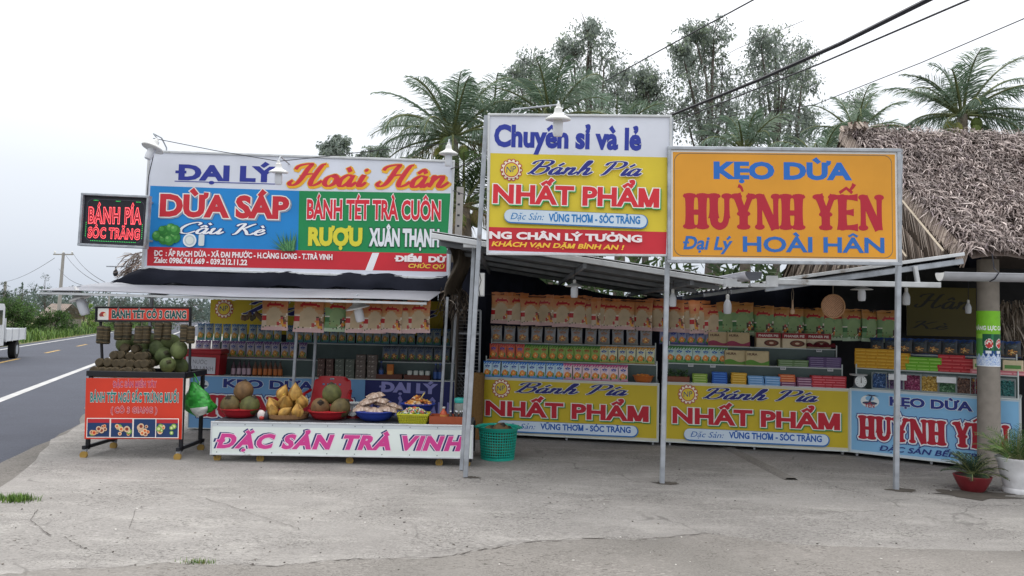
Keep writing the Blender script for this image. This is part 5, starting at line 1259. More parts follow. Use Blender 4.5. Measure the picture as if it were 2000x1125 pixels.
# second yellow counter
B1 = PK('snack_packet', 'small printed snack packet on a shelf', 'snack packet', '8a90b0', '3c3e78', '2c3c90', low='6a6c9c'); B2 = PK('snack_packet', 'small printed snack packet on a shelf', 'snack packet', 'b8cfc8', '3f7a3a', '2a64b0', low='6a9c5c')
line(B1, sp2, .62, 1.332, 1288, 1396, 6, 'purple blue packet in the top row of the second yellow counter', 'purple packets, second yellow counter', tilt=-.08)
line(B2, sp2, .36, 1.092, 1303, 1421, 7, 'white green packet in the middle row of the second yellow counter', 'white green packets, second yellow counter', tilt=-.1)
def boxword(word, col, wave, x0=.06, x1=.55, zz=.7, ht=.16, pie=None, topband=None):
    def deco(m, w, d, h, y):
        if wave:
            m.color(wave); n = 12
            for i in range(n):
                a, b = i / n, (i + 1) / n; f = lambda t: .3 + .1 * math.sin(t * 7); m.poly([(-w / 2 + w * a, y, .006), (-w / 2 + w * b, y, .006), (-w / 2 + w * b, y, h * f(b)), (-w / 2 + w * a, y, h * f(a))])
        if topband: m.color(topband); m.poly([(-w / 2, y, h * .62), (w / 2, y, h * .62), (w / 2, y, h * .99), (-w / 2, y, h * .99)])
        if pie:
            for k, c in ((1, '5a2f24'), (.72, '7a4634'), (.3, 'd8c0a4')): m.color(c); m.poly([(w * .12 + w * .3 * k * math.cos(a), y - .0006 * (1.5 - k), h * .3 + h * .22 * k * math.sin(a)) for a in np.arange(18) * math.tau / 18])
        v, f, wd, xm = glyphs(word, .03); m.color(col); b0 = len(m.v); k = w * (x1 - x0) / wd
        m.v += [(-w / 2 + w * x0 + (a - xm) * k, y - .0018 - z, h * zz + b * h * ht) for a, b, z in v]
        for q in f: m.face(tuple(b0 + i for i in q))
    return deco
HB = Kind(carton('cake_box', 'x', 'box', .30, .2, .19, 'c2b088', side='b09c74', deco=boxword('HURA', '5a3a2a', '5a8a34', .08, .5)))
HP = Kind(carton('cake_box', 'x', 'box', .30, .2, .19, 'c2ac86', side='b09c74', deco=boxword('HURA', '5a3a2a', '9a3c58', .08, .5)))
PP = Kind(carton('cake_box', 'x', 'box', .32, .2, .2, 'd6c6a8', side='b8a688', deco=boxword('PHANER PIE', 'ecdcd8', None, .1, .9, .72, .15, True, '8e2028')))
for K_, x, y, z, l in ((HP, 1405, .64, 1.332, 'cream cake box with a pink wave, partly behind its twin on the top shelf'), (HP, 1441, .6, 1.332, 'cream cake box with a pink wave, in front of its twin on the top shelf'), (PP, 1499, .6, 1.332, 'red topped pie box nearest to the cream cake boxes'), (PP, 1549, .6, 1.332, 'red topped pie box between its brighter twin and the dim one'), (PP, 1596, .66, 1.332, 'dim red topped pie box behind a dark red cloth'), (HB, 1437, .38, 1.092, 'cream cake box with a green wave beside the white green packets'), (HB, 1478, .34, 1.092, 'cream cake box with a green wave beside the flat green boxes')):
    K_.put(sp2(x, y, z), rz2 + R.uniform(-.03, .03), l, 'cake boxes on the second yellow counter')
m = MB(); q = sp2(1603, .5, 1.335)
for i in range(17):
    for j in range(6): m.v.append((q.x + (i / 16 - .5) * .36, q.y + (j / 5 - .5) * .14, q.z + .045 * math.sin(math.pi * j / 5) * (1 + .3 * math.sin(i * 1.3)) + .02))
for i in range(16):
    for j in range(5): a = i * 6 + j; m.face((a, a + 6, a + 7, a + 1))
tag(m.build('folded_cloth', mat('dark_red_cloth', '6a1a26', rough=.9, noise=.2), smooth=True), 'dark red folded cloth on the shelf before the dim pie box', 'cloth')
def stack(kindargs, sp, rz, x, y, z, n, label, group, jit=.004, h=None):
    K_ = kindargs
    for i in range(n): K_.put(sp(x, y, z) + Vector((R.uniform(-jit, jit), R.uniform(-jit, jit), i * (h + .001))), rz + R.uniform(-.05, .05), label, group)
def CT(col, band, w=.19, d=.13, h=.03): return Kind(carton('candy_box', 'x', 'candy box', w, d, h, col, band))
G_ = CT('7fa03c', 'b8c878'); BL = CT('2a5ab0', '4f86d0', .19); YE = CT('c8982a', 'e0c060', .19); LB = CT('6c9ccc', 'a4c4e4', .195); OR = CT('c8643a', 'e09a70', .19); MX = CT('7a4a68', 'c8a8b8', .19); RD_ = CT('b8343c', 'd8707a', .175); FG = CT('6a8458', '94a888', .19, .14, .028); PU = CT('5c4a74', '8a7a9c', .2, .14, .026)
for K_, x, n, c in ((G_, 1368, 4, 'olive green'), (BL, 1406, 5, 'dark blue'), (YE, 1443, 5, 'yellow'), (LB, 1476, 4, 'light blue'), (LB, 1508, 4, 'light blue'), (MX, 1539, 2, 'purple striped'), (MX, 1570, 4, 'purple striped'), (RD_, 1598, 5, 'red'), (RD_, 1617, 5, 'red'), (RD_, 1637, 5, 'red')):
    stack(K_, sp2, rz2, x, .14, .842, n, c + ' flat candy box stacked in the front row of the second yellow counter', c + ' candy boxes, second yellow counter', h=.03)
stack(OR, sp2, rz2, 1537, .14, .904, 3, 'orange flat candy box stacked on purple striped boxes', 'orange candy boxes', h=.03)
for x in (1534, 1563): stack(FG, sp2, rz2, x, .38, 1.092, 3, 'dull green flat box on the middle shelf of the second yellow counter', 'dull green boxes', h=.028)
for x in (1594, 1625): stack(PU, sp2, rz2, x, .38, 1.092, 5, 'dull purple flat box at the end of the middle shelf', 'dull purple boxes', h=.026)
p = sp2(1325, .14, .842); t = thing('produce_box', 'brown box of green leaves at the near end of the second yellow counter', 'box', p)
m = MB(); m.color('7a4632'); M_ = Matrix.Translation(p) @ Matrix.Rotation(rz2, 4, 'Z')
for b_ in (((-.15, -.1, 0), (.15, -.09, .08)), ((-.15, .09, 0), (.15, .1, .08)), ((-.15, -.09, 0), (-.14, .09, .08)), ((.14, -.09, 0), (.15, .09, .08)), ((-.14, -.09, 0), (.14, .09, .01))): m.box(*b_, M_)
m.build('body', CARD, t)
m = MB(); rl_ = random.Random(4)
for i in range(220): m.color(rl_.choice(('3c5a30', '4c6c3a', '2e4a28'))); q = M_ @ Vector((rl_.uniform(-.13, .13), rl_.uniform(-.09, .06), .07 + rl_.random() * .1)); a = Vector((rl_.uniform(-1, 1), rl_.uniform(-1, 1), rl_.uniform(-.3, .8))) * .045; s_ = Vector((rl_.uniform(-1, 1), rl_.uniform(-1, 1), 0)) * .014; m.poly([q - s_, q + s_, q + a])
tag(m.build('leaves', LEAF), 'green leaves lying in the brown box on the second yellow counter', 'leaves', kind='stuff')
# pale blue counter: candy bins, box stacks, dark bags
CB_ = {}
def bin_(col, cols, seed):
    t = thing('candy_bin', 'x', 'candy bin', (0, 0, 0)); r_ = random.Random(seed); m = MB(); m.color('8a9496'); w, d, h = .2, .16, .22
    for b_ in (((-w / 2, -d / 2, 0), (-w / 2 + .006, d / 2, h)), ((w / 2 - .006, -d / 2, 0), (w / 2, d / 2, h)), ((-w / 2 + .006, d / 2 - .006, 0), (w / 2 - .006, d / 2, h)), ((-w / 2 + .006, -d / 2, 0), (w / 2 - .006, d / 2 - .006, .008)), ((-w / 2 + .006, -d / 2, .008), (w / 2 - .006, -d / 2 + .006, .03))): m.box(*b_)
    m.build('tray', PACK, t, local=True); c = MB()
    for i in range(230):
        c.color(r_.choice(cols)); f = r_.random(); z = .03 + .155 * r_.random() if f < .75 else .18 + r_.random() * .02; y = -d / 2 + .012 + (r_.random() * .02 if f < .75 else r_.random() * .12)
        c.ball((r_.uniform(-w / 2 + .02, w / 2 - .02), y, z), (.014, .009, .008), 5, 4, Matrix.Rotation(r_.uniform(0, 3), 4, 'Y') @ Matrix.Rotation(r_.uniform(0, 3), 4, 'Z'))
    c.color(cols[0]); c.box((-w / 2 + .008, -d / 2 + .018, .01), (w / 2 - .008, d / 2 - .01, .175)); o = c.build('candies', PACK, t, local=True); o['kind'] = 'stuff'; return t
for i, (x, cols, nm, ht) in enumerate(((1722, ('2a4a78', '3a5c90', '1f3860', '6a86b0'), 'blue', 0), (1750, ('5a4668', '6c5878', '403050'), 'purple', 0), (1783, ('7a2a50', '94406a', '5c1c3c', 'b06a88'), 'magenta', 0), (1817, ('a8863a', 'c0a04c', '8a6c2c', 'd6bc74'), 'yellow', 0), (1851, ('3c6444', '4e7a54', '2c4c34', '7a9c7c'), 'green', 0), (1886, ('5c443c', '705448', '443028', '8a6c5c'), 'brown', 0), (1962, ('2f6a6a', '3f7c78', '245050'), 'teal', 0))):
    b_ = bin_(nm, cols, i); p = sp3(x, .12, .852); b_.location = p; b_.rotation_euler = (0, 0, rz3); b_['label'] = 'bin of ' + nm + ' wrapped candies on the pale blue counter'; b_['group'] = 'candy bins on the pale blue counter'
b_ = bin_('mix', ('7a2040', 'b08a3c', '5a2038', 'c49a44', '8a3050'), 9); b_.location = sp3(1915, .12, .852); b_.rotation_euler = (0, 0, rz3); b_['label'] = 'bin of mixed red and yellow candies beside the concrete column'; b_['group'] = 'candy bins on the pale blue counter'
for x in (1753, 1848):
    q = sp3(x, .0, 1.03); m = MB(); m.color('d8dadd'); m.box((-.1, 0, -.035), (.1, .004, .035), Matrix.Translation(q) @ Matrix.Rotation(rz3, 4, 'Z')); tag(m.build('price_card', CARD), ('blank white price card over the purple candy bin' if x < 1800 else 'blank white price card over the green candy bin'), 'price card')
y5 = CT('c8921e', 'd8ac3c', .155, .12, .04); g3 = CT('6cae2c', '9acc5a', .155, .12, .04); r3 = CT('b83038', 'd05a5c', .165, .12, .04); pk = CT('c8747e', 'e0a4aa', .2, .14, .05)
for x, n in ((1684, 6), (1704, 6), (1724, 6), (1743, 6), (1764, 5)): stack(y5, sp3, rz3, x, .34, 1.112, n, 'yellow candy box stacked on the pale blue counter', 'yellow boxes, pale blue counter', h=.04)
for x, n in ((1783, 4), (1804, 4), (1826, 4)): stack(g3, sp3, rz3, x, .34, 1.112, n, 'bright green candy box stacked on the pale blue counter', 'green boxes, pale blue counter', h=.04)
for x, n in ((1847, 5), (1869, 5), (1891, 4)): stack(r3, sp3, rz3, x, .34, 1.112, n, 'red candy box stacked on the pale blue counter', 'red boxes, pale blue counter', h=.04)
for x, n in ((1914, 1), (1970, 1), (1995, 1)): stack(pk, sp3, rz3, x, .3, 1.112, n, 'pink carton lying beside the concrete column', 'pink cartons', h=.05)
cr = Kind(carton('cake_box', 'x', 'box', .2, .14, .12, 'cfc0a0', '5a8a4a'))
cr.put(sp3(1920, .3, 1.163), rz3, 'cream box with a green label left of the concrete column', 'cream boxes by the column'); cr.put(sp3(1978, .3, 1.163), rz3, 'cream box with a green label right of the concrete column', 'cream boxes by the column')
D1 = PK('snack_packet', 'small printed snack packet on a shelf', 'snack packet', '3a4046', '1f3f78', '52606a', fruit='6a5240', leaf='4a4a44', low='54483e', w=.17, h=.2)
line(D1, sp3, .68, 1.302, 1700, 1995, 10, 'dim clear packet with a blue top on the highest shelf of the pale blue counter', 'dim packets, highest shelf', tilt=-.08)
def dial_scale(label, p, col, s=1.0):
    t = thing('dial_scale', label, 'scale', p); m = MB(); m.color(col); m.lathe([(.09 * s, 0), (.085 * s, .02 * s), (.06 * s, .04 * s), (.055 * s, .14 * s), (.04 * s, .16 * s)], 16, Matrix.Translation(p), sy=.7); m.build('body', PACK, t, smooth=40)
    d = MB(); d.color('d8dcdc'); M = Matrix.Translation(p + Vector((0, -.055 * s, .1 * s))) @ Matrix.Rotation(rad(90), 4, 'X'); d.lathe([(.07 * s, -.01), (.074 * s, 0), (.074 * s, .008), (.066 * s, .012), (.001, .012)], 22, M); dd = d.build('dial', PACK, t)
    n = MB(); n.color('2a2a2a'); q = p + Vector((0, -.0695 * s - .003, .1 * s)); n.poly([q + Vector((-.006, 0, -.02)) * s, q + Vector((.006, 0, -.02)) * s, q + Vector((.003, 0, .045)) * s, q + Vector((-.003, 0, .045)) * s]); n.color('6a6a6a')
    for k in range(12): a = math.tau * k / 12; n.poly([q + Vector((math.cos(a + e) * r_, 0, math.sin(a + e) * r_)) * s for e, r_ in ((-.05, .05), (.05, .05), (.05, .06), (-.05, .06))])
    n.build('needle', PACK, dd)
    w = MB(); w.color('b8bcbe'); w.lathe([(.02 * s, .16 * s), (.1 * s, .17 * s), (.11 * s, .185 * s), (.1 * s, .18 * s), (.001, .175 * s)], 20, Matrix.Translation(p)); w.build('pan', PACK, t)
dial_scale('round dial scale at the dark gap left of the blue candy bin', sp3(1677, .06, .852), '5a6468', 1.0)
# things hung under the shelter roofs
def hung_bulb(px, py, d, label, zroof, shade=None, sz=1.0):
    p = W(px, py, d); t = thing('hanging_bulb', label, 'light bulb', p, 'bulbs hung under the shelter'); m = MB(); r_ = .042 * sz
    m.lathe([(.002, -.13 * sz), (r_ * .85, -.125 * sz), (r_, -.1 * sz), (r_, -.03 * sz), (r_ * .8, 0), (r_ * .42, .03 * sz)], 16, Matrix.Translation(p)); m.build('globe', GLASSW, t, smooth=40)
    s = MB(); s.lathe([(r_ * .45, .03 * sz), (r_ * .45, .075 * sz), (r_ * .2, .085 * sz)], 12, Matrix.Translation(p)); s.build('socket', ENAMEL, t)
    c = MB(); c.tube([p + Vector((0, 0, .08 * sz)), p + Vector((.004, 0, zroof - p.z))], .004, 5); c.build('cord', WIRE, t)
    if shade: k = MB(); k.lathe([(.03, .03), (shade, 0), (shade, .004), (.03, .038)], 22, Matrix.Translation(p)); k.build('shade', ENAMEL, t)
hung_bulb(1122, 560, 8.6, 'bulb with a dim shade under the roof between the leaning and middle posts', 2.28, .11)
hung_bulb(1314, 578, 8.3, 'bulb hung just right of the middle post', 2.1, None, .95)
hung_bulb(1421, 590, 8.8, 'long bulb hung before the green snack bags, under the middle gutter', 2.06, None, 1.1)
hung_bulb(1683, 566, 8.4, 'bulb under a wide pale disc left of the outer sign post', 2.12, .12)
hung_bulb(1770, 575, 8.8, 'dim bulb just right of the outer sign post', 2.25, None, 1.0)
hung_bulb(1891, 596, 9.0, 'dim bulb hung before the dim yellow banner', 2.3, None, .8)
p = W(1548, 608, 8.4); t = thing('wooden_spoon', 'small wooden spoon hanging on a looped string under the tie bar', 'spoon', p); WOODL = mat('pale_wood', 'b89a80', rough=.8, noise=.15)
m = MB(); m.ball(p, (.026, .014, .034), 12, 8); m.tube([p + Vector((0, 0, .03)), p + Vector((0, 0, .13))], [.013, .009], 8); m.build('ladle', WOODL, t, smooth=True)
m = MB(); m.tube([p + Vector((-.008, 0, .12)), p + Vector((-.012, 0, .2)), p + Vector((0, 0, .28)), p + Vector((.012, 0, .2)), p + Vector((.008, 0, .12))], .0025, 4); m.build('string', mat('twine', 'a89a88'), t)
p = W(1627, 598, 8.3); t = thing('winnowing_basket', 'round woven basket hanging flat under the tie bar', 'basket', p); WICK = mat('wicker', vc=True, rough=.85, noise=.15, scale=40)
m = MB(); r0 = .128
for i in range(30):
    for j in range(30):
        x0, z0 = -1 + 2 * i / 30, -1 + 2 * j / 30
        if (x0 + .033) ** 2 + (z0 + .033) ** 2 > .98: continue
        m.color(('b08668', '94694e', 'c09a7c')[(i // 1 + 2 * (j // 1)) % 3]); y = .03 * (1 - (x0 * x0 + z0 * z0)); s_ = r0; m.poly([p + Vector((x0 * s_, y, z0 * s_)), p + Vector(((x0 + .0667) * s_, y, z0 * s_)), p + Vector(((x0 + .0667) * s_, y, (z0 + .0667) * s_)), p + Vector((x0 * s_, y, (z0 + .0667) * s_))])
m.build('weave', WICK, t)
m = MB(); m.color('a8805e'); m.tube([p + Vector((r0 * math.cos(a), -.005, r0 * math.sin(a))) for a in np.linspace(0, math.tau, 37)], .009, 6); m.build('rim', WICK, t)
m = MB(); m.tube([p + Vector((0, 0, r0)), p + Vector((0, 0, .28))], .003, 4); m.build('string', mat('twine'), t)
# brown jar and gourd by the lattice screen
p = Vector((W(930, 750, 10.0).x, 10.0, 0)); t = thing('brown_crate', 'narrow weathered brown bin between the lattice screen and the first yellow counter', 'bin', p)
m = MB(); m.color('7a5c34'); m.lathe([(.09, 0), (.1, .3), (.11, .86), (.09, .9)], 14, Matrix.Translation(p + Vector((0, .1, 0)))); m.build('body', WICK, t)

# little white price tags clipped to the shelf edges
for sp_, x, y, z, rz, l in ((sp2, 1350, .265, 1.07, rz2, 'small white price tag under the white green packets'), (sp2, 1393, .265, 1.07, rz2, 'small white price tag above the dark blue candy boxes'), (sp2, 1530, .265, 1.07, rz2, 'small white price tag above the orange candy boxes'), (sp2, 1622, .265, 1.07, rz2, 'small white price tag above the red candy boxes'), (sp2, 1600, .505, 1.31, rz2, 'small white price tag under the dark red cloth'), (sp3, 1768, .535, 1.28, rz3, 'small white price tag over the yellow candy boxes')):
    q = sp_(x, y, z); m = MB(); m.color('c9ccce'); m.box((-.035, -.004, -.022), (.035, 0, .022), Matrix.Translation(q) @ Matrix.Rotation(rz, 4, 'Z')); m.color('5a6068')
    for k in range(3): m.box((-.026 + .018 * k, -.0055, -.008), (-.014 + .018 * k, -.0045, .006), Matrix.Translation(q) @ Matrix.Rotation(rz, 4, 'Z'))
    tag(m.build('shelf_tag', CARD), l, 'price tag', 'price tags on the shelf edges')
# ---------------------------------------------------------------- left stall counter and its goods
kL, kR = W(371, 780, 10.35), W(887, 780, 10.35)
def design_left(S):
    q = S.q; S.rect('6f9fcc', 0, 0, 1, 1)
    u0, v0 = .655, 0; S.rect('1b2260', .662, .0, 1, 1)
    def F(a): return lambda px, py: ((lambda t: (t[0] * .655, t[1]))(REF_K.q(px, py)))
    class Sub: pass
    qq = F(0); base = '6aa0d2'
    u, v = .05, .16; S.disc('d8dfe0', u, v, .075, ry=.06); S.disc('33405c', u, v + .03, .06, ry=.016); S.poly('33405c', [(u - .004, v + .02), (u + .002, v + .02), (u + .008, v - .06), (u + .004, v - .06)])
    S.text('KẸO DỪA', '222c78', (.125, .2), (.47, .22), .15, .045, outline=[('d0dae4', .03)])
    S.shape(huynh_yen, 'b01e30', (.03, .78), (.62, .8), .42, outline=[('2b2f7c', .09), ('e2e6ea', .055)])
    S.text('ĐẶC SẢN BẾN TRE', '27347e', (.12, .96), (.52, .965), .1, .02, .25)
    S.text('ĐẠI LÝ', '8f8fc8', (.716, .21), (.937, .235), .17, .06); S.text('HOÀI HÂN', '7f7fbc', (.68, .74), (.985, .76), .33, .05)
spL, rzL = counter('blue and navy fronted counter at the back of the left stall', kL, kR, .75, .9, design_left, .04, ((.34, .99), (.6, 1.22)))
C1 = PK('snack_packet', 'small printed snack packet on a shelf', 'snack packet', '98a6ac', '4a7098', '2f4f8c', fruit='b08844', low='5c8e92', w=.118, h=.25)
line(C1, spL, .7, 1.222, 385, 550, 10, 'pale blue packet with yellow fruit print on the top shelf of the left stall', 'pale blue packets, left stall', tilt=-.08)
line(C1, spL, .72, 1.222, 560, 880, 19, 'shaded pale packet in the dim part of the left stall top shelf', 'shaded packets, left stall top shelf', tilt=-.08)
C2 = PK('snack_packet', 'small printed snack packet on a shelf', 'snack packet', 'a8a2b0', '6a4a7c', '34488c', fruit='b07c34', low='968a64', w=.118, h=.235)
line(C2, spL, .44, .992, 381, 600, 13, 'violet topped packet in the lower packet row of the left stall', 'violet topped packets, left stall', tilt=-.08)
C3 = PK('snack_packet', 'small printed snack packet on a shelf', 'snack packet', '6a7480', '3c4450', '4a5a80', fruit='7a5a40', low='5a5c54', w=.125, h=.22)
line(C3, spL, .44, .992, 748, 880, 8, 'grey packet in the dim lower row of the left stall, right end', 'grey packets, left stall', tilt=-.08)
bA = Kind(bottle('sauce_bottle', 'x', 'bottle', .03, .22, '4a2f3a', '1c1c1e', 'b9a0ac')); bB = Kind(bottle('sauce_bottle', 'x', 'bottle', .03, .22, '5a3420', '1c1c1e', 'b86a34'))
bA.row(4, spL(453, .12, .752), spL(496, .12, .752), 'dark bottle with a lilac label in front of the violet topped packets', 'lilac label bottles'); bB.row(6, spL(496, .12, .752), spL(556, .12, .752), 'dark bottle with an orange label in front of the violet topped packets', 'orange label bottles')
def block_deco(c):
    def f(m, w, d, h, y):
        r_ = random.Random(3)
        for i in range(7): m.color(r_.choice(c)); x, z = r_.uniform(-.35, .3) * w, r_.uniform(.15, .7) * h; m.poly([(x, y, z), (x + w * .16, y, z), (x + w * .14, y, z + h * .16), (x, y, z + h * .14)])
    return f
nbr = Kind(carton('candy_block', 'x', 'candy', .098, .1, .066, '5c4640', deco=block_deco(('8a746a', '4a342e', 'a08c80')))); ngr = Kind(carton('candy_block', 'x', 'candy', .125, .1, .066, '5f655c', deco=block_deco(('8a9086', '4a5048', '9aa094')))); ntn = Kind(carton('candy_block', 'x', 'candy', .135, .1, .066, '6a5f58', deco=block_deco(('9a9088', '544a44', 'aaa098'))))
for K_, x, n, c in ((nbr, 631, 4, 'brown'), (nbr, 648, 4, 'brown'), (ngr, 667, 4, 'grey green'), (ngr, 687, 4, 'grey green'), (ntn, 708, 5, 'tan'), (ntn, 730, 5, 'tan')):
    stack(K_, spL, rzL, x, .14, .752, n, c + ' wrapped candy block stacked behind the red chair', c + ' candy blocks, left stall', h=.067)
def tray(label, p, w, d, h, col, rz):
    t = thing('tray', label, 'tray', p); m = MB(); m.color(col); M_ = Matrix.Translation(p) @ Matrix.Rotation(rz, 4, 'Z')
    for b_ in (((-w / 2, -d / 2, 0), (w / 2, -d / 2 + .008, h)), ((-w / 2, d / 2 - .008, 0), (w / 2, d / 2, h)), ((-w / 2, -d / 2 + .008, 0), (-w / 2 + .008, d / 2 - .008, h)), ((w / 2 - .008, -d / 2 + .008, 0), (w / 2, d / 2 - .008, h)), ((-w / 2 + .008, -d / 2 + .008, 0), (w / 2 - .008, d / 2 - .008, .01))): m.box(*b_, M_)
    m.build('shell', CARD, t); return t
tray('brown tray holding an orange carton on the left stall counter', spL(764, .12, .752), .36, .16, .075, '5c3428', rzL); tray('brown tray holding pale cans on the left stall counter', spL(818, .12, .752), .36, .16, .075, '5c3428', rzL)
ob = carton('juice_carton', 'orange carton standing in the brown tray', 'carton', .09, .07, .2, 'b8682a', 'd89a4a'); ob.location = spL(765, .12, .765); ob.rotation_euler = (0, 0, rzL)
dk = Kind(bottle('soft_drink_bottle', 'x', 'bottle', .034, .24, '1f2a4a', '2a4a8a', '3a5a9a')); dk.put(spL(747, .13, .765), 0, 'dark blue bottle beside the orange carton'); dk.put(spL(853, .13, .752), 0, 'dark blue bottle at the right end of the tray of cans', 'dark blue bottles by the cans'); dk.put(spL(862, .13, .752), 0, 'dark blue bottle at the right end of the tray of cans', 'dark blue bottles by the cans')
def can():
    t = thing('drink_can', 'pale striped can in the brown tray on the left stall counter', 'can', (0, 0, 0), 'pale cans in the tray'); m = MB(); m.color('c8ccc4'); m.lathe([(.026, 0), (.033, .006), (.033, .03)], 14); m.color('7a8a7c'); m.lathe([(.0332, .03), (.0332, .06)], 14); m.color('c8ccc4'); m.lathe([(.033, .06), (.033, .112), (.027, .12), (.001, .119)], 14); m.build('body', PACK, t, smooth=40); return t
Kind(can()).row(4, spL(797, .1, .765), spL(843, .1, .765), jit=.002)
# red cool box with a handwritten card
p = spL(404, .12, .752); t = thing('cool_box', 'red cool box with a handwritten white card on its front', 'cool box', p); RP = mat('red_plastic', 'a81f2a', rough=.4, noise=.08)
M_ = Matrix.Translation(p) @ Matrix.Rotation(rzL, 4, 'Z'); m = MB(); b0 = 0
m.lathe([(.27, 0), (.29, .02), (.305, .3)], 4, M_ @ Matrix.Rotation(rad(45), 4, 'Z'), sx=1, sy=1); m.v = [tuple(M_ @ (Matrix.Diagonal((1.18, .62, 1, 1)) @ (M_.inverted() @ Vector(v)))) for v in m.v]; m.build('body', RP, t)
m = MB(); m.lathe([(.315, .305), (.325, .315), (.325, .35), (.3, .37)], 4, M_ @ Matrix.Rotation(rad(45), 4, 'Z')); m.v = [tuple(M_ @ (Matrix.Diagonal((1.18, .62, 1, 1)) @ (M_.inverted() @ Vector(v)))) for v in m.v]; m.build('lid', RP, t)
o_ = M_ @ Vector((-.21, -.138, .265)); S = Sign(o_, M_ @ Vector((.2, -.138, .255)), M_ @ Vector((-.21, -.132, .04))); S.rect('c9cbd4', 0, 0, 1, 1)
S.text('NƯỚC', '4a4c58', (.24, .4), (.72, .42), .24, -.012); S.text('DỪA LẠNH', '4a4c58', (.08, .84), (.93, .82), .28, -.012); S.finish(t, panel='card', letname='handwriting')
# back banner and hanging bags
S = Sign(W(412, 585, 11.5), W(866, 589, 11.5), W(412, 652, 11.5)); S.rect('c4ad26', 0, 0, 1, 1); np_logo(S, .06, .27, .13); S.shape(banh_pia, '1d2270', (.14, .42), (.97, .48), .4, outline=[('d8dcd8', .03)])  # same shade-darkened yellow as the counter fronts
t = thing('banner', 'yellow banner with a round emblem high at the back of the left stall', 'banner', W(640, 650, 11.5)); S.finish(t)
for x, yb, k, s_ in ((536, 645, BAG_O, 1.0), (602, 649, BAG_O, 1.08), (656, 648, BAG_G, .98), (697, 650, BAG_O, .98), (731, 651, BAG_O, .95), (763, 650, BAG_O, .93), (790, 651, BAG_O, .93), (817, 650, BAG_O, .96)):
    k.put(W(x, yb, 9.25 + (x % 3) * .02), R.uniform(-.3, .3), {536: 'orange snack bag at the outer end of the row under the awning', 602: 'large orange snack bag beside the green one under the awning', 656: 'green snack bag hanging under the awning between orange ones', 697: 'orange snack bag partly behind the white lamp under the awning'}.get(x, 'orange snack bag hanging right of the white lamp under the awning'), 'snack bags hung under the awning', (R.uniform(-.04, .02), R.uniform(-.05, .05)), (s_ * 1.32 if x < 620 else s_ * 1.12, 1, s_ * 1.1))
m = MB(); m.tube([W(470, 580, 9.28), W(640, 583, 9.28), W(850, 588, 9.28)], .006, 5); tag(m.build('hanging_rail', WIRE), 'thin rail holding the snack bags under the awning', 'rail')
lamp('hanging_lamp', 'white lamp with a tilted round shade among the bags under the awning', W(699, 602, 8.95), .145, (.12, -.22), [(0, 0, .17)], bulb_len=.17, bulb_r=.055)
lamp('hanging_lamp', 'white lamp with a tilted shade under the outer end of the awning', W(156, 584, 8.8), .12, (.1, -.35), [(0, 0, .155)], bulb_len=.2, bulb_r=.055)
m = MB(); rk2 = random.Random(5)
t = thing('packet_bundle', 'small brown packets tied in a bunch before the yellow banner', 'bundle', W(490, 612, 9.9))
for i in range(9): m.color(rk2.choice(('5a4632', '6a5238', '7a5a3a', '4a4030'))); m.ball(W(474 + i * 4.5, 618 + rk2.uniform(-5, 5), 9.9), (.03, .02, .04), 8, 6)
m.build('packets', PACK, t)
c = MB(); c.tube([W(492, 608, 9.9), W(492, 575, 9.9)], .004, 4); c.build('string', WIRE, t)
# ---------------------------------------------------------------- low white cart in front
cTL, cTR, cBL = W(416, 825, 8.15), W(922, 833, 8.15), W(415, 885, 8.15)
t = thing('display_cart', 'long low white cart with pink lettering in front of the left stall', 'cart', Vector((cTL.x, cTL.y, 0)))
S = Sign(cTL, cTR, cBL); q = S.q; S.rect('d8e0dc', 0, 0, 1, 1); S.poly('c2c9ce', [(0, .12), (1, .12), (1, 0), (0, 0)])
TX(S, q, 'ĐẶC SẢN TRÀ VINH', 'cc3f8c', (423, 873), (908, 879), 25, bold=.055, shear=.28, outline=[('eed6e6', .028)], shadow=('232c66', -.015, .006, .042), space=1.16); 
for i in range(10):
    for v in (.05, .95): S.disc('6a7074', .02 + i * .106, v, .006, n=8)
S.finish(t, panel='front_panel', frame='c8c8c8', fw=.016, fd=.02, fmat=WPAINT)
zt = (cTL.z + cTR.z) / 2 + .012; m = MB(); x0, x1, y0, y1 = cTL.x + .01, cTR.x - .01, 8.17, 8.9
m.box((x0, y0, zt - .03), (x1, y1, zt)); m.build('tray_top', mat('grey_sheet_top', '4c5056', rough=.5, metal=.3), t)
for i, x in enumerate((x0 + .03, x0 + .5, x0 + 1.48, x0 + 2.46, x1 - .04)):
    y = y0 + .06; c = MB(); c.box((x - .025, y - .02, .075), (x + .025, y + .03, .1)); c.box((x - .018, y - .03, .03), (x - .013, y + .01, .08)); c.box((x + .013, y - .03, .03), (x + .018, y + .01, .08)); cc = c.build('caster', STEEL, t)
    c = MB(); c.tube([(x, y - .03, .042), (x, y - .006, .042)], .041, 18); c.build('wheel', mat('amber_wheel', '9a7c3c', rough=.5), cc)
m = MB()
for x in (x0, x1):
    for y in (y0 + .03, y1 - .03): MB().bar((x, y, .06), (x, y, zt - .03), .03).build('leg', BLACKM, t)
ZT = zt
def onT(px, y): y -= .24; r_ = ray(px, 800); return Vector((r_.x * (y / r_.y), y, ZT))
COCO = mat('coconut_husk', vc=True, rough=.7, noise=.42, scale=11, bump=.3)
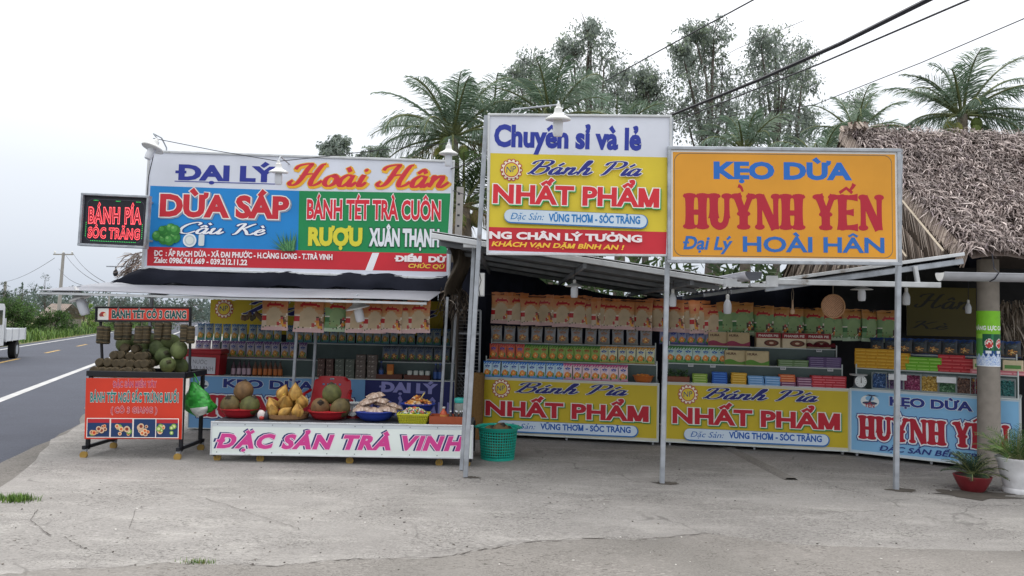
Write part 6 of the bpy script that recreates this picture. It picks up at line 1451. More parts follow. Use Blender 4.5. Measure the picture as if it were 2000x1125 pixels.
def coconut(name, label, r, col, capc, seed, hz=1.08, group=None, cat='coconut', scar=True):
    g = random.Random(seed); t = thing(name, label, cat, (0, 0, 0), group); m = MB(); m.color(col); ph = g.uniform(0, 6)
    m.ball((0, 0, 0), (r, r, r * hz), 20, 14, None, lambda a, z: 1 + .045 * math.cos(3 * (a + ph)) * (1 - abs(z)) + .015 * math.sin(5 * a + z * 6)); m.build('husk', COCO, t, smooth=True, local=True)
    if scar:
        c = MB(); c.color(capc); c.lathe([(r * .34, r * hz * .93), (r * .3, r * hz * .99), (r * .16, r * hz * 1.06), (r * .1, r * hz * 1.16), (.001, r * hz * 1.17)], 12, None, wob=lambda a, z: 1 + .15 * math.sin(4 * a)); c.build('stem_cap', COCO, t, smooth=40, local=True)
    return t
K1 = Kind(coconut('coconut', 'x', .108, '5e5232', '33291c', 1)); K2 = Kind(coconut('coconut', 'x', .108, '565830', '3a3222', 2)); K3 = Kind(coconut('coconut', 'x', .108, '6c5234', '2c2218', 3))
RB = mat('red_plastic', 'a81f2a'); BB = mat('blue_plastic', '28409a', rough=.4, noise=.08)
p = onT(470, 8.72); bowl('basin', 'red plastic basin with three coconuts at the outer end of the white cart', p, .215, .1, 'a0242a', 'red basins on the white cart', RB, cat='basin')
for K_, dx, dy, dz, tl, l in ((K1, -.1, -.05, .135, (.5, -.3), 'brown coconut with a dark scar in the first red basin'), (K2, .115, -.04, .13, (.2, .4), 'greenish brown coconut in the first red basin'), (K3, .02, .02, .29, (-.15, .1), 'brown coconut with a stem, topmost in the first red basin')): K_.put(p + Vector((dx, dy, dz)), .4, l, 'coconuts in the red basins', tl)
p = onT(643, 8.72); bowl('basin', 'red plastic basin with three coconuts before the red chair', p, .235, .1, 'a0242a', 'red basins on the white cart', RB, cat='basin')
for K_, dx, dy, dz, tl, l in ((K3, -.09, -.05, .13, (.5, -.8), 'reddish brown coconut in the basin before the red chair'), (K1, .135, -.05, .13, (.6, .5), 'brown coconut with a chipped husk in the basin before the red chair'), (K2, .02, .02, .28, (-.1, .0), 'green coconut, topmost in the basin before the red chair')): K_.put(p + Vector((dx, dy, dz)), 1.2, l, 'coconuts in the red basins', tl)
# wicker tray of peeled yellow coconuts
p = onT(563, 8.7); t = thing('wicker_tray', 'round wicker tray of peeled yellow coconuts between the red basins', 'tray', p); m = MB(); m.color('8a6644'); m.lathe([(.001, .006), (.2, .004), (.215, .02), (.225, .06), (.232, .06), (.222, .016), (.205, 0), (.001, 0)], 40, Matrix.Translation(p), wob=lambda a, z: 1 + .008 * math.sin(40 * a)); m.build('weave', WICK, t)
def peeled(seed):
    g = random.Random(seed); t = thing('peeled_coconut', 'x', 'coconut', (0, 0, 0), 'peeled coconuts on the wicker tray'); m = MB(); n = 13
    for side in range(n):
        pass
    cols = ('9c7434', 'ac8440', '8a642c', 'a07c3c', 'b08c4a'); pr = [(.001, -.075), (.05, -.07), (.078, -.035), (.085, .005), (.072, .045), (.048, .08), (.022, .115), (.001, .14)]; b0 = len(m.v)
    for r_, z in pr:
        for k in range(n): a = math.tau * k / n; q = r_ * (1 + .05 * math.cos(k * 2.4 + seed)); m.v.append((q * math.cos(a), q * math.sin(a), z))
    for i in range(len(pr) - 1):
        for k in range(n): m.color(cols[(k * 7 + seed) % 5]); a = b0 + i * n + k; c2 = b0 + i * n + (k + 1) % n; m.face((a, c2, c2 + n, a + n))
    m.build('flesh', COCO, t, smooth=40, local=True); s_ = MB(); s_.color('c8b23c')
    for a in (.4, 2.5): s_.poly([(.03 * math.cos(a), .03 * math.sin(a), .1), (.075 * math.cos(a + .25), .075 * math.sin(a + .25), .03), (.086 * math.cos(a), .086 * math.sin(a), .0), (.06 * math.cos(a - .1), .06 * math.sin(a - .1), .065)])
    s_.build('peel', COCO, t, local=True); return t
PE = [Kind(peeled(i)) for i in (1, 2, 3)]
for i, (dx, dy, dz, tx, ty, sc_, l) in enumerate(((-.03, -.02, .17, .9, .3, 1.12, 'largest peeled coconut in the middle of the wicker tray'), (.075, 0, .27, -.1, .1, 1.05, 'pointed peeled coconut crowning the wicker tray'), (-.08, .02, .27, .2, -.3, .9, 'peeled coconut just left of the crowning pointed one'), (.15, .0, .18, .1, .35, .95, 'peeled coconut leaning right, second from the tray top'), (-.17, -.02, .13, .3, -.5, .95, 'peeled coconut leaning over the left rim of the wicker tray'), (-.13, -.13, .085, .5, -.2, .78, 'small peeled coconut with a yellow rind at the tray front'), (.0, -.15, .075, .9, 0, .8, 'small peeled coconut at the middle of the tray front'), (.14, -.12, .085, .2, .2, .85, 'yellow peeled coconut at the right of the tray front'), (.05, .1, .12, 0, 0, .9, 'peeled coconut half hidden at the back of the wicker tray'))):
    PE[i % 3].put(p + Vector((dx, dy, dz)), i * 1.3, l, 'peeled coconuts on the wicker tray', (tx, ty), sc_ * .93)
p = onT(511, 8.55); t = thing('knotted_bag', 'small knotted white and red plastic bag beside the first red basin', 'bag', p); m = MB(); m.color('d2c8c4'); m.ball(p + Vector((0, 0, .05)), (.045, .035, .055), 12, 9, None, lambda a, z: 1 + .12 * math.sin(5 * a + z * 4)); m.color('a83c34'); m.ball(p + Vector((.01, -.02, .02)), (.03, .025, .025), 8, 6); m.build('bag_body', PACK, t, smooth=True); m = MB(); m.color('3a3c44'); m.tube([p + Vector((.05, 0, .0)), p + Vector((.06, 0, .06)), p + Vector((.05, .01, .1))], [.03, .025, .008], 8); m.build('lump', PACK, t, smooth=True)
# blue basins, baskets, crate
p = onT(733, 8.68); bowl('basin', 'blue basin heaped with tan packs at the middle of the white cart', p, .235, .115, '28409a', 'blue basins on the white cart', BB, cat='basin', flare=.62)
def loaf():
    t = thing('snack_pack', 'x', 'pack', (0, 0, 0), 'tan packs in the blue basin'); m = MB(); g = random.Random(6)
    for side in (1, -1):
        b0 = len(m.v)
        for i in range(13):
            for j in range(9):
                u, v = i / 12, j / 8; z = .034 * max(0, math.sin(math.pi * u)) ** .5 * max(0, math.sin(math.pi * v)) ** .5 * (1 + .2 * math.sin(u * 12 + v * 5)); m.v.append(((u - .5) * .2, (v - .5) * .12, side * z + .034))
        for i in range(12):
            for j in range(8): m.color(g.choice(('a08878', 'b09a8a', '927c6c', 'b8a698'))); a = b0 + i * 9 + j; f = (a, a + 9, a + 10, a + 1); m.face(f if side > 0 else f[::-1])
    m.build('wrapper', PACK, t, smooth=True, local=True); return t
LF = Kind(loaf())
for i, (dx, dy, dz, rz, tx, ty) in enumerate(((-.13, -.08, .1, .1, .2, -.1), (.02, -.1, .09, -.1, .25, 0), (.15, -.07, .1, .2, .2, .15), (-.12, .03, .14, .5, .1, -.3), (.08, .02, .15, -.3, .1, .1), (.2, .0, .13, .3, 0, .3), (-.06, -.03, .19, .4, .25, -.3), (.04, .0, .2, -.2, .2, .2), (.0, .0, .245, .5, .2, -.2))):
    LF.put(p + Vector((dx, dy, dz)), rz, ('tan pack lying highest in the blue basin heap' if i == 8 else 'tan pack in the heap on the blue basin'), 'tan packs in the blue basin', (tx, ty))
def basket_box(name, label, p, w, d, h, m_, cat, nx=16, nz=5):
    t = thing(name, label, cat, p); m = MB(); hw, hd = w / 2, d / 2; k = .86
    C0 = [Vector((-hw * k, -hd * k, .0)), Vector((hw * k, -hd * k, 0)), Vector((hw * k, hd * k, 0)), Vector((-hw * k, hd * k, 0))]; C1 = [Vector((-hw, -hd, h)), Vector((hw, -hd, h)), Vector((hw, hd, h)), Vector((-hw, hd, h))]
    for s_ in range(4):
        a, b_, c_, e = C0[s_], C0[(s_ + 1) % 4], C1[(s_ + 1) % 4], C1[s_]; n = nx if s_ % 2 == 0 else max(4, int(nx * d / w))
        for i in range(n + 1): f = i / n; m.bar(p + a.lerp(b_, f), p + e.lerp(c_, f), .007, bev=False)
        for j in range(nz + 1): f = j / nz; m.bar(p + a.lerp(e, f), p + b_.lerp(c_, f), .006 if j < nz else .016, bev=False)
    m.box((p.x - hw * k, p.y - hd * k, p.z), (p.x + hw * k, p.y + hd * k, p.z + .006)); m.build('lattice', m_, t); return t
p = onT(809, 8.6); basket_box('plastic_basket', 'yellow plastic basket of wrapped candies on the white cart', p, .34, .24, .1, mat('yellow_plastic', 'b8b62c', rough=.4, noise=.08), 'basket')
m = MB(); rc = random.Random(2)
for i in range(240):
    m.color(rc.choice(('c23a3a', 'd8cfc4', '3f8a54', 'c9b44a', 'b8a898', '7ab0a0', 'c87a8a', 'd4c8b8', 'a89888'))); a = rc.uniform(0, 6.28); q = math.sqrt(rc.random()); z = .085 + .075 * (1 - q * q) + rc.uniform(-.01, .01); m.ball(p + Vector((q * .15 * math.cos(a), q * .1 * math.sin(a), z)), (.02, .009, .009), 6, 4, Matrix.Rotation(rc.uniform(0, 6), 4, 'Z') @ Matrix.Rotation(rc.uniform(-.5, .5), 4, 'Y'))
tag(m.build('candies', PACK), 'colourful wrapped candies heaped in the yellow basket', 'candies', kind='stuff')
p = onT(816, 8.98); t_ = MB(); bowl('basin', 'blue basin of orange snacks raised behind the yellow basket', p + Vector((0, 0, .05)), .2, .12, '28409a', 'blue basins on the white cart', BB, cat='basin', flare=.62); 
cr_b = MB(); cr_b.color('4a3a30'); cr_b.box((p.x - .12, p.y - .1, p.z), (p.x + .12, p.y + .1, p.z + .05)); tag(cr_b.build('crate', CARD), 'low brown crate under the blue basin of orange snacks', 'crate')
m = MB()
for i in range(70): m.color(rc.choice(('b8742c', 'c88a3c', 'a85c28', 'd0a05a', '8a4a24', 'c8b090'))); a = rc.uniform(0, 6.28); q = math.sqrt(rc.random()); m.ball(p + Vector((q * .16 * math.cos(a), q * .13 * math.sin(a), .15 + .1 * (1 - q) + rc.uniform(-.01, .01))), (.036, .02, .018), 8, 5, Matrix.Rotation(rc.uniform(0, 6), 4, 'Z') @ Matrix.Rotation(rc.uniform(-.8, .8), 4, 'Y'))
m.color('c8b46a'); m.tube([p + Vector((.03, -.05, .22)), p + Vector((.08, -.05, .3))], .008, 6)
tag(m.build('snacks', PACK, smooth=True), 'orange snacks heaped in the raised blue basin', 'snacks', kind='stuff')
p = onT(876, 8.62); tray('orange brown plastic crate with sauce bottles at the leaning post', p, .4, .26, .085, '9a4a2c', 0)
jr = bottle('sauce_jar', 'orange sauce jar with a clear neck in the orange brown crate', 'jar', .042, .17, 'b04a2c', 'b0b0a8', 'c88a4a'); jr.location = p + Vector((-.05, -.04, .012))
sb = Kind(bottle('soy_bottle', 'x', 'bottle', .024, .13, '241c1c', 'c8ccd2', '3a2c28'))
for i, (dx, dy) in enumerate(((.03, -.06), (.085, -.02), (.1, -.07), (.14, -.06), (.165, -.02))): sb.put(p + Vector((dx, dy, .012)), 0, 'little dark bottle with a white cap in the orange brown crate', 'little dark bottles')
p = onT(899, 8.98); t = thing('storage_jar', 'clear jar with a teal lid behind the little dark bottles', 'jar', p); m = MB(); m.color('8a8c86'); m.lathe([(.06, 0), (.068, .02), (.068, .17), (.06, .19)], 20, Matrix.Translation(p)); m.build('body', PACK, t, smooth=40); m = MB(); m.color('2f9c94'); m.lathe([(.07, .19), (.072, .2), (.072, .235), (.066, .243), (.001, .243)], 22, Matrix.Translation(p)); m.build('lid', PACK, t, smooth=40)
dial_scale('red kitchen scale with a round white dial behind the heap of tan packs', onT(690, 8.85), '7a1c22', .95)
# red plastic chair behind the cart
p = Vector((W(640, 780, 9.5).x, 9.55, 0)); t = thing('plastic_chair', 'red plastic chair standing behind the white cart', 'chair', p); RC = mat('red_chair_plastic', 'a8141e', rough=.4, noise=.06)
m = MB(); zs, zt_ = .42, .84; n1, n2 = 16, 18
for side in (0, 1):
    b0 = len(m.v)
    for i in range(n1 + 1):
        for j in range(n2 + 1):
            u, v = i / n1 * 2 - 1, j / n2; hw = (.275 - .045 * v) * (1 - .18 * max(0, v - .86) ** 1 / .14 * (abs(u) > .8)); y = -.05 * (1 - u * u) - .1 * v * -1 + side * .012; m.v.append((p.x + u * hw, p.y + .1 + y, zs + (zt_ - zs) * v - (.03 * u ** 4 if v > .9 else 0)))
    for i in range(n1):
        for j in range(n2):
            u, v = (i + .5) / n1 * 2 - 1, (j + .5) / n2
            if abs(u) < .14 and .9 < v < .96: continue
            if j in (13, 14) and i in (4, 6, 9, 11) and j == 13: continue
            a = b0 + i * (n2 + 1) + j; f = (a, a + n2 + 1, a + n2 + 2, a + 1); m.face(f if side == 0 else f[::-1])
m.build('backrest', RC, t, smooth=60)
m = MB(); m.box((p.x - .24, p.y - .26, .4), (p.x + .24, p.y + .12, .425)); m.build('seat', RC, t)
for sx in (-1, 1):
    for sy in (-.24, .1): m = MB(); m.tube([(p.x + sx * .21, p.y + sy, .41), (p.x + sx * .26, p.y + sy * 1.15, 0)], [.03, .02], 8); m.build('leg', RC, t)
    m = MB(); m.tube([(p.x + sx * .26, p.y + .1, .66), (p.x + sx * .29, p.y - .1, .63), (p.x + sx * .27, p.y - .24, .42)], .02, 8); m.build('armrest', RC, t)
# ---------------------------------------------------------------- red wheeled cart at the road side
pT, pR, pB = W(169.4, 738, 8.22), W(358.5, 738.5, 8.22), W(166, 857, 8.22)
t = CART = thing('food_cart', 'black framed cart with orange-red panels of rice roll lettering by the road', 'cart', Vector((pT.x, 8.22, 0)))
S = Sign(pT, pR, pB); q = S.q; S.rect('cf3c26', 0, 0, 1, 1); 
TX(S, q, 'ĐẶC SẢN MIỀN TÂY', 'b0265a', (221.7, 755.8), (307, 755.8), 11, bold=.03, outline=[('f0d8d8', .025)], space=1.1)
TX(S, q, 'BÁNH TÉT NGŨ SẮC TRỨNG MUỐI', '1f7a78', (177.6, 784), (349.6, 785), 17, bold=.04, outline=[('ecece4', .028)], space=1.08)
TX(S, q, '( CÔ 3 GIANG )', 'b8304a', (218, 806), (308, 806), 10.8, bold=.03, outline=[('f0e0dc', .028)], space=1.1)
def food(S, u0, v0, u1, v1, seed):
    g = random.Random(seed); S.rect('efe4dc', u0 - .008, v0 - .013, u1 + .008, v1 + .013); S.rect('1f3a66', u0, v0, u1, v1); 
    if seed != 3: S.rect('b02832', u0, v0, u1, v0 + (v1 - v0) * .22)
    lo = v0 + (v1 - v0) * .28
    for i in range(9):
        u, v = g.uniform(u0 + .03, u1 - .03), g.uniform(lo + .03, v1 - .04); r_ = g.uniform(.018, .036); c = g.choice((('e0a878', 'c84a2c'), ('e8c8a0', 'd86a34'), ('7fa848', 'd8d8a0'), ('d8b898', '8a3a2a')))
        r_ = min(r_, (min(u - u0, u1 - u)) * S.w * .98, min(v - v0, v1 - v) * S.h * .98); S.disc(c[0], u, v, r_, n=12); S.disc(c[1], u, v, r_ * .55, n=10)
for i, (a, b_) in enumerate(((45, 193), (211, 353), (371, 515), (528, 673))):
    u0, v0 = q(160 + a / 3.517, 590 + 800 / 3.517); u1, v1 = q(160 + b_ / 3.517, 590 + 924 / 3.517); food(S, u0, v0, u1, v1, i + 1)
S.finish(t, panel='front_panel', letname='lettering')
hT = W(190, 600.5, 8.45); S = Sign(hT, W(372, 601.5, 8.45), W(190, 626.5, 8.45)); q = S.q; S.rect('1f1f24', 0, 0, 1, 1); S.rect('c83a2c', .015, .07, .988, .93); S.rect('d8d4d0', .015, .07, .13, .93); u, v = .07, .5; S.disc('b0322c', u, v, .035, ry=.028); S.disc('e0c8a8', u + .02, v + .03, .018); S.disc('8a3a3a', u - .02, v + .06, .02)
TX(S, q, 'BÁNH TÉT CÔ 3 GIANG', '164a48', (219.7, 620.7), (365, 621.7), 14, bold=.05, outline=[('e6dcd4', .035)])
S.finish(t, panel='header_board', frame='1c1c1c', fw=.012, fd=.03, fmat=BLACKM, letname='header_lettering')
x0, x1 = pT.x + .02, pR.x - .02; zt = pT.z + .005; ya, yb = 8.27, 8.78; zp = pB.z
for x in (x0, x1):
    for y in (ya, yb): MB().bar((x, y, .09), (x, y, zt + .08), .04, up=(0, 1, 0)).build('leg', BLACKM, t)
    MB().bar((x, ya - .08, .12), (x, yb + .08, .12), .04).build('foot_rail', BLACKM, t)
hx0, hx1 = hT.x + .02, W(370, 610, 8.45).x
for xa, xb in ((x0 + .02, hx0), (x1 - .02, hx1)): MB().bar((xa, 8.47, zt), (xb, 8.47, hT.z), .025, up=(0, 1, 0)).build('upright', BLACKM, t)
m = MB(); m.bar((x0 - .03, ya - .03, zt + .045), (x1 + .03, ya - .03, zt + .045), .03, .06); m.bar((x0 - .03, yb + .03, zt + .045), (x1 + .03, yb + .03, zt + .045), .03, .06); m.bar((x0 - .02, ya, zt + .045), (x0 - .02, yb, zt + .045), .03, .06); m.bar((x1 + .02, ya, zt + .045), (x1 + .02, yb, zt + .045), .03, .06); m.build('tray_rail', BLACKM, t)
m = MB(); m.box((x0, ya, zt), (x1, yb, zt + .018)); m.build('tray_board', mat('pale_board', 'a08a70', rough=.8), t)
for x in (x0, x1):
    for y in (ya - .05, yb + .05):
        c = MB(); c.box((x - .02, y - .02, .07), (x + .02, y + .02, .1)); cc = c.build('caster', STEEL, t); c = MB(); c.tube([(x, y - .035, .04), (x, y - .008, .04)], .04, 18); c.build('wheel', mat('amber_wheel'), cc)
ROLL = mat('banana_leaf_wrap', vc=True, rough=.75, noise=.3, scale=25)
def roll(ln, r_, seed):
    t = thing('rice_roll', 'x', 'rice roll', (0, 0, 0)); g = random.Random(seed); m = MB(); n = 12; zs = np.linspace(0, ln, 13)
    for i in range(len(zs) - 1):
        m.color(g.choice(('332e20', '3c3526', '2c291c', '443a28'))); a, b_ = zs[i], zs[i + 1]; f = lambda z: r_ * (.82 if z < .001 or z > ln - .001 else 1) * (1 + .03 * math.sin(z * 90)); m.lathe([(f(a), a), (f(b_), b_)], n, wob=lambda an, z: 1 + .05 * math.sin(4 * an + seed))
    m.build('leaf_wrap', ROLL, t, smooth=40, local=True); s_ = MB(); s_.color('6a5a40')
    for k in range(max(2, int(ln / .035))): z = ln * (k + .5) / max(2, int(ln / .035)); s_.lathe([(r_ * 1.03, z - .003), (r_ * 1.07, z), (r_ * 1.03, z + .003)], 12)
    s_.build('string', ROLL, t, local=True); return t
RH = Kind(roll(.2, .046, 1)); RS = Kind(roll(.09, .047, 2))
lb = ('rice roll in the pair hanging at the outer post of the cart', 'rice roll in the second hanging pair of the cart', 'rice roll in the middle hanging pair of the cart', 'rice roll in the pair hanging before the steel post', 'rice roll in the pair hanging at the inner post of the cart')
for i, (px, py, g_) in enumerate(((196, 671, 0), (206, 672, 0), (231, 664, 1), (247, 664, 1), (269, 671, 2), (284, 671, 2), (308, 664, 3), (325, 664, 3), (359, 668, 4), (372, 671, 4))):
    y = 8.42 + .02 * (i % 2); RH.put(W(px, py, y), i * .7, lb[g_], 'rice rolls hanging from the cart', (R.uniform(-.05, .05), R.uniform(-.06, .06)))
m = MB()
for px in (201, 239, 277, 316, 365): m.tube([W(px, 640, 8.43), W(px, 622, 8.45)], .003, 4)
tag(m.build('hanging_string', mat('twine')), 'thin strings tying the rice rolls to the cart header', 'string')
rp = random.Random(9)
def rolls(n, xa, xb, y, z, label, lay=True):
    for i in range(n):
        x = xa + (xb - xa) * (i + .5) / n; a = rp.uniform(-.3, .3); RS.put(Vector((x + rp.uniform(-.008, .008), y - .03, z + .045)), a, label, 'short rice rolls piled on the cart', (rad(90) + rp.uniform(-.15, .15) if lay else rp.uniform(-.2, .2), 0))
xm = W(300, 700, 8.4).x
z0 = zt + .02
for lay, (n_, xa, xb, y_) in enumerate(((8, x0, xm, 8.36), (8, x0 + .01, xm, 8.5), (7, x0 + .03, xm - .02, 8.43), (8, x0 + .0, xm - .04, 8.56), (5, x0 + .14, xm - .06, 8.5), (5, x0 + .1, xm - .1, 8.6), (2, x0 + .2, xm - .16, 8.55))):
    zz = z0 + (0, 0, .085, .085, .17, .17, .25)[lay]
    rolls(n_, xa, xb, y_, zz, ('short leaf wrapped rice roll in the bottom layer on the cart', 'short leaf wrapped rice roll in the second layer on the cart', 'short leaf wrapped rice roll in the third layer on the cart', 'short leaf wrapped rice roll topmost on the cart pile')[min(3, lay // 2)])
G1 = Kind(coconut('green_coconut', 'x', .095, '4a5632', '3c3c28', 5, 1.2)); G2 = Kind(coconut('green_coconut', 'x', .095, '566038', '44422a', 6, 1.15))
for i, (px, py, y, s_, tx, ty) in enumerate(((328, 713, 8.42, .92, .9, .8), (319, 694, 8.52, .95, 1.1, -.8), (350, 684, 8.5, .98, .2, .3), (309, 681, 8.58, .95, .6, 1.2), (334, 668, 8.62, 1.0, 1.2, 1.1), (302, 667, 8.66, .85, .4, 0), (278, 680, 8.62, .75, .3, .3), (279, 693, 8.6, .75, .9, -.4), (243, 672, 8.64, .95, .7, .9), (352, 714, 8.62, .9, .4, .6), (300, 700, 8.66, .9, .4, .6), (262, 668, 8.68, .8, .4, .1))):
    (G1 if i % 2 else G2).put(W(px, py, y), i * 1.1, 'green coconut in the heap beside the rice rolls on the cart', 'green coconuts heaped on the cart', (tx, ty), s_)
# green carrier bag
p = W(384, 748, 8.5); t = thing('carrier_bag', 'bulging green plastic bag hung on the inner side of the food cart', 'bag', p); m = MB(); gb = random.Random(7); n, k = 22, 16
for j in range(k + 1):
    v = j / k; wd = .025 + .125 * math.sin(min(1, v * 1.05) * math.pi * .62) ** 1.1 * (1 if v < .85 else 1 - (v - .85) * 4.2)
    for i in range(n): a = math.tau * i / n; q = wd * (1 + .16 * math.sin(3 * a + v * 7) + .1 * math.sin(7 * a - v * 11)); m.v.append((p.x - .04 + .13 * v + q * math.cos(a) * 1.05, p.y + q * math.sin(a) * .55, p.z + .01 - .37 * v + .03 * math.cos(a) * v))
for j in range(k):
    for i in range(n): m.color(gb.choice(('2f8a34', '379a3c', '2a7c30', '45a848')) if not (j > 11 and i in range(13, 19)) else gb.choice(('c8ccc8', 'dadcd8'))); a = j * n + i; b_ = j * n + (i + 1) % n; m.face((a, a + n, b_ + n, b_))
m.build('bag_body', PACK, t, smooth=True); m = MB(); m.color('3a9a3e'); m.tube([p + Vector((-.03, 0, .0)), Vector((x1 + .03, 8.45, zt + .06)), p + Vector((.03, 0, -.01))], .008, 5); m.build('handle', PACK, t)
# teal laundry basket with a coconut in it
c = G(971, 904); p = Vector((c.x, c.y + .2, .013)); t = thing('laundry_basket', 'teal plastic basket on the ground between the white cart and yellow counter', 'basket', p); TEAL = mat('teal_plastic', '1f9c8a', rough=.4, noise=.08); m = MB()
r0, r1, hh = .19, .225, .36; nv, nh = 44, 11
for i in range(nv): a = math.tau * i / nv; d = Vector((math.cos(a), math.sin(a), 0)); m.bar(p + d * r0 + Vector((0, 0, .02)), p + d * r1 + Vector((0, 0, hh)), .009, .006, up=d, bev=False)
for j in range(nh + 1): f = j / nh; z = .02 + (hh - .02) * f; r_ = r0 + (r1 - r0) * f; m.tube([p + Vector((r_ * math.cos(a), r_ * math.sin(a), z)) for a in np.linspace(0, math.tau, 45)], .006, 4, cap=False)
m.build('lattice', TEAL, t)
m = MB(); m.lathe([(r1, hh - .03), (r1 + .022, hh), (r1 + .03, hh + .015), (r1 + .012, hh + .012), (r1 - .006, hh - .02)], 44, Matrix.Translation(p)); m.build('rim', TEAL, t, smooth=50); m = MB(); m.lathe([(.001, .0), (r0 + .004, 0), (r0 + .006, .03), (r0 - .01, .03), (.001, .015)], 40, Matrix.Translation(p)); m.build('base', TEAL, t)
for sx in (-1, 1): m = MB(); m.tube([p + Vector((sx * (r1 + .02), -.07, hh)), p + Vector((sx * (r1 + .05), 0, hh + .005)), p + Vector((sx * (r1 + .02), .07, hh))], .01, 6); m.build('handle', TEAL, t)
for dx, dy, dz, K_, l in ((-.06, -.06, .12, K1, 'brown coconut at the bottom of the teal basket'), (.06, -.06, .13, K2, 'brown coconut at the bottom of the teal basket'), (0, .07, .12, K3, 'brown coconut at the bottom of the teal basket'), (.03, -.05, .31, K3, 'brown coconut lying on top in the teal basket'), (-.09, .03, .27, K1, 'brown coconut lower down in the teal basket'), (.1, .06, .26, K2, 'brown coconut lower down in the teal basket')): K_.put(p + Vector((dx, dy, dz)), 0, l, 'coconuts in the teal basket', (.4, .3), .95)
# ---------------------------------------------------------------- potted plants
def pot(name, label, p, prof, col, m_=None):
    t = thing(name, label, 'potted plant', p); m = MB(); m.color(col); m.lathe(prof, 32, Matrix.Translation(p)); m.build('pot', m_ or mat('pot_glaze', vc=True, rough=.5, noise=.15, scale=10), t, smooth=40); s_ = MB(); s_.color('3c3128'); r_, z = prof[-1][0], prof[-1][1]; s_.lathe([(r_ * 1.02, z + .001), (r_ * .5, z + .015), (.001, z + .02)], 20, Matrix.Translation(p)); s_.build('soil', CARD, t); return t
c = G(1914, 966); p = Vector((c.x, c.y + .12, .013)); t = pot('cycad_pot', 'dark spiky cycad in a low red pot at the foot of the concrete column', p, [(.001, 0), (.1, 0), (.12, .03), (.155, .1), (.168, .135), (.174, .15), (.168, .155), (.155, .14)], '74242a')
m = MB(); gp = random.Random(3)
for i in range(28):
    a = i * 2.4 + gp.uniform(-.2, .2); el = gp.uniform(.25, 1.25); L = gp.uniform(.24, .34); frond(m, p + Vector((0, 0, .15)), a, el, L, gp, ('233a26', '2c462e', '1d3020', '375036'), 1.0, 34, .1, .2)
m.build('foliage', LEAF, t)
c = G(2009, 972); p = Vector((c.x, c.y + .17, .013)); t = pot('leafy_pot', 'bushy green plant in a white ribbed pot at the photo edge', p, [(.001, 0), (.12, 0), (.125, .03), (.115, .05), (.125, .09), (.15, .2), (.165, .3), (.185, .33), (.185, .35), (.17, .345), (.155, .31)], 'd4d4d6')
m = MB()
for i in range(64):
    a = gp.uniform(0, 6.28); el = gp.uniform(.3, 1.45); L = gp.uniform(.22, .42); frond(m, p + Vector((math.cos(a) * .05, math.sin(a) * .05, .32)), a, el, L, gp, ('3c5f2a', '46702f', '335226', '66863c', '2a4822'), .9, 14, .11, .15)
m.build('foliage', LEAF, t)
# ---------------------------------------------------------------- across the road: truck, shed, poles; wires overhead
PAINTW = mat('white_truck_paint', 'cfd2d6', rough=.35, noise=.05); RUB = mat('tyre_rubber', '1f2022', rough=.85); DGL = mat('dark_window', '1a2024', rough=.1, noise=.02); CHS = mat('dark_chassis', '2a2b30', rough=.7)
rear = RD(6.35, 30.0); t = thing('pickup_truck', 'white drop-side pickup truck driving off the left photo edge', 'truck', rear)
M_ = Matrix(((-RU.x, RN.x, 0, rear.x), (-RU.y, RN.y, 0, rear.y), (0, 0, 1, 0), (0, 0, 0, 1)))   # x: towards the cab, y: away from the near side
def tb(name, lo, hi, mt): return MB().box(lo, hi, M_).build(name, mt, t)
tb('bed_floor', (0, 0, .62), (2.5, 1.55, .68), PAINTW)
for nm, lo, hi in (('side_board', (0, 0, .68), (2.5, .04, 1.0)), ('side_board', (0, 1.51, .68), (2.5, 1.55, 1.0)), ('tailgate', (-.04, 0, .66), (0, 1.55, 1.0))): tb(nm, lo, hi, PAINTW)
for x in (.02, .85, 1.7, 2.44): tb('stake', (x, -.02, .6), (x + .05, -.003, 1.02), PAINTW)
tb('headboard', (2.5, 0, .68), (2.54, 1.55, 1.35), PAINTW); tb('chassis', (.0, .3, .42), (4.2, 1.25, .6), CHS)
m = MB(); pr = [(2.62, .5), (4.3, .5), (4.32, 1.1), (3.95, 1.72), (3.7, 1.8), (2.75, 1.8), (2.62, 1.7)]
a = [M_ @ Vector((x, .02, z)) for x, z in pr]; b_ = [M_ @ Vector((x, 1.53, z)) for x, z in pr]; m.poly(a); m.poly(b_[::-1]); 
for i in range(len(pr)): j = (i + 1) % len(pr); m.poly([a[i], b_[i], b_[j], a[j]])
m.build('cab', PAINTW, t)
tb('side_window', (2.9, .008, 1.15), (3.7, .017, 1.6), DGL); tb('rear_window', (2.605, .25, 1.2), (2.615, 1.3, 1.6), DGL); tb('tail_lamp', (-.055, .05, .66), (-.04, .2, .78), mat('red_tail_lamp', '8a1a1a', rough=.3)); tb('tail_lamp', (-.055, 1.35, .66), (-.04, 1.5, .78), mat('red_tail_lamp')); tb('mud_flap', (.42, .1, .18), (.44, .4, .6), CHS)
for x in (.85, 3.55):
    for y in (.04, 1.3):
        w_ = MB(); w_.tube([M_ @ Vector((x, y, .3)), M_ @ Vector((x, y + .2, .3))], .3, 22); wo_ = w_.build('wheel', RUB, t); h_ = MB(); h_.tube([M_ @ Vector((x, y - .006, .3)), M_ @ Vector((x, y + .01, .3))], .16, 14); h_.build('rim', STEEL, wo_)
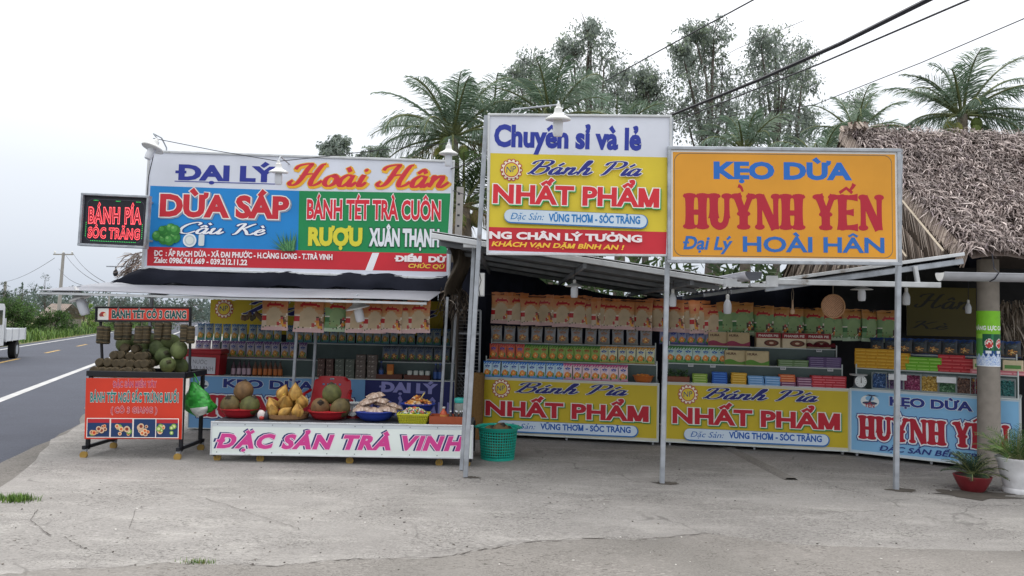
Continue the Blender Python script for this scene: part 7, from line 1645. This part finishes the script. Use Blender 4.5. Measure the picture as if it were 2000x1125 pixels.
# tin shed and far houses
def shed(label, px0, px1, py_eave, py_ridge, d, wallc, roofc):
    a, b_ = W(px0, py_eave, d), W(px1, py_eave, d); rz = W(px0, py_ridge, d).z; t = thing('house', label, 'house', Vector((a.x, d, 0)), 'low houses across the road')
    m = MB(); m.box((a.x + .2, d + .3, 0), (b_.x - .2, d + 4, a.z)); m.build('wall', mat('wall_' + wallc, wallc, rough=.9), t)
    m = MB(); n = 24
    for i in range(n): f0, f1 = i / n, (i + 1) / n; x_ = a.x + (b_.x - a.x) * f0; y_ = a.x + (b_.x - a.x) * f1; dz = .03 * (i % 2); m.poly([(x_, d, a.z + dz), (y_, d, a.z + dz), (y_, d + 2.2, rz + dz), (x_, d + 2.2, rz + dz)]); m.poly([(y_, d + 4.4, a.z + dz), (x_, d + 4.4, a.z + dz), (x_, d + 2.2, rz + dz), (y_, d + 2.2, rz + dz)])
    m.build('roof', mat('roof_' + roofc, roofc, rough=.7, noise=.2, scale=2), t); m = MB(); m.box((a.x + (b_.x - a.x) * .3, d + .28, 0), (a.x + (b_.x - a.x) * .5, d + .299, min(2, a.z * .8))); m.build('door', mat('dark_door', '3a342e'), t)
shed('low shed with a brown tin roof between the two roadside bushes', 66, 108, 622, 592, 60, '7a746c', '8a7c74'); shed('far pale house seen beyond the rounded bush', 182, 215, 628, 612, 88, 'a8a8a4', '8a5a4a')
POLC = mat('pole_concrete', 'a09c98', rough=.9, noise=.1)
def pole(label, pxt, pyt, d, r_=.14, arm=True):
    top = W(pxt, pyt, d); b_ = Vector((top.x - .02 * top.z * 1.5, d, 0)); t = thing('power_pole', label, 'power pole', b_, 'power poles along the road'); m = MB(); m.tube([b_, top], [r_, r_ * .7], 10); m.build('pole_shaft', POLC, t)
    if arm:
        m = MB(); m.bar(top + Vector((-.75, 0, -.12)), top + Vector((.75, 0, -.1)), .09); m.build('cross_arm', POLC, t)
        for x in (-.65, 0, .65): m = MB(); m.lathe([(.04, 0), (.07, .05), (.05, .1), (.07, .14), (.02, .2)], 10, Matrix.Translation(top + Vector((x, 0, -.06)))); m.build('insulator', ENAMEL, t)
    return top
p1 = pole('tall concrete power pole with a cross arm beyond the cart', 124, 494, 56); p2 = pole('small far concrete pole at the photo edge', 11, 550, 95, .2, False); p3 = pole('thin far pole seen under the awning', 214, 573, 90, .12, False)
def wire(label, pts, r_, n=14, sag=0.0, cat='cable'):
    P = []
    for a, b_ in zip(pts, pts[1:]):
        for i in range(n): f = i / n; P.append(Vector(a).lerp(Vector(b_), f) - Vector((0, 0, sag * 4 * f * (1 - f))))
    P.append(Vector(pts[-1])); m = MB(); m.tube(P, r_, 6); o = m.build('overhead_cable', WIRE); tag(o, label, cat, 'overhead cables'); return o
wire('thin cable from the power pole, topmost of its three', [p1 + Vector((.65, 0, .1)), W(205, 551, 30)], .012, sag=.25); wire('thin cable from the power pole, middle of its three', [p1 + Vector((0, 0, .1)), W(200, 556, 30)], .012, sag=.3); wire('thin cable from the power pole, lowest of its three', [p1 + Vector((-.3, 0, -1.2)), W(180, 560, 34)], .012, sag=.3)
wire('short thin cable between the far pole and the tall power pole', [p2, p1 + Vector((-.65, 0, -.4))], .015, sag=.3)
wire('thick bundled black cable, lowest thick line over the orange sign', [W(1308, 226, 16), W(1480, 157, 12.6), W(1640, 86, 10.2), W(1824, -6, 8.2)], .03)
for i in range(3): pass
wire('thin black cable just below the thick bundle', [W(1310, 240, 16), W(1600, 125, 10.6), W(1900, -4, 7.8)], .012)
wire('thin lone cable rising from the tall sign, left of the thick bundle', [W(1125, 190, 17), W(1290, 98, 13), W(1478, -4, 10)], .011)
wire('faint cable crossing the sky before the lone palm', [W(1320, 240, 20), W(1590, 205, 16), W(1800, 122, 12.5), W(2010, 32, 10)], .008)
wire('faint far cable behind the wispy trees', [W(1180, 240, 30), W(1440, 95, 24), W(1570, 40, 22)], .008)
wire('thin lamp wire sagging along the top of the long billboard', [W(299, 270, 9.6), W(420, 294, 9.6), W(544, 315, 9.5), W(640, 305, 9.5), W(740, 293, 9.5), W(876, 280, 9.6)], .005)
wire('lamp wire hanging down from the corner lamp to the LED sign', [W(300, 303, 9.6), W(290, 345, 9.62), W(287, 385, 9.62)], .006)
wire('thin cable looping from the billboard corner to the tall sign', [W(880, 330, 9.9), W(920, 318, 9.2), W(950, 300, 7.6)], .006); wire('lower cable looping from the billboard corner to the tall sign', [W(884, 372, 9.9), W(915, 382, 9.2), W(948, 372, 7.6)], .006)
t = thing('lamp_bar', 'thin bar with a small dark lamp above the left end of the tarpaulin', 'lamp', W(236, 560, 10.6)); m = MB(); m.tube([W(208, 520, 10.6), W(258, 521, 10.6)], .011, 6); m.tube([W(224, 536, 10.6), W(262, 538, 10.6)], .009, 6); m.tube([W(250, 520, 10.6), W(252, 556, 10.7)], .014, 6); m.build('bar', STEEL, t); m = MB(); q = W(226, 530, 10.6); m.lathe([(.02, -.07), (.035, -.04), (.03, 0), (.012, .03), (.01, .07)], 10, Matrix.Translation(q)); m.build('bulb', CHS, t)
# concrete pole and pipes in the gap right of the billboard
t = thing('concrete_post', 'grey concrete post with evenly spaced holes behind the billboard corner', 'post', Vector((W(898, 430, 11).x, 11, 0))); a = W(899, 366, 11); m = MB(); m.bar((a.x - .05, 11, 0), a, .1, up=(0, 1, 0)); m.build('post_shaft', POLC, t); m = MB()
for i in range(9): z = a.z - .12 - i * .16; m.box((a.x - .03, 10.948, z), (a.x + .005, 10.955, z + .03))
m.build('bolt_holes', CHS, t)
